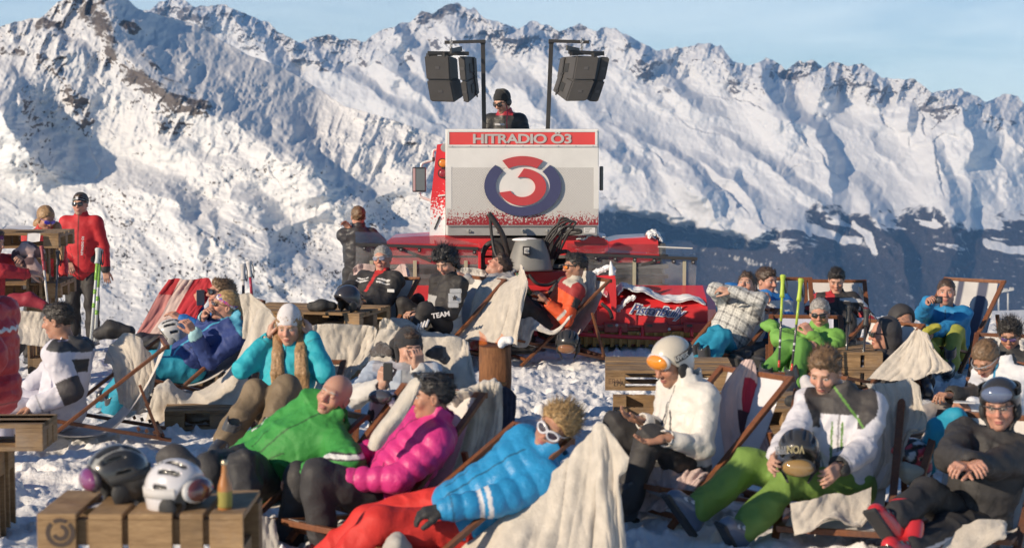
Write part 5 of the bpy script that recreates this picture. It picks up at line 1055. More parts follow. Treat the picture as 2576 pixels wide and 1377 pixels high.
# ------------------------------------------------------------------ deck chairs
def deck_chair(lab, x, y, yaw, sling=(0.66, 0.63, 0.60), seat=.16, group='wooden deck chairs on the snow', stripes=None, topz=.80, topf=-.50, frontz=.30):
    g = float(gz(x, y)); yw = math.radians(yaw); F = V(-math.sin(yw), -math.cos(yw), 0); Rr = V(-F[1], F[0], 0) * -1; o = thing('deck_chair', lab, 'deck chair', (x, y, g), 0, group); O = V(x, y, g)
    def p(r, f, z): return O + Rr * r + F * f + V(0, 0, z)
    b = MB(); sf, sz = topf, topz
    for r in (-.295, .295): b.beam(p(r, .40, .02), p(r, sf, sz), .024, .042, Rr, .004)
    b.beam(p(-.31, sf, sz - .01), p(.31, sf, sz - .01), .032, .032, (0, 0, 1), .004); b.beam(p(-.295, .35, .075), p(.295, .35, .075), .028, .028, (0, 0, 1), .004); b.build('back_frame', M['chairwood'], o)
    b = MB()
    for r in (-.265, .265): b.beam(p(r, sf - .02, .03), p(r, .46, frontz), .024, .042, Rr, .004)
    b.beam(p(-.28, .45, frontz - .005), p(.28, .45, frontz - .005), .032, .032, (0, 0, 1), .004); b.beam(p(-.27, sf + .04, .05), p(.27, sf + .04, .05), .028, .028, (0, 0, 1), .004)
    for k in range(4):
        for r in (-.265, .265): b.beam(p(r, sf + .03 + .055 * k, .075 + .016 * k), p(r, sf + .05 + .055 * k, .066 + .016 * k), .026, .022, Rr, .002)
    b.build('seat_frame', M['chairwood'], o); b = MB()
    for r in (-.322, .322): b.beam(p(r, sf * .45 + .4 * .55 - .30, sz * .62), p(r, sf + .07, .08), .02, .036, Rr, .003)
    b.beam(p(-.322, sf + .07, .08), p(.322, sf + .07, .08), .026, .026, (0, 0, 1), .003); b.build('rest_strut', M['chairwood'], o)
    pts = [(sf, sz + .005), (sf + .06, sz * .80), (sf + .17, sz * .50 + seat * .15), (-.14, seat + .06), (.05, seat), (.26, seat + .03), (.455, frontz + .015)]
    rows = [[p(r, f, z - .012 * (1 - (r / .23) ** 2)) for r in (-.235, 0, .235)] for f, z in pts]; v, f = sheet(rows, 24, 50, .004, .002, (3, 3), 5)
    C = np.tile(np.array(sling, float), (len(v), 1))
    if stripes is not None:
        l = (v - O) @ Rr
        for a, b_, c in stripes: C[(l > a) & (l < b_)] = c
    mesh('sling', v, f, M['canvas'], o, C)
    return o
def blanket(lab, D, rows, z, col=CREAM, nu=70, nv=70, thick=.014, fold=.010, fk=(2, 6), seed=0, colf=None, mat='fleece', cat='blanket', name='fleece_blanket', group='fleece blankets thrown over the chairs'):
    g = [[W(*(z(*q[:2])[:2] if z else q[:2]), D + (q[2] if len(q) > 2 else 0)) for q in r] for r in rows]; v, f = sheet(g, nu, nv, thick, fold, fk, seed)
    n = fbm2(v[:, 0] * 24 + v[:, 2] * 9, v[:, 1] * 24 - v[:, 2] * 17, 3, seed + 3); v = v + n[:, None] * .0022
    U, Vv = np.meshgrid(np.linspace(0, 1, nu), np.linspace(0, 1, nv)); U = np.concatenate([U.ravel()] * 2); Vv = np.concatenate([Vv.ravel()] * 2); C = np.tile(np.array(col, float), (len(v), 1)) * (1 + .05 * n[:, None])
    if colf: colf(C, U, Vv)
    c = v.mean(0); o = mesh(name, v - c, f, M[mat], None, C); o.location = Vector(c); return tag(o, lab, cat, group)
# ------------------------------------------------------------------ euro pallets
def pallet_geo(L=1.2, Wd=0.8):
    """flat pallet centred on the origin, boards along x, 0.144 high; returns boards and blocks"""
    b, k = MB(), MB(); rn = random.Random(3); ys = [(-Wd / 2 + .0725, .145), (-Wd / 4 + .01, .10), (0, .145), (Wd / 4 - .01, .10), (Wd / 2 - .0725, .145)]
    for y, w in ys: q = rn.uniform(.8, 1.15); b.box((0, y, .133), (L, w, .022), None, .003, (q, q, q))
    for x in (-L / 2 + .0725, 0, L / 2 - .0725): q = rn.uniform(.75, 1.1); b.box((x, 0, .111), (.145, Wd, .0215), None, .003, (q, q, q))
    for y in (-Wd / 2 + .05, 0, Wd / 2 - .05): q = rn.uniform(.8, 1.1); b.box((0, y, .011), (L, .10, .022), None, .003, (q, q, q))
    for x in (-L / 2 + .0725, 0, L / 2 - .0725):
        for y in (-Wd / 2 + .05, 0, Wd / 2 - .05): q = rn.uniform(.8, 1.2); k.box((x, y, .061), (.145, .10, .078), None, .004, (q, q, q))
    return b, k
def pallet(o, c, R, L=1.2, Wd=0.8):
    b, k = pallet_geo(L, Wd); R = np.asarray(R, float)
    def part(m, idx, nm):
        q = MB(); off = [0]
        for v in m.v: off.append(off[-1] + len(v))
        for i in idx: q.add(m.v[i] @ R.T + c, [tuple(j - off[i] for j in f) for f in m.f if off[i] <= f[0] < off[i + 1]], m.c[i])
        return q.build(nm, M['pallet'], o)
    part(b, range(0, 8), 'deck_boards'); part(b, range(8, 11), 'skid_boards')
    for i in range(9): part(k, [i], 'block')
def rot(yaw, tilt=None):
    y = math.radians(yaw); X = V(math.cos(y), math.sin(y), 0); Y = V(-math.sin(y), math.cos(y), 0); Z = V(0, 0, 1)
    return np.stack([X, Y, Z], 1) if tilt is None else np.stack({'edge': [X, Z, -Y], 'end': [Z, X, Y]}[tilt], 1)
def ztop(py, D): return float(W(1288, py, D)[2])
# ------------------------------------------------------------------ helmets and small things lying about
def lying_helmet(lab, px, py, D, col, yaw, pitch=0, roll=0, opt=None, s=1.0, res=.009):
    c = W(px, py, D); R = frame_from(yaw, pitch, roll); o = thing('ski_helmet', lab, 'helmet', (c[0], c[1], c[2] - .1), 0, 'ski helmets put down'); return (o,) + helmet(o, c - R[:, 2] * .04, R, s, col, opt or {}, res, 'shell')
def ski_pole(lab, top, bot, shaft, grip, bands=(), r=.008, group='ski poles stuck in the snow', gr=.016, ln=.13):
    a, b = W(*top), W(*bot); o = thing('ski_pole', lab, 'ski pole', b, 0, group); d = unit(b - a); m = MB(); g = a + d * ln
    m.tube([g, b], r, 8, shaft, 1)
    for t0, t1, c in bands: m.tube([g + (b - g) * t0, g + (b - g) * t1], r * 1.12, 8, c, 1)
    m.build('shaft', M['gloss'], o, True); m = MB(); m.tube([a - d * .012, a, a + d * .03, a + d * .08, g], [gr * .9, gr * 1.3, gr, gr * .85, gr * 1.1], 9, grip, 4); m.build('grip', M['matte'], o, True)
    m = MB(); q = unit(np.cross(d, (0, 1, 0))); m.tube([a + q * gr, a + q * .035 + d * .06, a + q * .03 + d * .14, a + q * .012 + d * .05], .004, 6, (.02, .02, .02), 4); m.build('wrist_strap', M['canvas'], o, True)
    return o

def pallet_table(lab, px, py, D, yaw, lower=(), corner=(0, 0), L=1.2, Wd=0.8, cat='pallet table'):
    """a flat pallet whose top corner / centre sits at the picture place; lower: further pallets under it"""
    p = W(px, py, D); R = rot(yaw); c = p - R @ V(corner[0] * L / 2, corner[1] * Wd / 2, .144); o = thing('pallet_table', lab, cat, (c[0], c[1], float(gz(c[0], c[1]))), 0, 'tables made of wooden pallets')
    pallet(o, c, R, L, Wd)
    for dx, dy, dz, t in lower: pallet(o, c + R @ V(dx, dy, dz), rot(yaw + (90 if t == 'side' else 0), 'end' if t in ('end', 'side') else ('edge' if t == 'edge' else None)), L if t != 'edge' else L * .98, Wd)
    return o
# ------------------------------------------------------------------ the people (places from the photograph, bodies at real size)
K_ = (.026, .023, .023); WH = (.68, .66, .66); REDJ = (.52, .012, .020); DK = (.032, .030, .032)
def pt(z, x, y, d=0.0): return z(x, y, d)
def stripes_chest(c):
    f = c.f > .02
    for a, b in ((.345, .362), (.380, .397)): c.C[f & (c.seg != 2) & (c.seg != 4) & (c.u > a) & (c.u < b) & (np.abs(c.r) < .17) & (np.abs(c.r) > .045)] = (.7, .68, .66)
    c.C[f & (np.abs(c.r + (c.u - .36) * .12 - .0) < .016 + .03 * sst(.4, .5, c.u)) & (c.u > .22) & (c.seg == 0)] = (.55, .02, .02)
def chair_for(J, lab, yaw, **k):
    P = J.P0; sh = k.pop('shift', 0.0); y = math.radians(yaw); x_, y_ = P[0] + math.sin(y) * sh, P[1] + math.cos(y) * sh; st = float(np.clip(P[2] - gz(x_, y_) - .15, .07, .30)); k.setdefault('seat', st); k.setdefault('frontz', max(.24, st + .10)); k.setdefault('topz', .80); return deck_chair(lab, x_, y_, yaw, **k)
# standing man in red
J1 = person('standing man in a red ski jacket, striped beanie and dark sunglasses', 20.2, zA(562, 240), 4, -2, head=(6, 0, 0), stand=True, armR=(zA(440, 470, .05), zA(478, 545, -.12)), armL=(zA(745, 470, .02), zA(742, 640, -.05)),
    jk=dict(col=REDJ, hem=.06, wr=.008, patch=lambda c: c.C.__setitem__((np.abs(c.r) < .006) & (c.f > 0) & (c.seg == 0), (.08, .01, .01)), cuff=(.03, .03, .03)), tr=dict(col=K_, pad=.012), skin='fair', hat=('beanie', (.02, .02, .025), dict(band=[(.018, .026, (.35, .4, .38)), (.05, .056, (.35, .4, .38)), (.075, .082, (.3, .34, .33))])), glasses=((.01, .01, .012), (.02, .02, .02), 'big'), stubble=.35)
mesh('cap_badge', *(lambda b: (np.concatenate(b.v), b.f))(MB().box(J1.hc + J1.HR @ V(0, .107, .078), (.030, .006, .034), J1.HR, .002)), M['paper'], J1.hat, WH, False)
q = W(*zA(572, 430)[:2], 20.2 - .16); text_on('jacket_lettering', 'HITRADIO Ö3', q, V(.08, 0, 1), V(-1, 0, .08), .21, .030, M['paper'], WH, J1.jk, .02, .02)
# woman with long brown hair behind the tall table
person('woman with long brown hair and purple mirrored sunglasses bending over the tall pallet bar', 19.0, zA(300, 335), -35, -18, head=(-42, 22, 0), armR=(zA(230, 520, -.1), zA(300, 620, -.2)), armL=(zA(430, 560, .1), zA(440, 640, -.05)), legR=None, stand=True,
    jk=dict(col=(.55, .03, .03)), tr=dict(col=K_), skin='tan', hair=('long', 'long', [([zA(330, 220, .0), zA(270, 280, .05), zA(262, 330, .02)], (.05, .06, .03)), ([zA(385, 300, .08), zA(415, 400, .05), zA(430, 520, .0)], (.06, .05, .022))]), glasses=((.06, .03, .5), (.2, .1, .3), 'big'))
# person off the left edge in dark red
person('person in dark red with a purple cap leaning on the tall pallet bar', 16.6, zA(-70, 520), -65, -10, head=(-70, 10, 0), stand=True, armR=(zA(20, 600, -.2), zA(190, 620, -.15)), armL=(zA(10, 560, .25), zA(150, 520, .15)), jk=dict(col=(.42, .012, .025)), tr=dict(col=K_), hat=('beanie', (.16, .03, .14), {}), skin='fair')
# man with the telephone behind the groomer
person('man in a dark coat seen from behind, on the telephone beyond the groomer', 20.6, zJ(222, 165), 168, 0, head=(165, 0, 0), stand=True, armL=(zJ(30, 330, .0), zJ(150, 165, -.05)), armR=(zJ(395, 300, .1), zJ(330, 460, .2)), jk=dict(col=(.035, .034, .038), hem=.08, mat='puffer', quilt=(.09, .006)), tr=dict(col=(.03, .03, .033)), hair=('short', 'light'), skin='ruddy')
# disc jockey
def dj_patch(c): c.C[(c.u > .505) & (np.abs(c.r) < .095) & (c.seg == 0)] = (.40, .012, .03); c.C[(c.u > .42) & (c.f < -.07) & (np.abs(c.r) < .14)] = (.30, .012, .03)
JD = person('disc jockey with headphones and a black quilted jacket above the white cabinet', 19.75, zS(1165, 985), 8, -6, head=(38, 24, 0), stand=True, armR=(zS(985, 1180, -.05), zS(1060, 1290, -.3)), armL=(zS(1390, 1180, -.05), zS(1280, 1290, -.3)), jk=dict(col=(.020, .019, .020), mat='puffer', pad=.006, quilt=(.055, .007), wr=.006, patch=dj_patch), tr=dict(col=K_), hat=('beanie', (.016, .016, .018), dict(front=.06)), glasses=((.01, .01, .012), (.015, .015, .015), 'big'), skin='fair', stubble=.3, hair=('crop', 'dark'))
headwear(JD, ('none',), (0, 0, 0), ('phones', 0, {}), None, (0, 0, 0))
b = MB(); b.tube([W(*zS(1180, 870)[:2], 19.6), W(*zS(1190, 960)[:2], 19.52), W(*zS(1182, 1040)[:2], 19.5), W(*zS(1186, 1140)[:2], 19.5)], .006, 6, (.5, .02, .06)); b.build('headphone_cable', M['matte'], JD.jk, True)
b = MB(); b.box(W(*zS(1100, 1090)[:2], 19.56), (.105, .014, .022), None, .002, WH); b.build('name_strip', M['paper'], JD.jk)
# grey haired man
J = person('grey haired man in a black jacket with white chest stripes', 17.1, zJ(452, 612), 24, 36, head=(18, -3, -4), armR=(zJ(150, 760, -.15), zJ(185, 865, -.38)), armL=(zJ(620, 880, -.15), zJ(260, 880, -.42)), jk=dict(col=K_, patch=stripes_chest, pad=.012), skin='ruddy', hair=('grey', 'grey'), glasses=((.22, .22, .30), (.45, .45, .48)), curl=(.8, .6), group='people in deck chairs')
chair_for(J, 'deck chair under the grey haired man, its back wrapped in a pale pink blanket', 24)
b = MB(); b.box(W(*zJ(548, 765)[:2], 16.78), (.085, .01, .03), rot(-35), .003, (.6, .6, .6)); b.build('sleeve_emblem', M['paper'], J.jk)
# woman with TEAM on the sleeve
def team(c):
    c.C[(c.u > -.05) & (c.u < .40) & (c.r < -.03) & (c.f < .06) & (c.seg == 0)] = (.55, .56, .55); c.C[(c.seg == 0) & (c.f > .05) & (c.u > .18) & (c.u < .33) & (c.r > -.03)] = (.40, .40, .40)
JT = person('black haired woman in a black and white race team jacket', 16.9, zJ(1125, 640), 52, 6, head=(30, 26, -4), armR=(zJ(960, 900, .05), zJ(800, 985, -.12)), armL=(zJ(1215, 935, -.22), zJ(880, 1005, -.33)), legR=(zJ(790, 1090, .0), zJ(700, 1330, .0)), legL=(zJ(800, 1120, -.4), zJ(740, 1360, -.35)), jk=dict(col=K_, patch=team, pad=.012), tr=dict(col=K_), skin='fair', hair=('puffy', (.010, .009, .010)), curl=(.7, .7), group='people in deck chairs')
chair_for(JT, 'deck chair under the woman in the race team jacket', 52)
def sleeve(t, c, w, h, col=WH, D=16.6, R=(.93, -.36, .0), up=(.12, 0, 1), **k): text_on('sleeve_lettering', t, W(*c[:2], D), V(*R), V(*up), w, h, M['paper'], col, JT.jk, .006, **k)
sleeve('TEAM', zJ(1045, 1005), .17, .048, bold=.03, D=16.44, R=(.95, -.1, .16))
b = MB()
for cx, cy, w_, h_ in ((1195, 768, .11, .045), (1185, 838, .12, .092), (1172, 905, .10, .055)): b.box(W(*zJ(cx, cy)[:2], 16.58), (w_, .012, h_), rot(12), .012, (.62, .62, .62))
b.build('sleeve_badge', M['paper'], JT.jk)
st = [(math.sin(a) * r, math.cos(a) * r) for i in range(10) for a, r in [(PI * i / 5, (.030 if i % 2 == 0 else .012))]]; c = W(*zJ(1185, 838)[:2], 16.565); mesh('sleeve_star', [c + V(x, -x * .2, z) for x, z in st] + [c + V(x, .006 - x * .2, z) for x, z in st], [tuple(range(10)), tuple(range(19, 9, -1))], M['paper'], JT.jk, K_, False)
b = MB(); 
for k in range(4): b.tube([W(*zJ(800 + 32 * k, 1165 - 12 * k)[:2], 16.36), W(*zJ(828 + 32 * k, 1095 - 14 * k)[:2], 16.38)], .011, 8, WH, 1)
b.build('knee_bars', M['paper'], JT.tr, True)
# man asleep, face to the sky
J = person('man asleep with his face turned up to the sun, left of the grey cowl', 17.7, zJ(1700, 640), 62, 58, head=(75, -42, 0), hair=('short', 'brown'), skin='ruddy', closed=True, jk=dict(col=(.3, .3, .32)), group='people in deck chairs', headoff=zJ(1625, 530), legR=None, stubble=.2)
chair_for(J, 'deck chair under the sleeping man in front of the grey cowl', 62)
# orange jacket
def orange(c):
    c.C[(c.u > .40)] = (.34, .02, .02); c.C[(c.seg == 3) & (c.t < .6) & (c.t > .25) & (c.f < .02)] = (.03, .03, .03); c.C[(c.seg == 0) & (c.u < .16)] = (.28, .03, .02); c.C[(c.seg == 4) & (np.abs(c.t - .25) < .06)] = (.6, .56, .5)
    c.C[(c.seg == 1) | ((c.seg == 0) & (c.r > .08))] = (.03, .03, .03); c.C[(c.seg == 0) & (c.u > .46) & (c.r < -.02)] = (.55, .5, .42)
J = person('man in an orange and black jacket and orange sport glasses, seen side on', 17.0, zC(862, 442), 76, 32, head=(74, 3, 0), armR=(zC(700, 520, .25), zC(600, 520, .15)), armL=(zC(860, 610, -.22), zC(690, 560, -.26)), legR=(zC(540, 545, .15), zC(520, 780, .15)), legL=(zC(545, 590, -.15), zC(560, 830, -.1)), jk=dict(col=(.72, .085, .014), patch=orange, pad=.008), tr=dict(col=(.03, .027, .026)), skin='tan', hair=('short', 'dark'), glasses=((.75, .20, .01), (.02, .02, .02)), glove=None, stubble=.4, group='people in deck chairs', pel=zC(735, 690))
chair_for(J, 'deck chair under the man in orange, side on with its wooden rails showing', 70)
b = MB(); b.lathe(W(*zC(585, 520)[:2], 16.9), [(.0, 0), (.03, .002), (.03, .14), (.012, .19), (.012, .25)], (-.5, 0, .8), 14, (.02, .08, .03)); bo = b.build('beer_bottle', M['gloss'], None, True); tag(bo, 'green bottle in the hand of the man in orange', 'bottle')
# plaid jacket
def plaid(c):
    x, y_, z = c.P.T; a = np.abs((c.r * 11 + c.f * 5) % 1 - .5); b2 = np.abs((c.u * 11 - c.f * 4) % 1 - .5); m = np.zeros(len(x)); m += (a < .12) * .45 + (b2 < .12) * .45 + ((a > .30) & (a < .34)) * .4 + ((b2 > .30) & (b2 < .34)) * .4
    c.C[:] = np.array((.60, .60, .57)) * (1 - np.clip(m, 0, .9))[:, None] + np.array((.07, .07, .08)) * np.clip(m, 0, .9)[:, None]
J = person('person in a black and white plaid jacket with arms folded over the face', 16.3, zD(330, 350), 40, 40, head=(25, -25, 0), armR=(zD(225, 262, -.20), zD(330, 290, -.15)), armL=(zD(470, 395, -.25), zD(265, 285, -.28)), legR=(zD(110, 585, -.5), zD(40, 700, -.6)), legL=(zD(170, 590, -.6), zD(100, 720, -.7)), jk=dict(col=(.6, .6, .57), patch=plaid, pad=.012), tr=dict(col=(.006, .26, .42)), hair=('short', 'brown'), group='people in deck chairs', pel=zD(250, 540), curl=(.6, .6))
chair_for(J, 'deck chair under the person in the plaid jacket', 40, topz=.56)
# brown haired man behind
def p11(c): c.C[(c.u > .30) & (c.u < .42)] = (.62, .62, .62); c.C[(c.seg == 2) & (c.t > .5)] = (.03, .03, .03); c.C[(c.seg == 4) & (c.t > .4) & (c.t < .7)] = (.6, .6, .6)
J = person('brown haired man in blue and white, hand at his chin, beside the plaid jacket', 16.9, zD(478, 320), -25, 30, head=(-36, 4, 0), armR=(zD(370, 350, -.1), zD(418, 295, -.22)), armL=(zD(600, 430, -.1), zD(510, 400, -.3)), jk=dict(col=(.012, .16, .48), patch=p11), skin='ruddy', hair=('short', 'brown'), legR=(zD(330, 630, -1.1), zD(110, 740, -1.5)), legL=(zD(420, 640, -1.2), zD(260, 760, -1.5)), tr=dict(col=K_), stubble=.25, group='people in deck chairs', curl=(.9, .7))
chair_for(J, 'deck chair under the brown haired man in blue, grey towel on its back', 5)
# boy
def boyp(c):
    n = vnoise2(c.r * 16 + c.seg * 7, c.u * 22, 4); arm = c.seg > 0; c.C[arm & (n > .18)] = (.65, .63, .62); c.C[arm & (n < -.25)] = (.42, .02, .03); c.C[(c.seg == 0) & (c.u > .36) & (c.r > .03) & (c.r < .12) & (c.f > 0)] = (.5, .02, .03); c.C[(np.abs(c.u - .40) < .02) & (c.r < -.03) & (c.f > 0)] = (.6, .6, .6)
J = person('teenage boy in a black white and red patterned jacket looking down', 17.6, zD(893, 300), 6, 28, .93, head=(10, 24, 0), armR=(zD(715, 400, -.1), zD(660, 440, -.3)), armL=(zD(1045, 400, -.1), zD(1000, 470, -.3)), jk=dict(col=K_, patch=boyp, pad=.012), hair=('short', 'dark'), skin='fair', group='people in deck chairs', tr=dict(col=K_))
chair_for(J, 'deck chair under the teenage boy, cream towel over its back', 6, topz=.72)
# green jacket
J = person('man in a light green jacket and black sunglasses, chin on his fist', 15.0, zD(782, 525), 34, 26, head=(14, 8, 0), armR=(zD(560, 575, -.2), zD(690, 590, -.32)), armL=(zD(830, 650, -.3), zD(745, 545, -.30)), legR=(zD(500, 620, -.55), zD(430, 830, -.55)), legL=(zD(600, 640, -.75), zD(640, 850, -.7)), jk=dict(col=(.17, .40, .065), pad=.014, hood=True), tr=dict(col=(.11, .30, .045)), skin='ruddy', hair=('grey', 'grey'), glasses=((.01, .01, .012), (.012, .012, .012)), curl=(.9, 1.0), stubble=.1, group='people in deck chairs')
chair_for(J, 'deck chair under the man in light green, white cloth back tinted violet as shade', 8, sling=(.52, .53, .66), topz=.62)  # white sling; its violet tint is shade put into the colour
S = SDF(); S.ell(W(*zD(500, 490)[:2], 15.2), (.10, .08, .055)); S.ell(W(*zD(560, 545)[:2], 15.05), (.09, .08, .06), None, .05); S.wrinkle(.022, 13, 3); S.wrinkle(.012, 30, 5); v, f = S.surface(.011); o = mesh('spare_jacket', v - v.mean(0), f, M['shell'], None, (.17, .40, .065)); o.location = Vector(v.mean(0)); tag(o, 'light green jacket bundled beside the man in light green', 'jacket')
# camera man
J = person('bearded man in a bright blue jacket holding a small camera up to his eye', 16.6, zD(1555, 385), 22, 30, head=(16, 0, 0), armR=(zD(1375, 440, -.25), zD(1445, 345, -.42)), armL=(zD(1655, 550, -.2), zD(1465, 530, -.4)), jk=dict(col=(.008, .21, .47), pad=.014, hem=.05), tr=dict(col=(.30, .32, .05)), skin='ruddy', hair=('crop', 'brown'), stubble=.5, curl=(.8, .5), group='people in deck chairs', pel=zD(1570, 640))
chair_for(J, 'deck chair under the man with the camera, navy striped cloth and orange wooden rails', 40, sling=(.50, .49, .48), stripes=[(-.14, -.04, (.07, .08, .13)), (.1, .17, (.07, .08, .13))])
c = W(*zD(1495, 330)[:2], 16.1); o = thing('camera', 'small black compact camera held to the bearded man\'s eye', 'camera', c); b = MB(); b.box(c, (.105, .035, .062), rot(8), .006, (.03, .03, .032)); b.build('camera_body', M['matte'], o); b = MB(); b.lathe(c + V(.012, -.018, 0), [(.028, 0), (.026, -.02), (.020, -.022), (.020, -.034), (.012, -.034)], (0, 1, 0), 18, (.06, .06, .065)); b.build('camera_lens', M['gloss'], o, True)
S = SDF(); S.cone(W(*zD(1430, 520)[:2], 16.05), W(*zD(1500, 495)[:2], 16.05), .05, .035); S.cone(W(*zD(1450, 600)[:2], 16.05), W(*zD(1490, 640)[:2], 16.05), .05, .04); S.wrinkle(.008, 20, 3); v, f = S.surface(.01); o = mesh('ski_glove', v - v.mean(0), f, M['shell'], None, (.42, .40, .05)); o.location = Vector(v.mean(0)); tag(o, 'yellow green gloves lying in the lap of the man with the camera', 'gloves')
# two in dark hoods
J = person('person in a dark hood behind the cream blanket with a hand to the face', 15.6, zD(1285, 560), 5, 30, head=(-18, 22, 0), headoff=zD(1290, 465), armR=(zD(1180, 620, -.2), zD(1290, 530, -.25)), armL=(zD(1400, 600, -.15), zD(1345, 520, -.26)), jk=dict(col=(.032, .030, .033)), hat=('hood', (.032, .030, .033), {'open': .03}), skin='tan', glasses=((.03, .02, .02), (.02, .02, .02)), hair=('none', 'dark'), group='people in deck chairs')
J = person('balding man in a charcoal hooded jacket in profile facing left', 14.7, zD(1205, 655), 80, 34, head=(84, 4, 0), headoff=zD(1172, 540), armR=(zD(1050, 720, .2), zD(980, 760, .1)), armL=(zD(1160, 800, -.25), zD(1010, 770, -.2)), jk=dict(col=(.045, .042, .045), pad=.016), hat=('hood', (.045, .042, .045), {'open': .02}), skin='ruddy', hair=('none', 'dark'), glasses=((.02, .02, .02), (.02, .02, .02)), legR=(zD(960, 730, .1), zD(940, 860, .1)), legL=(zD(980, 760, -.2), zD(930, 880, -.2)), tr=dict(col=(.05, .048, .05)), group='people in deck chairs')
chair_for(J, 'deck chair under the balding man in the charcoal hood, fleece over its back', 50, topz=.60)
# right edge
J = person('man with wind blown hair and purple sunglasses at the right edge', 14.6, zD(1935, 660), 20, 20, head=(22, 14, 0), hair=('spiky', 'dark'), skin='tan', glasses=((.10, .05, .16), (.02, .02, .03)), jk=dict(col=(.03, .03, .03)), group='people in deck chairs')
chair_for(J, 'deck chair under the man with wind blown hair', 20, topz=.50)
def p17(c): c.C[(c.u > .44) & (c.f < .03)] = (.03, .03, .032); c.C[(c.seg == 1) | (c.seg == 2)] = (.055, .040, .030); c.C[(np.abs(c.r) < .012) & (c.f > 0) & (c.seg == 0)] = (.01, .2, .4); c.C[(c.seg == 2) & (c.t > .78)] = (.02, .02, .02)
J = person('woman in a white jacket with brown hair tied back bending over a phone', 11.8, zD(1905, 745), 52, 4, head=(46, 34, 0), headoff=zD(1795, 690), armR=(zD(1700, 850, -.05), zD(1590, 905, -.25)), armL=(zD(1960, 990, -.3), zD(1720, 970, -.35)), legR=(zD(1440, 905, -.2), zD(1350, 1090, -.4)), legL=(zD(1500, 1010, -.5), zD(1345, 1200, -.75)), jk=dict(col=(.66, .67, .70), patch=p17, pad=.012), tr=dict(col=(.50, .44, .38), pad=.015), skin='tan', hair=('tied', 'light'), glasses=((.5, .5, .5), (.3, .3, .32), 'clear'), curl=(.7, .6), group='people in deck chairs', boots=((.03, .03, .035), (.5, .1, .1)))
chair_for(J, 'deck chair under the woman in white bending over her phone', 52, topz=.6)
c = W(*zD(1665, 944)[:2], 11.35); b = MB(); b.box(c, (.14, .07, .009), rot(-20), .003, (.6, .6, .6)); tag(b.build('phone', M['gloss'], None), 'white phone in the hands of the woman in white', 'phone')
# black helmet
def p18t(c):
    dn = unit(V(.25, -.62, -.74)); J = c.J
    for a, b_ in ((J.TF @ V(-.09, 0, 0) + J.P0, J.kn['L']), (J.kn['L'], J.an['L'])):
        ba = b_ - a; t = (c.P - a) @ ba / (ba @ ba); e = c.P - a - t[:, None] * ba; q = (e @ dn) / (np.linalg.norm(e, axis=1) + 1e-6); m = (t > -.15) & (t < 1.0) & (np.linalg.norm(e, axis=1) < .16)
        c.C[m & (q > .50) & (q < .68)] = (.65, .64, .66); c.C[m & (q > .76) & (q < .93)] = (.48, .02, .04)
J8 = person('man in black with a black ski helmet and clear glasses, arms folded', 9.5, zI(1372, 610), 26, 40, head=(22, 6, -4), armR=(zI(985, 790, -.15), zI(1180, 800, -.42)), armL=(zI(1520, 860, -.1), zI(1130, 830, -.48)), legR=(zI(850, 900, -.28), zI(660, 1220, -.58)), legL=(zI(1000, 1100, -.40), zI(735, 1400, -.68)), jk=dict(col=(.026, .024, .025), pad=.022, wr=.013), tr=dict(col=(.022, .021, .023), pad=.014, patch=p18t), skin='ruddy', hair=('crop', 'brown'), hat=('helmet', (.022, .021, .024), dict(novents=1, goggles=dict(frame=(.025, .025, .027), lens=(.10, .13, .22), strap=(.03, .03, .03), z=.088))), glasses=((.6, .6, .6), (.06, .05, .05), 'clear'), boots=((.55, .012, .02), (.03, .03, .03), 0, {'R': V(-.55, -.25, .75), 'L': V(-.6, -.4, .55)}), curl=(.6, .6), group='people in deck chairs', pel=zI(1265, 1010), showbk=True)
chair_for(J8, 'deck chair under the man in the black helmet, wooden rail at the right edge', 26, topz=.60, frontz=.10)
# green trousers
def p19(c):
    c.C[(c.u > .40) & (c.seg == 0)] = (.045, .040, .040); c.C[(c.u > .33) & (np.abs(c.r) > .10) & (c.seg == 0)] = (.045, .040, .040); fr = (c.f > .02) & (c.seg == 0)
    for r0 in (-.02, .035): c.C[fr & (np.abs(c.r - r0) < .006) & (c.u < .36)] = (.10, .22, .04)
    c.C[fr & (np.abs(c.r + .10 - (c.u - .38) * .8) < .008) & (c.u > .30)] = (.12, .28, .05); c.C[(c.seg == 3) & (np.abs((c.P - c.J.el['L']) @ unit(V(1, .25, 0)) + .03) < .009) & (c.t > .15) & (c.t < .75) & ((c.P - c.J.sh['L'])[:, 1] < .0)] = (.12, .26, .05)
    c.C[(c.seg == 4) & (c.t > .93)] = (.03, .03, .03)
J9 = person('young man in green trousers holding a black helmet in his lap', 9.7, zI(318, 345), 16, 6, head=(30, 26, 4), headoff=zI(205, 185), armR=(zI(60, 640, -.1), zH(1095, 815, -.42)), armL=(zI(600, 770, -.1), zI(300, 830, -.42)), legR=(zH(850, 780, -.05), zH(600, 1150, -.25)), legL=(zH(1085, 860, -.25), zH(880, 1280, -.45)), jk=dict(col=(.66, .65, .70), patch=p19, pad=.016), tr=dict(col=(.16, .28, .045), pad=.016), skin='fair', hair=('short', 'light'), boots=((.10, .13, .20), (.5, .55, .62), 0, {'R': V(-.55, -.2, .8), 'L': V(-.35, -.55, .65)}), curl=(.7, .7), group='people in deck chairs', palm=(V(-.8, -.2, .2), V(.7, -.5, .3)), showbk=True)
chair_for(J9, 'deck chair under the young man in green trousers', 16, topz=.70, frontz=.10)
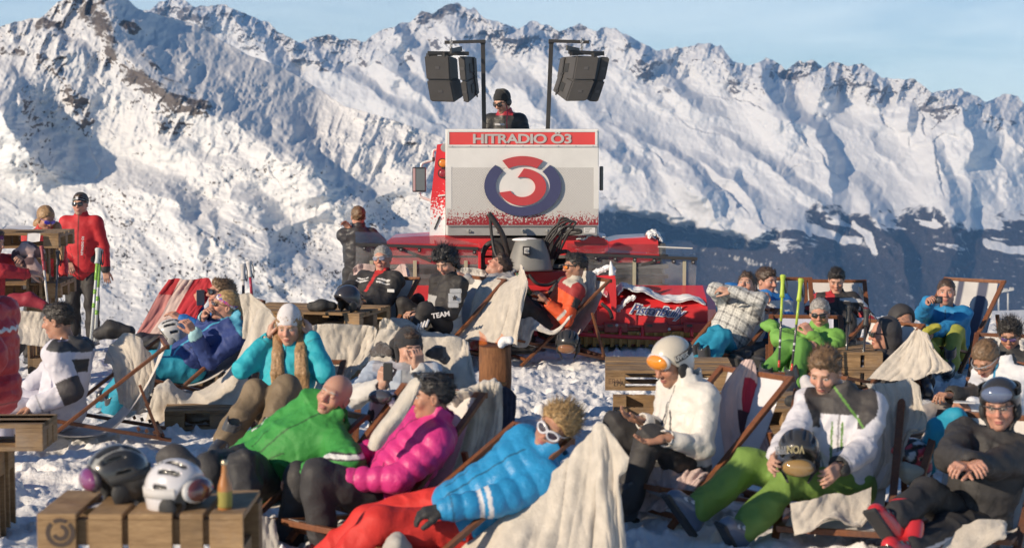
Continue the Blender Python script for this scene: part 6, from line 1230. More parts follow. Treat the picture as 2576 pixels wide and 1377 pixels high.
# white helmet girl
def p20(c):
    fr = (c.f > .03) & (c.seg == 0); c.C[fr & (np.abs(c.r - .02) < .007) & (c.u > .10) & (c.u < .40)] = (.03, .03, .035); c.C[fr & (np.abs(c.r + .06 - (c.u - .2) * .2) < .006) & (c.u > .12) & (c.u < .36)] = (.03, .03, .035); c.C[(c.seg == 0) & (c.u < .06)] = (.03, .03, .032); c.C[fr & (np.abs(c.u - .13) < .007)] = (.05, .05, .05)
def uv(C, l): C[:] = np.array((.62, .56, .46)); C[(l[:, 2] < .055) & (l[:, 1] < .02)] = (.55, .55, .54)
J20 = person('woman in a white helmet with orange goggles sitting upright, hands open', 10.1, zH(560, 385), 58, 4, head=(52, 20, 0), headoff=zH(455, 262), armR=(zH(390, 560, .05), zH(290, 610, -.1)), armL=(zH(655, 760, -.25), zH(420, 710, -.38)), legR=(zH(215, 740, .05), zH(170, 1050, .05)), legL=(zH(265, 760, -.35), zH(170, 1120, -.3)), jk=dict(col=(.70, .67, .62), patch=p20, pad=.012, collar=.08, quilt=(.11, .004), mat='puffer'), tr=dict(col=(.028, .026, .027)), skin='tan', hair=('crop', 'brown'), hat=('helmet', (.62, .56, .46), dict(novents=1, patch=uv, goggles=dict(frame=(.62, .60, .60), lens=(.80, .27, .01), strap=(.035, .035, .037), z=.054))), curl=(.35, .3), handdir=(V(-.7, -.2, .25), V(-.85, -.1, -.1)), palm=(V(.1, .3, -1), V(0, .3, -1)), group='people in deck chairs', showbk=True)
chair_for(J20, 'deck chair under the woman in the white helmet', 55, topz=.78, shift=.06, sling=(.66, .65, .68))
hl = J20.hat; w20 = hl[3]
def bend(P, q):
    out = []
    for a, b_, d in q: t = math.radians(128 + 62 * (-a)) ; out.append(w20(-.116 * math.cos(t) if False else .1165 * math.cos(t + PI), -.020 + .1365 * math.sin(t - PI / 2 * 0) * (1), .070 + b_ * .026))
    return np.array(out)
def strap_text(s, w, t0, t1, z0, hgt, hel, col, nm='strap_lettering', rx=.1175, ry=.1375, flip=1):
    v, f = text_geo(s, .02, 0, 1.0, .95); lo, hi = v.min(0), v.max(0); q = (v - lo) / np.where(hi - lo < 1e-6, 1, hi - lo); P = []
    for a, b_, d in q: t = math.radians(t0 + (t1 - t0) * a); k = 1 + .012 * d; P.append(w(rx * math.cos(t) * k, -.020 + ry * math.sin(t) * k, z0 + (b_ - .5) * hgt))
    mesh(nm, P, f, M['paper'], hel, col, False)
strap_text('uvex', w20, 152, 192, .062, .030, hl[2], (.60, .58, .54))
# blue jacket lying
def p21(c):
    for a in (.18, .34): c.C[(c.seg == 4) & (np.abs(c.t - a + .02) < .045)] = (.70, .70, .72)
J21 = person('blond youth in a bright blue puffer jacket with white framed sunglasses', 8.9, zG(1290, 640), 66, 44, head=(24, 4, 38), headoff=zG(1375, 425), armR=(zG(820, 800, .2), zG(500, 960, .15)), armL=(zG(860, 1080, -.28), zG(420, 1090, -.30)), legR=((850, 1262, .12), (775, 1450, .1)), legL=((905, 1235, -.2), (800, 1480, -.25)), jk=dict(col=(.008, .26, .55), mat='puffer', pad=.020, quilt=(.085, .011), wr=.009, patch=p21, collar=.07), tr=dict(col=(.62, .018, .012), pad=.025, wr=.015), skin='tan', hair=('spiky', 'blond'), glasses=((.03, .012, .02), (.62, .60, .62), 'white'), glove=(.022, .021, .022), group='people in deck chairs', pel=(1128, 1318), spine=.55)
chair_for(J21, 'deck chair under the youth in the bright blue puffer jacket', 62, topz=.64, frontz=.14)
S = SDF(); bc = W(*zG(1160, 785)[:2], 8.97); b = MB(); Rb = np.stack([unit(V(.75, -.3, -.6)), unit(V(.35, 1, .15)), unit(V(.5, -.1, .8))], 1); b.prism([bc + Rb @ V(x, -.006, z) for x, z in ((-.024, .026), (.024, .026), (.028, .008), (0, -.034), (-.028, .008))], Rb @ V(0, .012, 0), (.12, .12, .13)); b.build('chest_badge', M['gloss'], J21.jk)
# magenta puffer
J22 = person('dark haired woman in a magenta puffer jacket, sunglasses on her head', 9.45, zF(1860, 425), 72, 34, head=(82, 0, 0), headoff=zF(1835, 235), armR=(zF(1420, 640, .25), zF(1190, 700, .12)), armL=(zF(1600, 880, -.28), zF(1215, 850, -.22)), legR=(zF(720, 900, .0), zF(720, 1420, .0)), legL=(zF(990, 870, -.25), zF(1010, 1430, -.25)), jk=dict(col=(.62, .018, .205), mat='puffer', pad=.020, quilt=(.075, .010), wr=.009, collar=.06), tr=dict(col=(.028, .026, .028), pad=.015), skin='tan', hair=('short', 'dark'), glasses=((.02, .02, .02), (.03, .03, .03), 'up'), glove=(.022, .021, .022), group='people in deck chairs', pel=zF(1500, 930))
chair_for(J22, 'deck chair under the woman in the magenta puffer jacket', 40, topz=.76, frontz=.14)
# green jacket lying
def p23(c):
    m = (c.seg == 1) | (c.seg == 2); tt = np.where(c.seg == 1, c.t, 1 + c.t); o = (c.P - c.J.el['R'])[:, 2] > -.02; c.C[m & (c.ts[1] > .3) & ((c.P - c.J.sh['R']) @ unit(V(-.2, -.5, .8)) > -9) & (np.abs(((c.P - c.J.el['R']) @ unit(V(.1, -.75, .65)) - .045)) < .012)] = (.03, .03, .03)
    k = (np.abs(((c.P - c.J.el['R']) @ unit(V(.1, -.75, .65)) - .045)) < .010) & m; c.C[k & (np.sin(tt * 20) > -.3)] = (.66, .66, .66)
    e = (c.P - c.J.el['L']) @ unit(V(.15, -.9, .3)); n_ = ((c.seg == 3) | (c.seg == 4)); z_ = (c.P - c.J.el['L'])[:, 2]; c.C[n_ & (np.abs(z_ - .035) < .020) & (e > .0)] = (.03, .03, .03); c.C[n_ & (np.abs(z_ - .035) < .011) & (e > .0)] = (.66, .66, .66)
J23 = person('bald man in a green ski jacket lying back asleep in the sun', 9.8, zF(1085, 395), 58, 44, head=(22, -8, 22), headoff=zF(1090, 222), armR=(zF(520, 560, .25), zF(240, 740, .12)), armL=(zF(1150, 700, -.32), zF(870, 800, -.36)), legR=(zF(310, 1010, -.1), zF(180, 1300, -.2)), legL=(zF(440, 1020, -.45), zF(420, 1350, -.6)), jk=dict(col=(.030, .27, .040), pad=.022, wr=.014, patch=p23, hem=.04), tr=dict(col=(.026, .025, .027), pad=.014), skin='bald', hair=('bald', 'grey'), closed=True, group='people in deck chairs', pel=zF(560, 790), curl=(.5, .6), stubble=.15)
chair_for(J23, 'deck chair under the bald man in green', 50, topz=.60, frontz=.12)
# turquoise girl
J24 = person('girl in a turquoise jacket and white knit hat, hands at her ears', 12.0, zB(415, 810), 6, 14, .96, head=(6, 10, 0), headoff=(727, 824, -.04), raw=True, armR=((610, 926, -.12), (674, 852, -.03)), armL=((818, 940, -.12), (782, 850, -.03)), legR=(zB(130, 1150, -.55), zB(-40, 1470, -.7)), legL=(zB(330, 1180, -.6), zB(260, 1480, -.7)), jk=dict(col=(.015, .42, .52), pad=.012, wr=.013), tr=dict(col=(.20, .145, .085), pad=.022), skin='fair', boots=(.05, .05, .055), hat=('beanie', (.70, .67, .68), dict(front=.046, tall=.028)), hair=('long', 'long', [([zB(x0, 715, -.01), zB(x1, 860, -.12), zB(x2, 1000, -.19), zB(x3, y3, -.2)], (.018, .026, .026, .010)) for x0, x1, x2, x3, y3 in ((322, 322, 312, 304, 1140), (330, 338, 332, 328, 1110), (336, 352, 356, 346, 1080), (500, 500, 518, 532, 1150), (494, 488, 500, 512, 1120), (506, 512, 530, 547, 1100), (500, 478, 482, 488, 1060))]), group='people in deck chairs', palm=(V(-.9, -.3, 0), V(.9, -.3, 0)), handdir=(V(.20, .25, .9), V(-.20, .25, .9)), showbk=True)
chair_for(J24, 'deck chair under the girl in turquoise', 6, topz=.60)
# black beanie woman
def p25(c): c.C[(c.u > .43) & (c.f > 0) & (c.seg == 0)] = (.42, .42, .46); c.C[(c.seg == 0) & (np.abs(c.r + .03) < .03) & (c.f > 0)] = (.33, .34, .36); c.C[(c.seg == 2)] = (.58, .56, .53); c.C[(c.seg == 4) & (c.t > .6)] = (.62, .60, .57)
J25 = person('woman in a black knit cap and pale jacket biting her nails', 11.5, zB(1200, 945), -2, 26, head=(-24, 4, 0), headoff=zB(1245, 830), armR=(zB(900, 1110, -.15), zB(1055, 1090, -.42)), armL=(zB(1440, 1090, -.15), zB(1310, 975, -.33)), jk=dict(col=(.40, .46, .55), pad=.014, patch=p25), tr=dict(col=K_), skin='fair', hat=('beanie', (.020, .020, .024), dict(front=.044, flaps=True)), curl=(.8, .8), handdir=(V(.15, -.2, 1), V(.0, -.1, 1)), palm=(V(-.5, -.85, 0), V(.5, -.8, 0)), group='people in deck chairs')
chair_for(J25, 'deck chair under the woman in the black knit cap', 0, topz=.58)
for q in ([(1000, 850, .2), (1060, 830, .1), (1110, 850, 0)], [(1390, 860, .1), (1450, 850, .15), (1500, 900, .25)]): S = SDF(); S.poly([W(*zB(x, y)[:2], 11.5 + d) for x, y, d in q], (.03, .045, .03)); S.wrinkle(.012, 55, 3); v, f = S.surface(.009); mesh('fur_trim', v, f, M['fleece'], J25.jk, (.07, .055, .05))
c = W(*zB(1100, 985)[:2], 11.02); b = MB(); b.box(c, (.062, .012, .115), rot(-10), .006, (.025, .024, .025)); tag(b.build('phone', M['gloss'], None), 'black phone held up by the woman in the black knit cap', 'phone')
# blue jacket with flowered band
def p26(c): c.C[(np.abs(c.r) < .010) & (c.f > .02) & (c.seg == 0)] = (.05, .35, .55); c.C[(c.u > .49) & (c.f > 0)] = (.10, .42, .60); c.C[((c.seg == 2) | (c.seg == 4)) & (c.t > .90)] = (.35, .6, .65)
J26 = person('fair haired woman in navy blue with a flowered headband, lying back', 14.0, zA(1640, 955), 64, 42, head=(66, -14, 8), headoff=zA(1560, 850), armR=(zA(1390, 1010, .1), zA(1420, 925, .0)), armL=(zA(1450, 1190, -.22), zA(1350, 1045, -.28)), legR=(zE(690, 395, .1), zE(560, 640, .1)), legL=(zE(680, 420, -.25), zE(590, 660, -.2)), jk=dict(col=(.018, .045, .20), patch=p26, pad=.012), tr=dict(col=(.006, .27, .40), pad=.015), skin='ruddy', hair=('tied', 'blond', [([zA(1640, 860, .02), zA(1670, 900, .03), zA(1690, 960, .03)], (.05, .05, .03))]), hat=('band', (.5, .15, .3), {}), glasses=((.05, .03, .03), (.25, .12, .06)), curl=(.7, .6), group='people in deck chairs', pel=zA(1330, 1225), handdir=(None, V(-.5, -.1, .9)), showbk=True)
chair_for(J26, 'deck chair under the woman with the flowered headband', 64, topz=.74)
J27 = person('woman in blue holding up a phone, behind the flowered headband', 14.9, zA(1600, 840), 62, 40, head=(62, -10, 0), headoff=zA(1530, 765), armR=(zA(1400, 930, .15), zA(1365, 850, .05)), armL=(zA(1390, 960, -.2), zA(1270, 945, -.2)), jk=dict(col=(.012, .15, .48)), skin='ruddy', hair=('short', 'light'), glasses=((.015, .012, .012), (.02, .02, .02), 'big'), curl=(.7, .5), group='people in deck chairs', tr=dict(col=(.03, .03, .04)), handdir=(V(-.1, 0, 1), None))
chair_for(J27, 'deck chair under the woman in blue who holds up a phone', 62)
b = MB(); b.box(W(*zA(1390, 790)[:2], 14.85), (.07, .012, .13), rot(30), .005, (.05, .05, .07)); tag(b.build('phone', M['gloss'], None), 'dark phone held up by the brown haired woman in blue', 'phone')
# white jacket from behind
def p29(c): c.C[(c.f < -.03) & (c.seg == 0) & (c.u > .33) & (c.u < .42) & (c.r > -.15) & (c.r < .02)] = (.03, .03, .03); c.C[((c.seg == 3) & (c.t > .72)) | ((c.seg == 4) & (c.t < .3))] = (.05, .045, .05); c.C[(c.u > .47) & (c.f < .02)] = (.05, .05, .055); c.C[(np.abs(c.f + .02) < .008) & (c.seg == 0)] = (.2, .2, .3)
J29 = person('dark haired man in a white jacket with his back half turned', 12.5, zE(372, 285), 108, -8, head=(100, 8, 0), headoff=zE(310, 165), armR=(zE(190, 480, .2), zE(120, 560, .1)), armL=(zE(420, 560, -.22), zE(190, 615, -.28)), legR=(zE(60, 640, .1), zE(40, 860, .1)), legL=(zE(80, 670, -.2), zE(60, 900, -.2)), jk=dict(col=(.64, .63, .70), patch=p29, pad=.022, wr=.013), tr=dict(col=(.58, .57, .66)), skin='tan', hair=('short', (.022, .015, .011)), group='people in deck chairs', pel=zE(330, 660))
chair_for(J29, 'deck chair under the man in the white jacket, brown rails showing behind his back', 75, shift=.22, topz=.70)
# red puffer at the left edge
def p30(c): z = c.u; zz = .25 + .02 * np.abs(((c.r * 14) % 1) - .5) * 2; c.C[(np.abs(z - zz - .10) < .012) & (c.seg == 0)] = (.66, .64, .64); c.C[(c.seg == 1) & (np.abs(c.t - .5) < .05)] = (.6, .6, .6)
J30 = person('person in a red puffer jacket cut off by the left edge', 11.2, (-48, 775), 118, 4, head=(110, 0, 0), armR=((-150, 900, .2), (-180, 1000, .1)), armL=((14, 925, -.26), (-70, 985, -.30)), jk=dict(col=(.46, .016, .024), mat='puffer', pad=.055, quilt=(.10, .012), patch=p30, hem=.05), tr=dict(col=K_), group='people in deck chairs', pel=(-28, 985))
S = SDF(); S.cone(W(30, 756, 13.2), W(72, 752, 13.2), .055, .05); S.cone(W(72, 752, 13.2), W(112, 768, 13.2), .05, .04); S.wrinkle(.012, 13, 5); v, f = S.surface(.011); o = mesh('spare_jacket', v - v.mean(0), f, M['shell'], None, (.30, .012, .03)); o.location = Vector(v.mean(0)); tag(o, 'dark red jacket hung over the cream chair back at the left edge', 'jacket')
# ------------------------------------------------------------------ blankets and towels
blanket('pale pink blanket over the chair of the grey haired man', 17.45, [[(165, 540), (240, 492), (400, 512), (560, 560), (640, 500), (690, 505)], [(170, 610, .05), (260, 600), (420, 640), (580, 680), (690, 650, -.05), (728, 590, -.1)], [(165, 760, -.1), (260, 760, -.2), (420, 800, -.2), (590, 850, -.2), (700, 830, -.2), (748, 800, -.25)], [(170, 900, -.3), (270, 930, -.35), (420, 1000, -.35), (560, 1050, -.35), (690, 1040, -.35), (765, 985, -.35)]], zJ, PINK, seed=1)
blanket('cream fleece falling from the chair beside the woman in the race team jacket', 16.75, [[(1480, 650, .35), (1560, 612, .35), (1690, 640, .3), (1800, 590, .2), (1850, 505, .15), (1885, 560, .0)], [(1370, 800, .2), (1500, 740, .2), (1640, 720, .15), (1780, 690, .05), (1870, 660, -.02), (1900, 720, -.1)], [(1330, 1000, .05), (1460, 950, .02), (1600, 920, -.05), (1740, 900, -.1), (1840, 830, -.15), (1870, 900, -.2)], [(1270, 1150, -.05), (1400, 1120, -.1), (1560, 1100, -.15), (1700, 1090, -.2), (1800, 1060, -.25), (1830, 1100, -.3)], [(1180, 1230, -.1), (1320, 1240, -.18), (1500, 1270, -.22), (1660, 1290, -.28), (1760, 1290, -.3), (1800, 1310, -.34)]], zJ, CREAM, 90, 90, seed=2, fold=.016)
blanket('cream fleece under the woman in the race team jacket', 16.35, [[(440, 1110, .1), (520, 1040, .1), (690, 1055, .15), (900, 1170, .1), (1050, 1180, .1), (1250, 1225, .05)], [(430, 1180, 0), (540, 1130, 0), (700, 1130, .0), (900, 1215, -.02), (1050, 1225, -.02), (1260, 1290, -.05)], [(410, 1300, -.05), (540, 1260, -.08), (700, 1260, -.1), (900, 1300, -.1), (1080, 1330, -.1), (1270, 1400, -.1)]], zJ, CREAM, seed=3)
blanket('white towel on the chair back to the left of the sleeping man', 17.75, [[(1238, 540), (1300, 532), (1400, 540), (1490, 560)], [(1260, 610, .0), (1330, 610), (1420, 605), (1500, 598)], [(1330, 740, -.1), (1390, 720, -.1), (1440, 660, -.1), (1490, 615, -.1)]], zJ, OFF, 40, 40, seed=4)
blanket('cream fleece on the chair behind the woman in the black knit cap', 11.95, [[(1040, 690), (1180, 705), (1330, 740), (1480, 745), (1610, 750), (1640, 790)], [(1000, 800, -.02), (1150, 820, -.05), (1320, 850, -.05), (1480, 860, -.05), (1630, 850, -.05), (1672, 880, -.08)], [(960, 930, -.1), (1130, 960, -.12), (1320, 980, -.12), (1480, 980, -.12), (1650, 970, -.12), (1700, 1000, -.15)], [(940, 1090, -.2), (1120, 1120, -.2), (1320, 1120, -.2), (1480, 1110, -.2), (1650, 1090, -.2), (1715, 1090, -.22)]], zB, CREAM, 80, 60, seed=5, fold=.014)
blanket('cream fleece hanging at the left of the woman in the black knit cap', 12.3, [[(1045, 640), (1080, 612), (1140, 640), (1190, 690)], [(1035, 720), (1080, 700), (1140, 720), (1190, 760)], [(1000, 840, -.1), (1060, 830, -.1), (1120, 830, -.1), (1170, 840, -.1)]], zB, CREAM, 40, 40, seed=6)
blanket('cream fleece behind the girl in turquoise', 12.55, [[(525, 672), (640, 655), (760, 650), (900, 662), (1000, 672), (1028, 700)], [(545, 780), (660, 780), (770, 770), (890, 770), (985, 765), (1015, 780)], [(580, 900, -.05), (680, 900, -.05), (780, 890, -.05), (880, 870, -.05), (960, 850, -.05), (990, 850, -.05)], [(610, 1060, -.15), (690, 1080, -.15), (780, 1070, -.15), (850, 1020, -.15), (900, 970, -.15), (940, 930, -.15)]], zB, CREAM, 80, 70, seed=7, fold=.018)
blanket('long cream fleece sweeping under the woman with the flowered headband to the snow', 13.42, [[(640, 815, .25), (588, 915, .25), (530, 965, .25), (472, 985, .2), (425, 955, .2), (394, 965, .15)], [(652, 772, .04), (606, 908, .0), (545, 985, .0), (474, 1010, .0), (418, 985, .0), (386, 985, .0)], [(672, 776, .0), (640, 925, -.04), (562, 1015, -.05), (478, 1040, -.05), (408, 1040, -.04), (370, 1045, -.04)], [(694, 800, -.02), (672, 935, -.06), (590, 1032, -.08), (488, 1062, -.08), (405, 1079, -.08), (358, 1078, -.08)]], None, CREAM, 110, 60, seed=8, fold=.014)
blanket('cream fleece folded over the chair top behind the woman with the flowered headband', 13.75, [[(600, 740, .1), (630, 738, .08), (665, 770, .0), (690, 790, -.08)], [(612, 790, .1), (640, 790, .08), (668, 800, .0), (694, 830, -.1)], [(610, 850, .05), (640, 860, .0), (668, 870, -.05), (690, 880, -.1)]], None, CREAM, 50, 40, seed=31, fold=.012)
blanket('cream fleece over the chair back of the man in the white jacket', 12.7, [[(555, 385, -.1), (590, 300, -.05), (640, 240, 0), (715, 235, .0), (770, 290, 0), (800, 340, 0)], [(600, 400, -.12), (640, 380, -.12), (690, 370, -.1), (740, 380, -.1), (790, 410, -.1), (832, 440, -.1)], [(620, 480, -.1), (660, 490, -.14), (705, 490, -.14), (750, 500, -.14), (790, 500, -.12), (820, 510, -.1)], [(650, 600, -.1), (680, 625, -.14), (710, 640, -.14), (745, 640, -.14), (775, 600, -.12), (795, 580, -.1)]], zE, CREAM, 70, 60, seed=9, fold=.015)
def redwhite(C, u, v):
    C[:] = np.array((.62, .47, .42)); C[(u < .26)] = np.array((.55, .22, .20)); C[(u < .26) & (v < .30)] = np.array((.42, .02, .03)); C[u > .50] = np.array((.46, .018, .032))
blanket('red and cream striped towel over the chair left of the two women in blue', 14.95, [[(1170, 665), (1230, 658), (1300, 668), (1380, 660), (1445, 655), (1478, 720)], [(1090, 780), (1160, 785), (1230, 790), (1310, 790), (1390, 780), (1440, 800)], [(1010, 930, -.1), (1080, 940, -.1), (1150, 940, -.1), (1240, 910, -.1), (1320, 890, -.1), (1380, 880, -.1)], [(930, 1065, -.2), (980, 1085, -.2), (1060, 1095, -.2), (1160, 1070, -.2), (1260, 1030, -.2), (1340, 1010, -.2)]], zA, OFF, 90, 60, seed=10, colf=redwhite, fold=.012, mat='canvas', cat='towel', name='towel', group='coloured towels thrown over the chairs')
blanket('cream cover on the chair back behind the man in the white jacket', 13.4, [[(70, 885), (140, 880), (230, 885), (300, 890), (345, 900)], [(70, 970), (140, 980), (230, 985), (300, 990), (350, 1000)], [(85, 1090, -.1), (150, 1110, -.1), (230, 1120, -.1), (300, 1130, -.1), (350, 1140, -.1)]], zA, CREAM, 50, 40, seed=11)
blanket('grey towel on the chair back of the brown haired man in blue', 17.3, [[(365, 238), (450, 245), (560, 245), (650, 238), (705, 255)], [(375, 330), (450, 330), (560, 340), (640, 330), (700, 330)], [(400, 470, -.15), (480, 470, -.15), (560, 460, -.15), (630, 430, -.15), (670, 420, -.15)]], zD, (.48, .48, .49), 50, 40, seed=12)
blanket('cream towel over the chair back of the teenage boy', 17.95, [[(730, 248), (800, 240), (890, 262), (990, 250), (1040, 258), (1075, 320)], [(700, 330), (800, 340), (890, 350), (990, 345), (1050, 350), (1080, 400)], [(690, 430, -.15), (800, 450, -.2), (890, 460, -.2), (980, 480, -.2), (1030, 560, -.2), (1040, 480, -.15)]], zD, (.60, .58, .54), 60, 40, seed=13)
blanket('peaked cream fleece over the chair of the man in the charcoal hood', 14.25, [[(1350, 540, .1), (1375, 512, .08), (1392, 505, .05), (1410, 520, .0), (1435, 560, -.05)], [(1260, 620, .08), (1330, 620, .05), (1400, 620, 0), (1450, 630, -.05), (1500, 650, -.08)], [(1170, 710, .05), (1280, 730, 0), (1385, 740, -.06), (1480, 740, -.1), (1585, 738, -.12)], [(1085, 805, .0), (1220, 812, -.05), (1370, 815, -.1), (1470, 772, -.12), (1575, 752, -.14)]], zD, CREAM, 80, 70, seed=14, fold=.018)
blanket('cream fleece over the chair back of the young man in green trousers', 10.0, [[(480, 265, .05), (560, 270, .05), (640, 262, .05), (740, 232, .05), (790, 228, .0), (825, 280, -.05)], [(560, 400, 0), (630, 400, 0), (700, 400, 0), (770, 380, -.02), (820, 400, -.06), (858, 430, -.1)], [(590, 560, -.05), (640, 580, -.05), (700, 580, -.05), (760, 560, -.08), (820, 530, -.1), (882, 545, -.12)], [(580, 760, -.1), (630, 800, -.12), (680, 790, -.14), (720, 720, -.14), (745, 640, -.14), (760, 590, -.14)], [(480, 990, -.2), (540, 1000, -.22), (600, 980, -.24), (650, 930, -.24), (690, 890, -.24), (700, 840, -.24)]], zI, CREAM, 80, 80, seed=15, fold=.014)
blanket('cream fleece on the seat under the young man in green trousers', 9.22, [[(-30, 1070), (120, 1050), (250, 1000, .05), (380, 1010, .05), (520, 960, .1)], [(-20, 1170, -.05), (110, 1190, -.05), (260, 1130, -.02), (400, 1180, -.02), (510, 1100, 0)], [(0, 1290, -.08), (100, 1265, -.1), (250, 1180, -.08), (410, 1232, -.08), (500, 1180, -.05)]], zI, CREAM, 70, 50, seed=16, fold=.010, fk=(1.5, 4))
blanket('pink fleece on the seat of the woman in the white helmet', 9.85, [[(270, 880, .1), (400, 882, .05), (540, 890, .0), (660, 920, 0), (740, 960, 0)], [(240, 990, .05), (370, 1000, 0), (500, 1005, -.05), (590, 1000, -.06), (650, 1010, -.06)], [(165, 1140, 0), (300, 1150, -.05), (420, 1150, -.1), (510, 1120, -.1), (590, 1070, -.1)]], zH, PINK, 70, 50, seed=17, fold=.03, fk=(2, 9))
def pinkred(C, u, v):
    m = (u > .50) & (v > .16); C[m] = np.array((.42, .016, .05)); C[(u > .42) & (v > .42) & (v < .74)] = np.array((.05, .015, .025)); C[v > .74] = np.array((.58, .45, .44)); C[(u < .42)] = np.array(PINK)
blanket('pink red and black towel over the chair back behind the woman in the white helmet', 10.36, [[(895, 240), (925, 230), (945, 228), (955, 240), (965, 262)], [(770, 410), (830, 400), (890, 400), (950, 410), (990, 450)], [(755, 560, -.05), (820, 580, -.05), (890, 600, -.05), (960, 610, -.05), (1040, 590, -.05)], [(770, 720, -.1), (840, 730, -.1), (920, 730, -.1), (1000, 700, -.1), (1060, 660, -.1)], [(790, 880, -.2), (870, 870, -.2), (960, 840, -.2), (1050, 830, -.2), (1120, 760, -.2)]], zH, PINK, 90, 90, seed=18, colf=pinkred, cat='towel', name='towel', group='coloured towels thrown over the chairs', mat='canvas')
blanket('cream fleece hanging under the man in the black helmet', 9.0, [[(990, 1280, .1), (1130, 1220, .1), (1280, 1200, .1), (1400, 1180, .1), (1440, 1215, .1)], [(960, 1340), (1090, 1310), (1260, 1270), (1390, 1250), (1430, 1260)], [(940, 1440, -.1), (1080, 1420, -.1), (1250, 1380, -.1), (1380, 1330, -.1), (1430, 1300, -.1)]], zI, CREAM, 60, 40, seed=20, fold=.010, fk=(1.5, 4))
blanket('big cream fleece hung over the chair of the youth in bright blue', 8.62, [[(640, 1400, .1), (1000, 1110, .1), (1250, 880, .1), (1450, 690, .1), (1620, 490, .08), (1715, 388, .05), (1790, 425, .0), (1970, 655, -.05)], [(700, 1470, .0), (1030, 1250, .0), (1280, 1080, .0), (1480, 930, .0), (1640, 780, .0), (1735, 680, -.03), (1830, 680, -.03), (1945, 760, -.05)], [(760, 1520, -.1), (1060, 1400, -.1), (1300, 1290, -.08), (1500, 1200, -.08), (1660, 1080, -.06), (1760, 1000, -.1), (1840, 960, -.08), (1890, 890, -.08)], [(800, 1600, -.2), (1090, 1540, -.2), (1320, 1500, -.18), (1520, 1460, -.16), (1690, 1440, -.14), (1800, 1430, -.18), (1880, 1430, -.14), (1960, 1420, -.12)]], zG, CREAM, 150, 110, seed=21, fold=.018, fk=(2, 7))
blanket('cream fleece draped behind the woman in magenta', 9.80, [[(500, 165, .1), (620, 130, .1), (740, 102, .1), (830, 78, .1), (900, 78, .1), (948, 96, .1)], [(520, 150, -.12), (630, 128, -.12), (740, 100, -.12), (830, 72, -.12), (900, 72, -.12), (952, 92, -.12)], [(600, 330), (690, 340), (780, 330), (850, 290), (910, 270), (955, 270)], [(520, 620, -.05), (620, 680, -.05), (720, 650, -.05), (800, 580, -.05), (880, 560, -.05), (930, 540, -.05)], [(370, 940, -.15), (480, 930, -.15), (580, 930, -.15), (680, 880, -.15), (760, 800, -.15), (820, 700, -.15)]], zG, CREAM, 90, 80, seed=22, fold=.018)
blanket('navy chair cloth edge right of the woman in magenta', 9.95, [[(935, 90), (985, 92), (1030, 120), (1072, 165)], [(940, 350), (980, 360), (1020, 370), (1050, 400)], [(900, 620), (950, 625), (990, 615), (1015, 600)]], zG, (.018, .025, .06), 30, 40, .01, .006, seed=23, mat='canvas', cat='chair cloth', name='chair_canvas', group=None)
blanket('cream fleece roll along the chair rail left of the woman in magenta', 9.15, [[(1690, 95, .1), (1720, 85, .05), (1755, 120, 0)], [(1540, 320, .08), (1600, 310, .0), (1660, 330, 0)], [(1400, 500, .05), (1460, 490, -.02), (1520, 500, 0)], [(1355, 610, .05), (1390, 632, -.02), (1440, 610, 0)]], zF, CREAM, 40, 60, .03, .004, (3, 2), seed=24)
blanket('grey fleece hanging below the bald man in green', 9.2, [[(370, 1120), (450, 1125), (540, 1135), (640, 1160)], [(370, 1260, -.05), (450, 1265, -.05), (550, 1270, -.05), (660, 1280, -.05)], [(380, 1430, -.1), (470, 1430, -.1), (580, 1430, -.1), (690, 1430, -.1)]], zF, (.42, .39, .35), 50, 40, seed=25)
blanket('cream fleece over the chair back behind the man in orange', 17.15, [[(880, 345, .1), (930, 362, .05), (985, 368, 0), (1002, 400, -.05)], [(900, 440, .05), (940, 450, 0), (985, 460, -.05), (1000, 480, -.1)], [(860, 600, -.05), (910, 590, -.1), (960, 570, -.15), (995, 530, -.2)]], zC, OFF, 50, 50, seed=26)
blanket('cream fleece hanging from the seat of the man in orange', 16.7, [[(480, 670, .1), (540, 672, .05), (590, 662, 0), (640, 700, -.05), (740, 745, -.1), (850, 640, -.1)], [(475, 740, .0), (530, 740, -.02), (585, 730, -.05), (640, 720, -.1), (740, 760, -.14), (840, 665, -.14)], [(470, 850, -.05), (520, 858, -.08), (570, 845, -.1), (600, 750, -.12), (740, 770, -.15), (835, 680, -.15)]], zC, OFF, 70, 50, seed=27)
# ------------------------------------------------------------------ pallet tables
t1 = pallet_table('tall pallet bar at the left edge with sheets of paper on it', 147, 586, 17.0, 3, [(.43, 0, -.60, 'side'), (-.43, 0, -.60, 'side'), (0, .05, -.48, None)], (1, -1))
pallet_table('low pallet table with a black helmet on it, in front of the grey haired man', *zB(902, 582)[:2], 15.6, -16, [(0, 0, -.146, None), (0, 0, -.292, None), (0, 0, -.438, None)], (1, -1))
t3 = pallet_table('pallet table left of the woman in the white helmet', *zC(1066, 1003)[:2], 12.6, -3, [(0, -.385, -.60, 'end'), (0, .25, -.60, 'end')], (-1, -1), L=.92, Wd=.80)
t5 = pallet_table('pallet table at the left edge beside the person in red puffer', 107, 1066, 9.4, 2, [(.18, -.17, -.60, 'end'), (.18, .05, -.60, 'end')], (1, -1), 1.2, .36)
pallet_table('small pallet under the chair of the woman with the flowered headband', 552, 1030, 13.1, 8, [], (0, -1), .8, .6)
pallet_table('pallet table with gloves behind the young man in green trousers', *zH(1200, 530)[:2], 11.6, 4, [(0, 0, -.146, None)], (0, -1), .8, .8)
pallet_table('pallet table behind the black ski poles on the right', *zD(985, 645)[:2], 14.4, -6, [(0, 0, -.146, None)], (0, -1), .5, .6)
pallet_table('pallet table with a white helmet between the striped towel and the women in blue', *zA(1165, 1165)[:2], 14.5, 4, [(0, 0, -.146, None)], (0, -1), .8, .6)
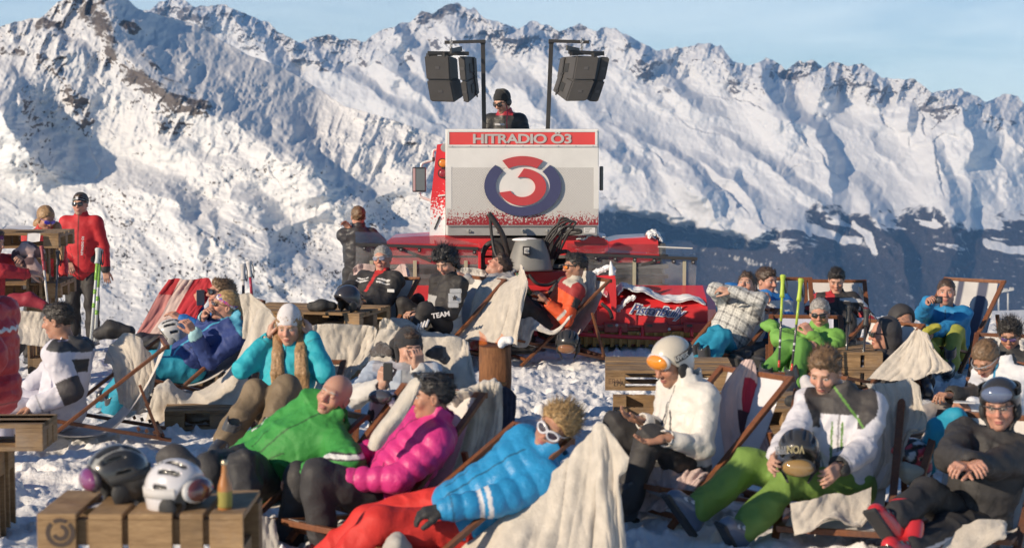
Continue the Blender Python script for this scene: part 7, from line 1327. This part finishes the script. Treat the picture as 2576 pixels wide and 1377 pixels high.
# the nearest table: slats over the front and the top
def slat_table():
    D0, D1 = 6.75, 7.22; zt = float(W(340, 1292, D0)[2]); x0, x1 = W(92, 1292, D0)[0], W(611, 1292, D0)[0]; o = thing('pallet_table', 'slatted pallet table in the near left corner with two helmets on it', 'pallet table', ((x0 + x1) / 2, (D0 + D1) / 2, float(gz(x0, D0))), 0, 'tables made of wooden pallets')
    ed = [(92, 190), (222, 306), (322, 432), (452, 510), (526, 611)]; f, t = MB(), MB(); rn = random.Random(5); g = float(gz(x0, D0)) - .05
    for a, b_ in ed:
        xa, xb = W(a, 1292, D0)[0], W(b_, 1292, D0)[0]; q = rn.uniform(.75, 1.15); f.box(((xa + xb) / 2, D0 + .011, (zt - .023 + g) / 2), (xb - xa, .022, zt - .023 - g), None, .003, (q, q, q)); q = rn.uniform(.85, 1.2); t.box(((xa + xb) / 2 - .0, (D0 + D1) / 2, zt - .011), (xb - xa, D1 - D0, .022), None, .003, (q, q, q))
    f.build('front_slats', M['pallet'], o); t.build('top_slats', M['pallet'], o)
    for y, h_, w_ in ((D0 + .05, zt - .075, .05), (D1 - .06, zt - .075, .08), (D0 + .05, zt - .48, .05)): b = MB(); b.box(((x0 + x1) / 2, y, h_), (x1 - x0 - .02, w_, .10), None, .004, (.7, .7, .7)); b.build('cross_bar', M['pallet'], o)
    for x in (x0 - .012, x1 - .05):
        b = MB(); b.box((x + .02, (D0 + D1) / 2 + .01, zt - .21), (.022, D1 - D0 - .03, .10), None, .003, (.7, .7, .7)); b.box((x + .02, D1 - .06, (zt - .03 + g) / 2), (.08, .10, zt - .03 - g), None, .004, (.6, .6, .6)); b.build('side_board', M['pallet'], o)
    c = V(W(152, 1360, D0)[0], D0 - .002, W(152, 1338, D0)[2])
    def arc(r0, r1, a0, a1, nm, ox=0, oz=0):
        n = 26; an = np.radians(np.linspace(a0, a1, n)); v = [c + V(ox + r * math.cos(a), 0, oz + r * math.sin(a)) for a in an for r in (r0, r1)]; mesh(nm, v, [(2 * i, 2 * i + 1, 2 * i + 3, 2 * i + 2) for i in range(n - 1)], M['matte'], o, (.05, .028, .018), False)
    arc(.040, .056, 135, 405, 'brand_ring'); arc(.040, .056, 60, 120, 'brand_cap'); arc(.016, .032, 86, -160, 'brand_numeral'); return o
slat_table()
# stamps on blocks
q = W(*zC(1135, 1075)[:2], 12.57); text_on('block_stamp', 'EPAL', q, XR, ZU, .10, .035, M['matte'], (.10, .05, .03), t3, .002)
q = W(*zA(358, 472)[:2], 16.9); text_on('block_stamp', '3', q, XR, ZU, .03, .05, M['matte'], (.10, .05, .03), t1, .002, .01)
# ------------------------------------------------------------------ helmets lying about
lying_helmet('glossy black helmet on the low pallet table beside the grey haired man', *zJ(95, 845)[:2], 15.75, (.02, .02, .03), 50, 10, opt=dict(novents=1, pad=(.02, .02, .02)))
lying_helmet('black helmet with amber goggles on the snow under the chair of the man in orange', *zC(825, 825)[:2], 16.4, (.022, .021, .021), 10, 25, opt=dict(goggles=dict(frame=(.03, .03, .03), lens=(.25, .10, .03), strap=(.03, .03, .03), z=.03)))
def hv(C, l): C[(np.abs(np.abs(l[:, 0]) - .045) < .011) & (l[:, 2] > .075)] = (.30, .30, .28); C[(np.abs(l[:, 0]) < .009) & (l[:, 2] > .06)] = (.16, .16, .16); C[(l[:, 0] > .06) & (l[:, 2] > .03)] = (.22, .22, .21)
h = lying_helmet('black vented helmet with pink goggles on the nearest pallet table', 283, 1192, 7.02, (.024, .023, .023), 62, 4, 0, dict(patch=hv, goggles=dict(frame=(.03, .02, .03), lens=(.20, .03, .14), strap=(.05, .05, .05), z=.035)), 1.0, .0075)
lying_helmet('white helmet with goggles turned right on the nearest pallet table', 452, 1225, 6.88, (.62, .60, .62), -66, -6, 0, dict(mat='gloss', goggles=dict(frame=(.55, .54, .53), lens=(.10, .02, .02), strap=(.55, .53, .52), z=.03)), .98, .0075)
lying_helmet('white helmet with black strap in front of the woman in the black knit cap', *zF(1470, 290)[:2], 9.95, (.64, .62, .68), 20, -20, 0, dict(goggles=dict(frame=(.03, .03, .03), lens=(.05, .05, .06), strap=(.03, .03, .03), z=.09)), .82)
h = lying_helmet('black helmet with gold goggles held upside down by the young man in green trousers', *zH(1230, 790)[:2], 9.25, (.020, .020, .021), 10, 8, 0, dict(goggles=dict(frame=(.05, .05, .045), lens=(.30, .18, .05), strap=(.02, .02, .02), z=-.02)), 1.0, .008)
for s_, px_, w_, c_ in (('VON', zH(1213, 778), .09, (.42, .36, .20)), ('ZIPPER', zH(1130, 782), .085, (.40, .40, .40))): text_on('helmet_lettering', s_, W(*px_[:2], 9.115), V(-1, 0, 0) if s_ == 'VON' else V(-1, -.35, 0), V(0, 0, -1), w_, .042, M['paper'], c_, h[1], .003, .02)
def h7(C, l): n = vnoise3(l * 22, 4); C[n > .15] = (.55, .05, .08); C[n < -.25] = (.6, .6, .62)
lying_helmet('black red and white patterned helmet lying on the snow by grey gloves', *zI(765, 775)[:2], 9.9, (.02, .02, .025), 60, 0, 0, dict(patch=h7), 1.0)
lying_helmet('white helmet on the pallet table left of the two women in blue', *zA(1175, 1035)[:2], 14.35, (.60, .59, .57), 70, 0, 0, dict(pad=(.3, .3, .3)), 1.0)
# ------------------------------------------------------------------ ski poles
G1 = (.25, .50, .06); NEO = (.45, .60, .06)
ski_pole('white and green ski pole with white grip before the man in red', zA(682, 455, 16.0), zA(630, 1085, 15.8), (.60, .62, .60), (.55, .56, .55), [(.0, .22, G1), (.34, .40, G1), (.52, .58, G1)], .014, gr=.024)
ski_pole('white and green ski pole with dark grip before the man in red', zA(695, 462, 16.1), zA(658, 1090, 15.9), (.58, .60, .58), (.30, .30, .30), [(.0, .30, G1), (.42, .48, G1), (.6, .66, G1)], .014, gr=.024)
ski_pole('red and white ski pole behind the woman with the flowered headband', zA(1725, 545, 15.3), zA(1765, 1000, 15.2), (.62, .60, .60), (.60, .58, .58), [(.0, .36, (.45, .02, .06))], .011, gr=.022)
ski_pole('white ski pole with dark bands behind the woman with the flowered headband', zA(1685, 565, 15.1), zA(1690, 1000, 15.0), (.58, .56, .56), (.50, .48, .48), [(.1, .3, (.06, .03, .04)), (.5, .7, (.3, .02, .04))], .011, gr=.022)
ski_pole('thin black ski pole between the long fleece and the girl in turquoise, left one', (627, 930, 13.0), (632, 1030, 12.9), (.02, .02, .022), (.02, .02, .02)); ski_pole('thin black ski pole between the long fleece and the girl in turquoise, right one', (647, 935, 13.0), (651, 1035, 12.9), (.02, .02, .022), (.02, .02, .02))
for a, b_, l in (((572, 188, 14.2), (548, 735, 14.1), 'neon yellow grip, left one before the man in light green'), ((680, 210, 14.15), (624, 755, 14.05), 'neon yellow grip, right one before the man in light green')): ski_pole('ski pole with ' + l, zD(*a), zD(*b_), (.05, .05, .05), NEO, [(.0, .34, NEO), (.60, .64, (.6, .6, .6)), (.70, .72, (.6, .6, .6)), (.90, 1.0, (.6, .06, .02))], .0095, gr=.019, ln=.17)
for a, b_, l in (((968, 372, 14.6), (948, 760, 14.5), 'left'), ((1075, 392, 14.5), (1044, 815, 14.4), 'right')): ski_pole('black ski pole with white bands behind the young man in green trousers, %s one' % l, zD(*a), zD(*b_), (.022, .022, .024), (.03, .03, .032), [(.62, .66, (.5, .5, .5)), (.72, .80, (.5, .5, .5))], .011, gr=.024)
ski_pole('white ski pole leaning on the tall pallet bar', zA(288, 440, 16.6), zA(335, 880, 16.4), (.60, .58, .55), (.30, .05, .06), [(.0, .2, (.4, .05, .07))], .011); ski_pole('black ski pole leaning on the right post of the tall pallet bar', zA(402, 470, 16.7), zA(386, 880, 16.6), (.05, .05, .06), (.04, .04, .05), [], .011)
# ------------------------------------------------------------------ log torch, bottle, papers, gloves
c = WG(1246, 13.4, 0.0); zt = float(W(1246, 866, 13.4)[2]); o = thing('log_torch', 'upright log with a small fire and a lump of snow on top', 'log', c); S = SDF(); S.cone(c + V(0, 0, -.1), c + V(.0, 0, zt), .128, .122); S.plane(c + V(0, 0, zt), V(0, 0, -1), .01); S.wrinkle(.010, 9, 4, V(1, 1, .35) * np.eye(3)); S.wrinkle(.006, 26, 5, V(1, 1, .3) * np.eye(3)); v, f = S.surface(.011); mesh('trunk', v, f, M['log'], o, np.where((v[:, 2:3] > zt - .012), (.45, .35, .3), (1, 1, 1)))
S = SDF(); S.cone(W(1208, 1000, 13.28), W(1240, 962, 13.26), .05, .03); S.cone(W(1240, 962, 13.26), W(1270, 965, 13.27), .03, .012); S.wrinkle(.02, 22, 8); v, f = S.surface(.011); mesh('split_bark', v, f, M['log'], o, (1.9, 1.9, 1.5))
S = SDF(); S.ell(W(1275, 857, 13.3), (.055, .05, .035)); S.ell(W(1262, 864, 13.3), (.04, .04, .02)); S.wrinkle(.02, 24, 4); v, f = S.surface(.011); mesh('snow_lump', v, f, M['snow'], o)
fm, N, L, B = nodes('flame'); e = N.new('ShaderNodeEmission'); e.inputs[0].default_value = (1, .22, .03, 1); e.inputs[1].default_value = 0.9; tr = N.new('ShaderNodeBsdfTransparent'); mx = N.new('ShaderNodeMixShader'); ly = N.new('ShaderNodeLayerWeight'); ly.inputs[0].default_value = .35; rr = ramp(N, L, ly.outputs['Facing'], [(0.0, .30), (.8, 0.0)]); L.new(rr, mx.inputs[0]); L.new(tr.outputs[0], mx.inputs[1]); L.new(e.outputs[0], mx.inputs[2]); L.new(mx.outputs[0], N['Material Output'].inputs[0]); M['flame'] = fm
for a, b_, r in (((1215, 866, 13.4), (1206, 832, 13.4), .035), ((1255, 866, 13.4), (1262, 838, 13.4), .04)): b = MB(); b.tube([W(*a), W((a[0] + b_[0]) / 2 + 4, (a[1] + b_[1]) / 2, 13.4), W(*b_)], [r, r * .8, .004], 10, (1, 1, 1), 6); b.build('flame', fm, o, True)
c = W(566, 1286, 6.85); o = thing('drink_bottle', 'glass bottle of orange drink on the nearest pallet table', 'bottle', c); b = MB(); prof = [(.0, .0), (.026, .002), (.028, .01), (.028, .09), (.025, .110), (.013, .145), (.010, .178), (.011, .19)]; b.lathe(c, prof, (0, 0, 1), 22, (.42, .16, .03)); b.build('glass', M['gloss'], o, True); b = MB(); b.lathe(c, [(.0285, .02), (.029, .025), (.029, .078), (.0285, .082)], (0, 0, 1), 22, (.30, .26, .06)); b.build('label', M['paper'], o, True); b = MB(); b.lathe(c, [(.012, .184), (.0125, .188), (.0125, .20), (.009, .203)], (0, 0, 1), 16, (.55, .45, .3)); b.build('cap', M['metal'], o, True)
def paper(lab, pts, D, z=None, col=(.72, .71, .72)): 
    v, f = sheet([[W(*(z(*p[:2])[:2] if z else p[:2]), D + p[2]) for p in r] for r in pts], 14, 10, .003, .002, (3, 3), 4); c = v.mean(0); o = mesh('paper_sheet', v - c, f, M['paper'], None, col); o.location = Vector(c); tag(o, lab, 'paper')
paper('white sheet of paper flat on the nearest pallet table', [[(118, 1262, .2), (190, 1270, .2), (262, 1262, .2)], [(112, 1270, .08), (180, 1278, .08), (255, 1272, .08)]], 6.85); paper('small white coaster under the orange drink bottle', [[(540, 1287, .06), (580, 1288, .06), (612, 1290, .06)], [(536, 1295, -.02), (580, 1297, -.02), (616, 1298, -.02)]], 6.82)
paper('white sheet of paper on top of the tall pallet bar', [[(40, 292, .3), (130, 288, .3), (250, 300, .3)], [(10, 312, .05), (120, 318, .05), (230, 318, .05)]], 17.05, zA); paper('white paper cup liner hanging from the tall pallet bar', [[(190, 345, 0), (230, 342, 0), (280, 345, 0)], [(185, 400, -.02), (230, 405, -.02), (275, 400, -.02)]], 16.95, zA); paper('white card inside the tall pallet bar', [[(212, 648, 0), (270, 645, 0)], [(212, 705, -.01), (272, 705, -.01)]], 17.1, zA)
S = SDF(); S.poly([W(*zA(110, 500)[:2], 16.75), W(*zA(190, 450)[:2], 16.75), W(*zA(270, 480)[:2], 16.75)], (.05, .07, .05), .04); S.poly([W(*zA(140, 560)[:2], 16.7), W(*zA(220, 560)[:2], 16.68), W(*zA(280, 600)[:2], 16.7)], (.05, .06, .04), .03); S.wrinkle(.02, 15, 6); v, f = S.surface(.011); n = vnoise3(v * 16, 5); o = mesh('scarf', v - v.mean(0), f, M['wool'], None, np.where(n[:, None] > .05, (.50, .36, .34), (.09, .05, .06))); o.location = Vector(v.mean(0)); tag(o, 'pink and dark patterned scarf bundled inside the tall pallet bar', 'scarf')
for lab, pl, D, col in (('white knit glove on the pallet table behind the young man in green trousers', [zI(75, 250), zI(110, 300), zI(150, 370)], 11.3, (.60, .58, .60)), ('black glove on the pallet table behind the young man in green trousers', [zI(-30, 380), zI(30, 385), zI(70, 390)], 11.3, (.03, .03, .03)), ('black gloves on the pallet table beside the white helmet, left of the women in blue', [zA(1010, 1120), zA(1100, 1105), zA(1200, 1140)], 14.3, (.025, .024, .025)),
    ('dark bundle behind the fleece of the man in the white jacket', [zE(530, 230), zE(600, 205), zE(690, 220)], 12.95, (.024, .022, .024)), ('turquoise bundle left of the man in the black helmet', [zI(1090, 510), zI(1000, 600), zI(890, 800)], 9.95, (.006, .30, .46)), ('grey glove on the snow right of the young man in green trousers', [zI(730, 850), zI(790, 880), zI(850, 880)], 9.7, (.42, .42, .36)), ('dark ski boot lying behind the two helmets on the nearest table', [(410, 1150), (440, 1148), (485, 1172)], 8.2, (.05, .045, .045)), ('black gloves on the low pallet table beside the glossy black helmet', [zB(570, 535), zB(640, 525), zB(720, 530)], 15.8, (.025, .025, .026)),
    ('grey fleece ball in the lap of the youth in bright blue', [(985, 1375), (1000, 1368), (1015, 1378)], 8.6, (.42, .40, .37)), ('dark helmet bag behind the chairs by the man in orange', [zJ(770, 870), zJ(810, 850), zJ(850, 860)], 17.4, (.022, .021, .021))):
    w_ = {'turquoise': .09, 'dark bund': .06}.get(lab[:9], .05); S = SDF(); S.poly([W(*p[:2], D) for p in pl], (w_ * .8, w_, w_ * .8), .04); S.wrinkle(.012, 18, 6); v, f = S.surface(.010); nm = {'white': 'knit_glove', 'black': 'ski_glove', 'dark ': 'bundle', 'turqu': 'bundle', 'grey ': 'bundle'}[lab[:5]]; nm = 'ski_boot' if 'boot' in lab else nm; o = mesh(nm, v - v.mean(0), f, M['shell'], None, col); o.location = Vector(v.mean(0)); tag(o, lab, nm.replace('_', ' '))
# lift pylon beyond the snow edge on the right
D = 380.0; b = MB(); k = D / 4500
for x, y in ((1868, 300), (1924, 290)): p = zD(x, y); b.tube([W(p[0], p[1] + 46, D), W(p[0], p[1], D)], .16, 8, (.55, .55, .54), 1)
o = thing('lift_pylon', 'pale steel ski lift pylon beyond the snow edge on the right', 'lift pylon', W(*zD(1895, 420)[:2], D)); b.build('posts', M['matte'], o, True); b = MB(); b.beam(W(*zD(1818, 293)[:2], D), W(*zD(1958, 268)[:2], D), .4, .32, col=(.62, .62, .6))
for x, y in ((1835, 286), (1872, 280), (1910, 272), (1945, 266)): b.box(W(*zD(x, y - 4)[:2], D), (.9, .5, .45), None, .05, (.5, .5, .5))
b.build('crossarm', M['matte'], o)
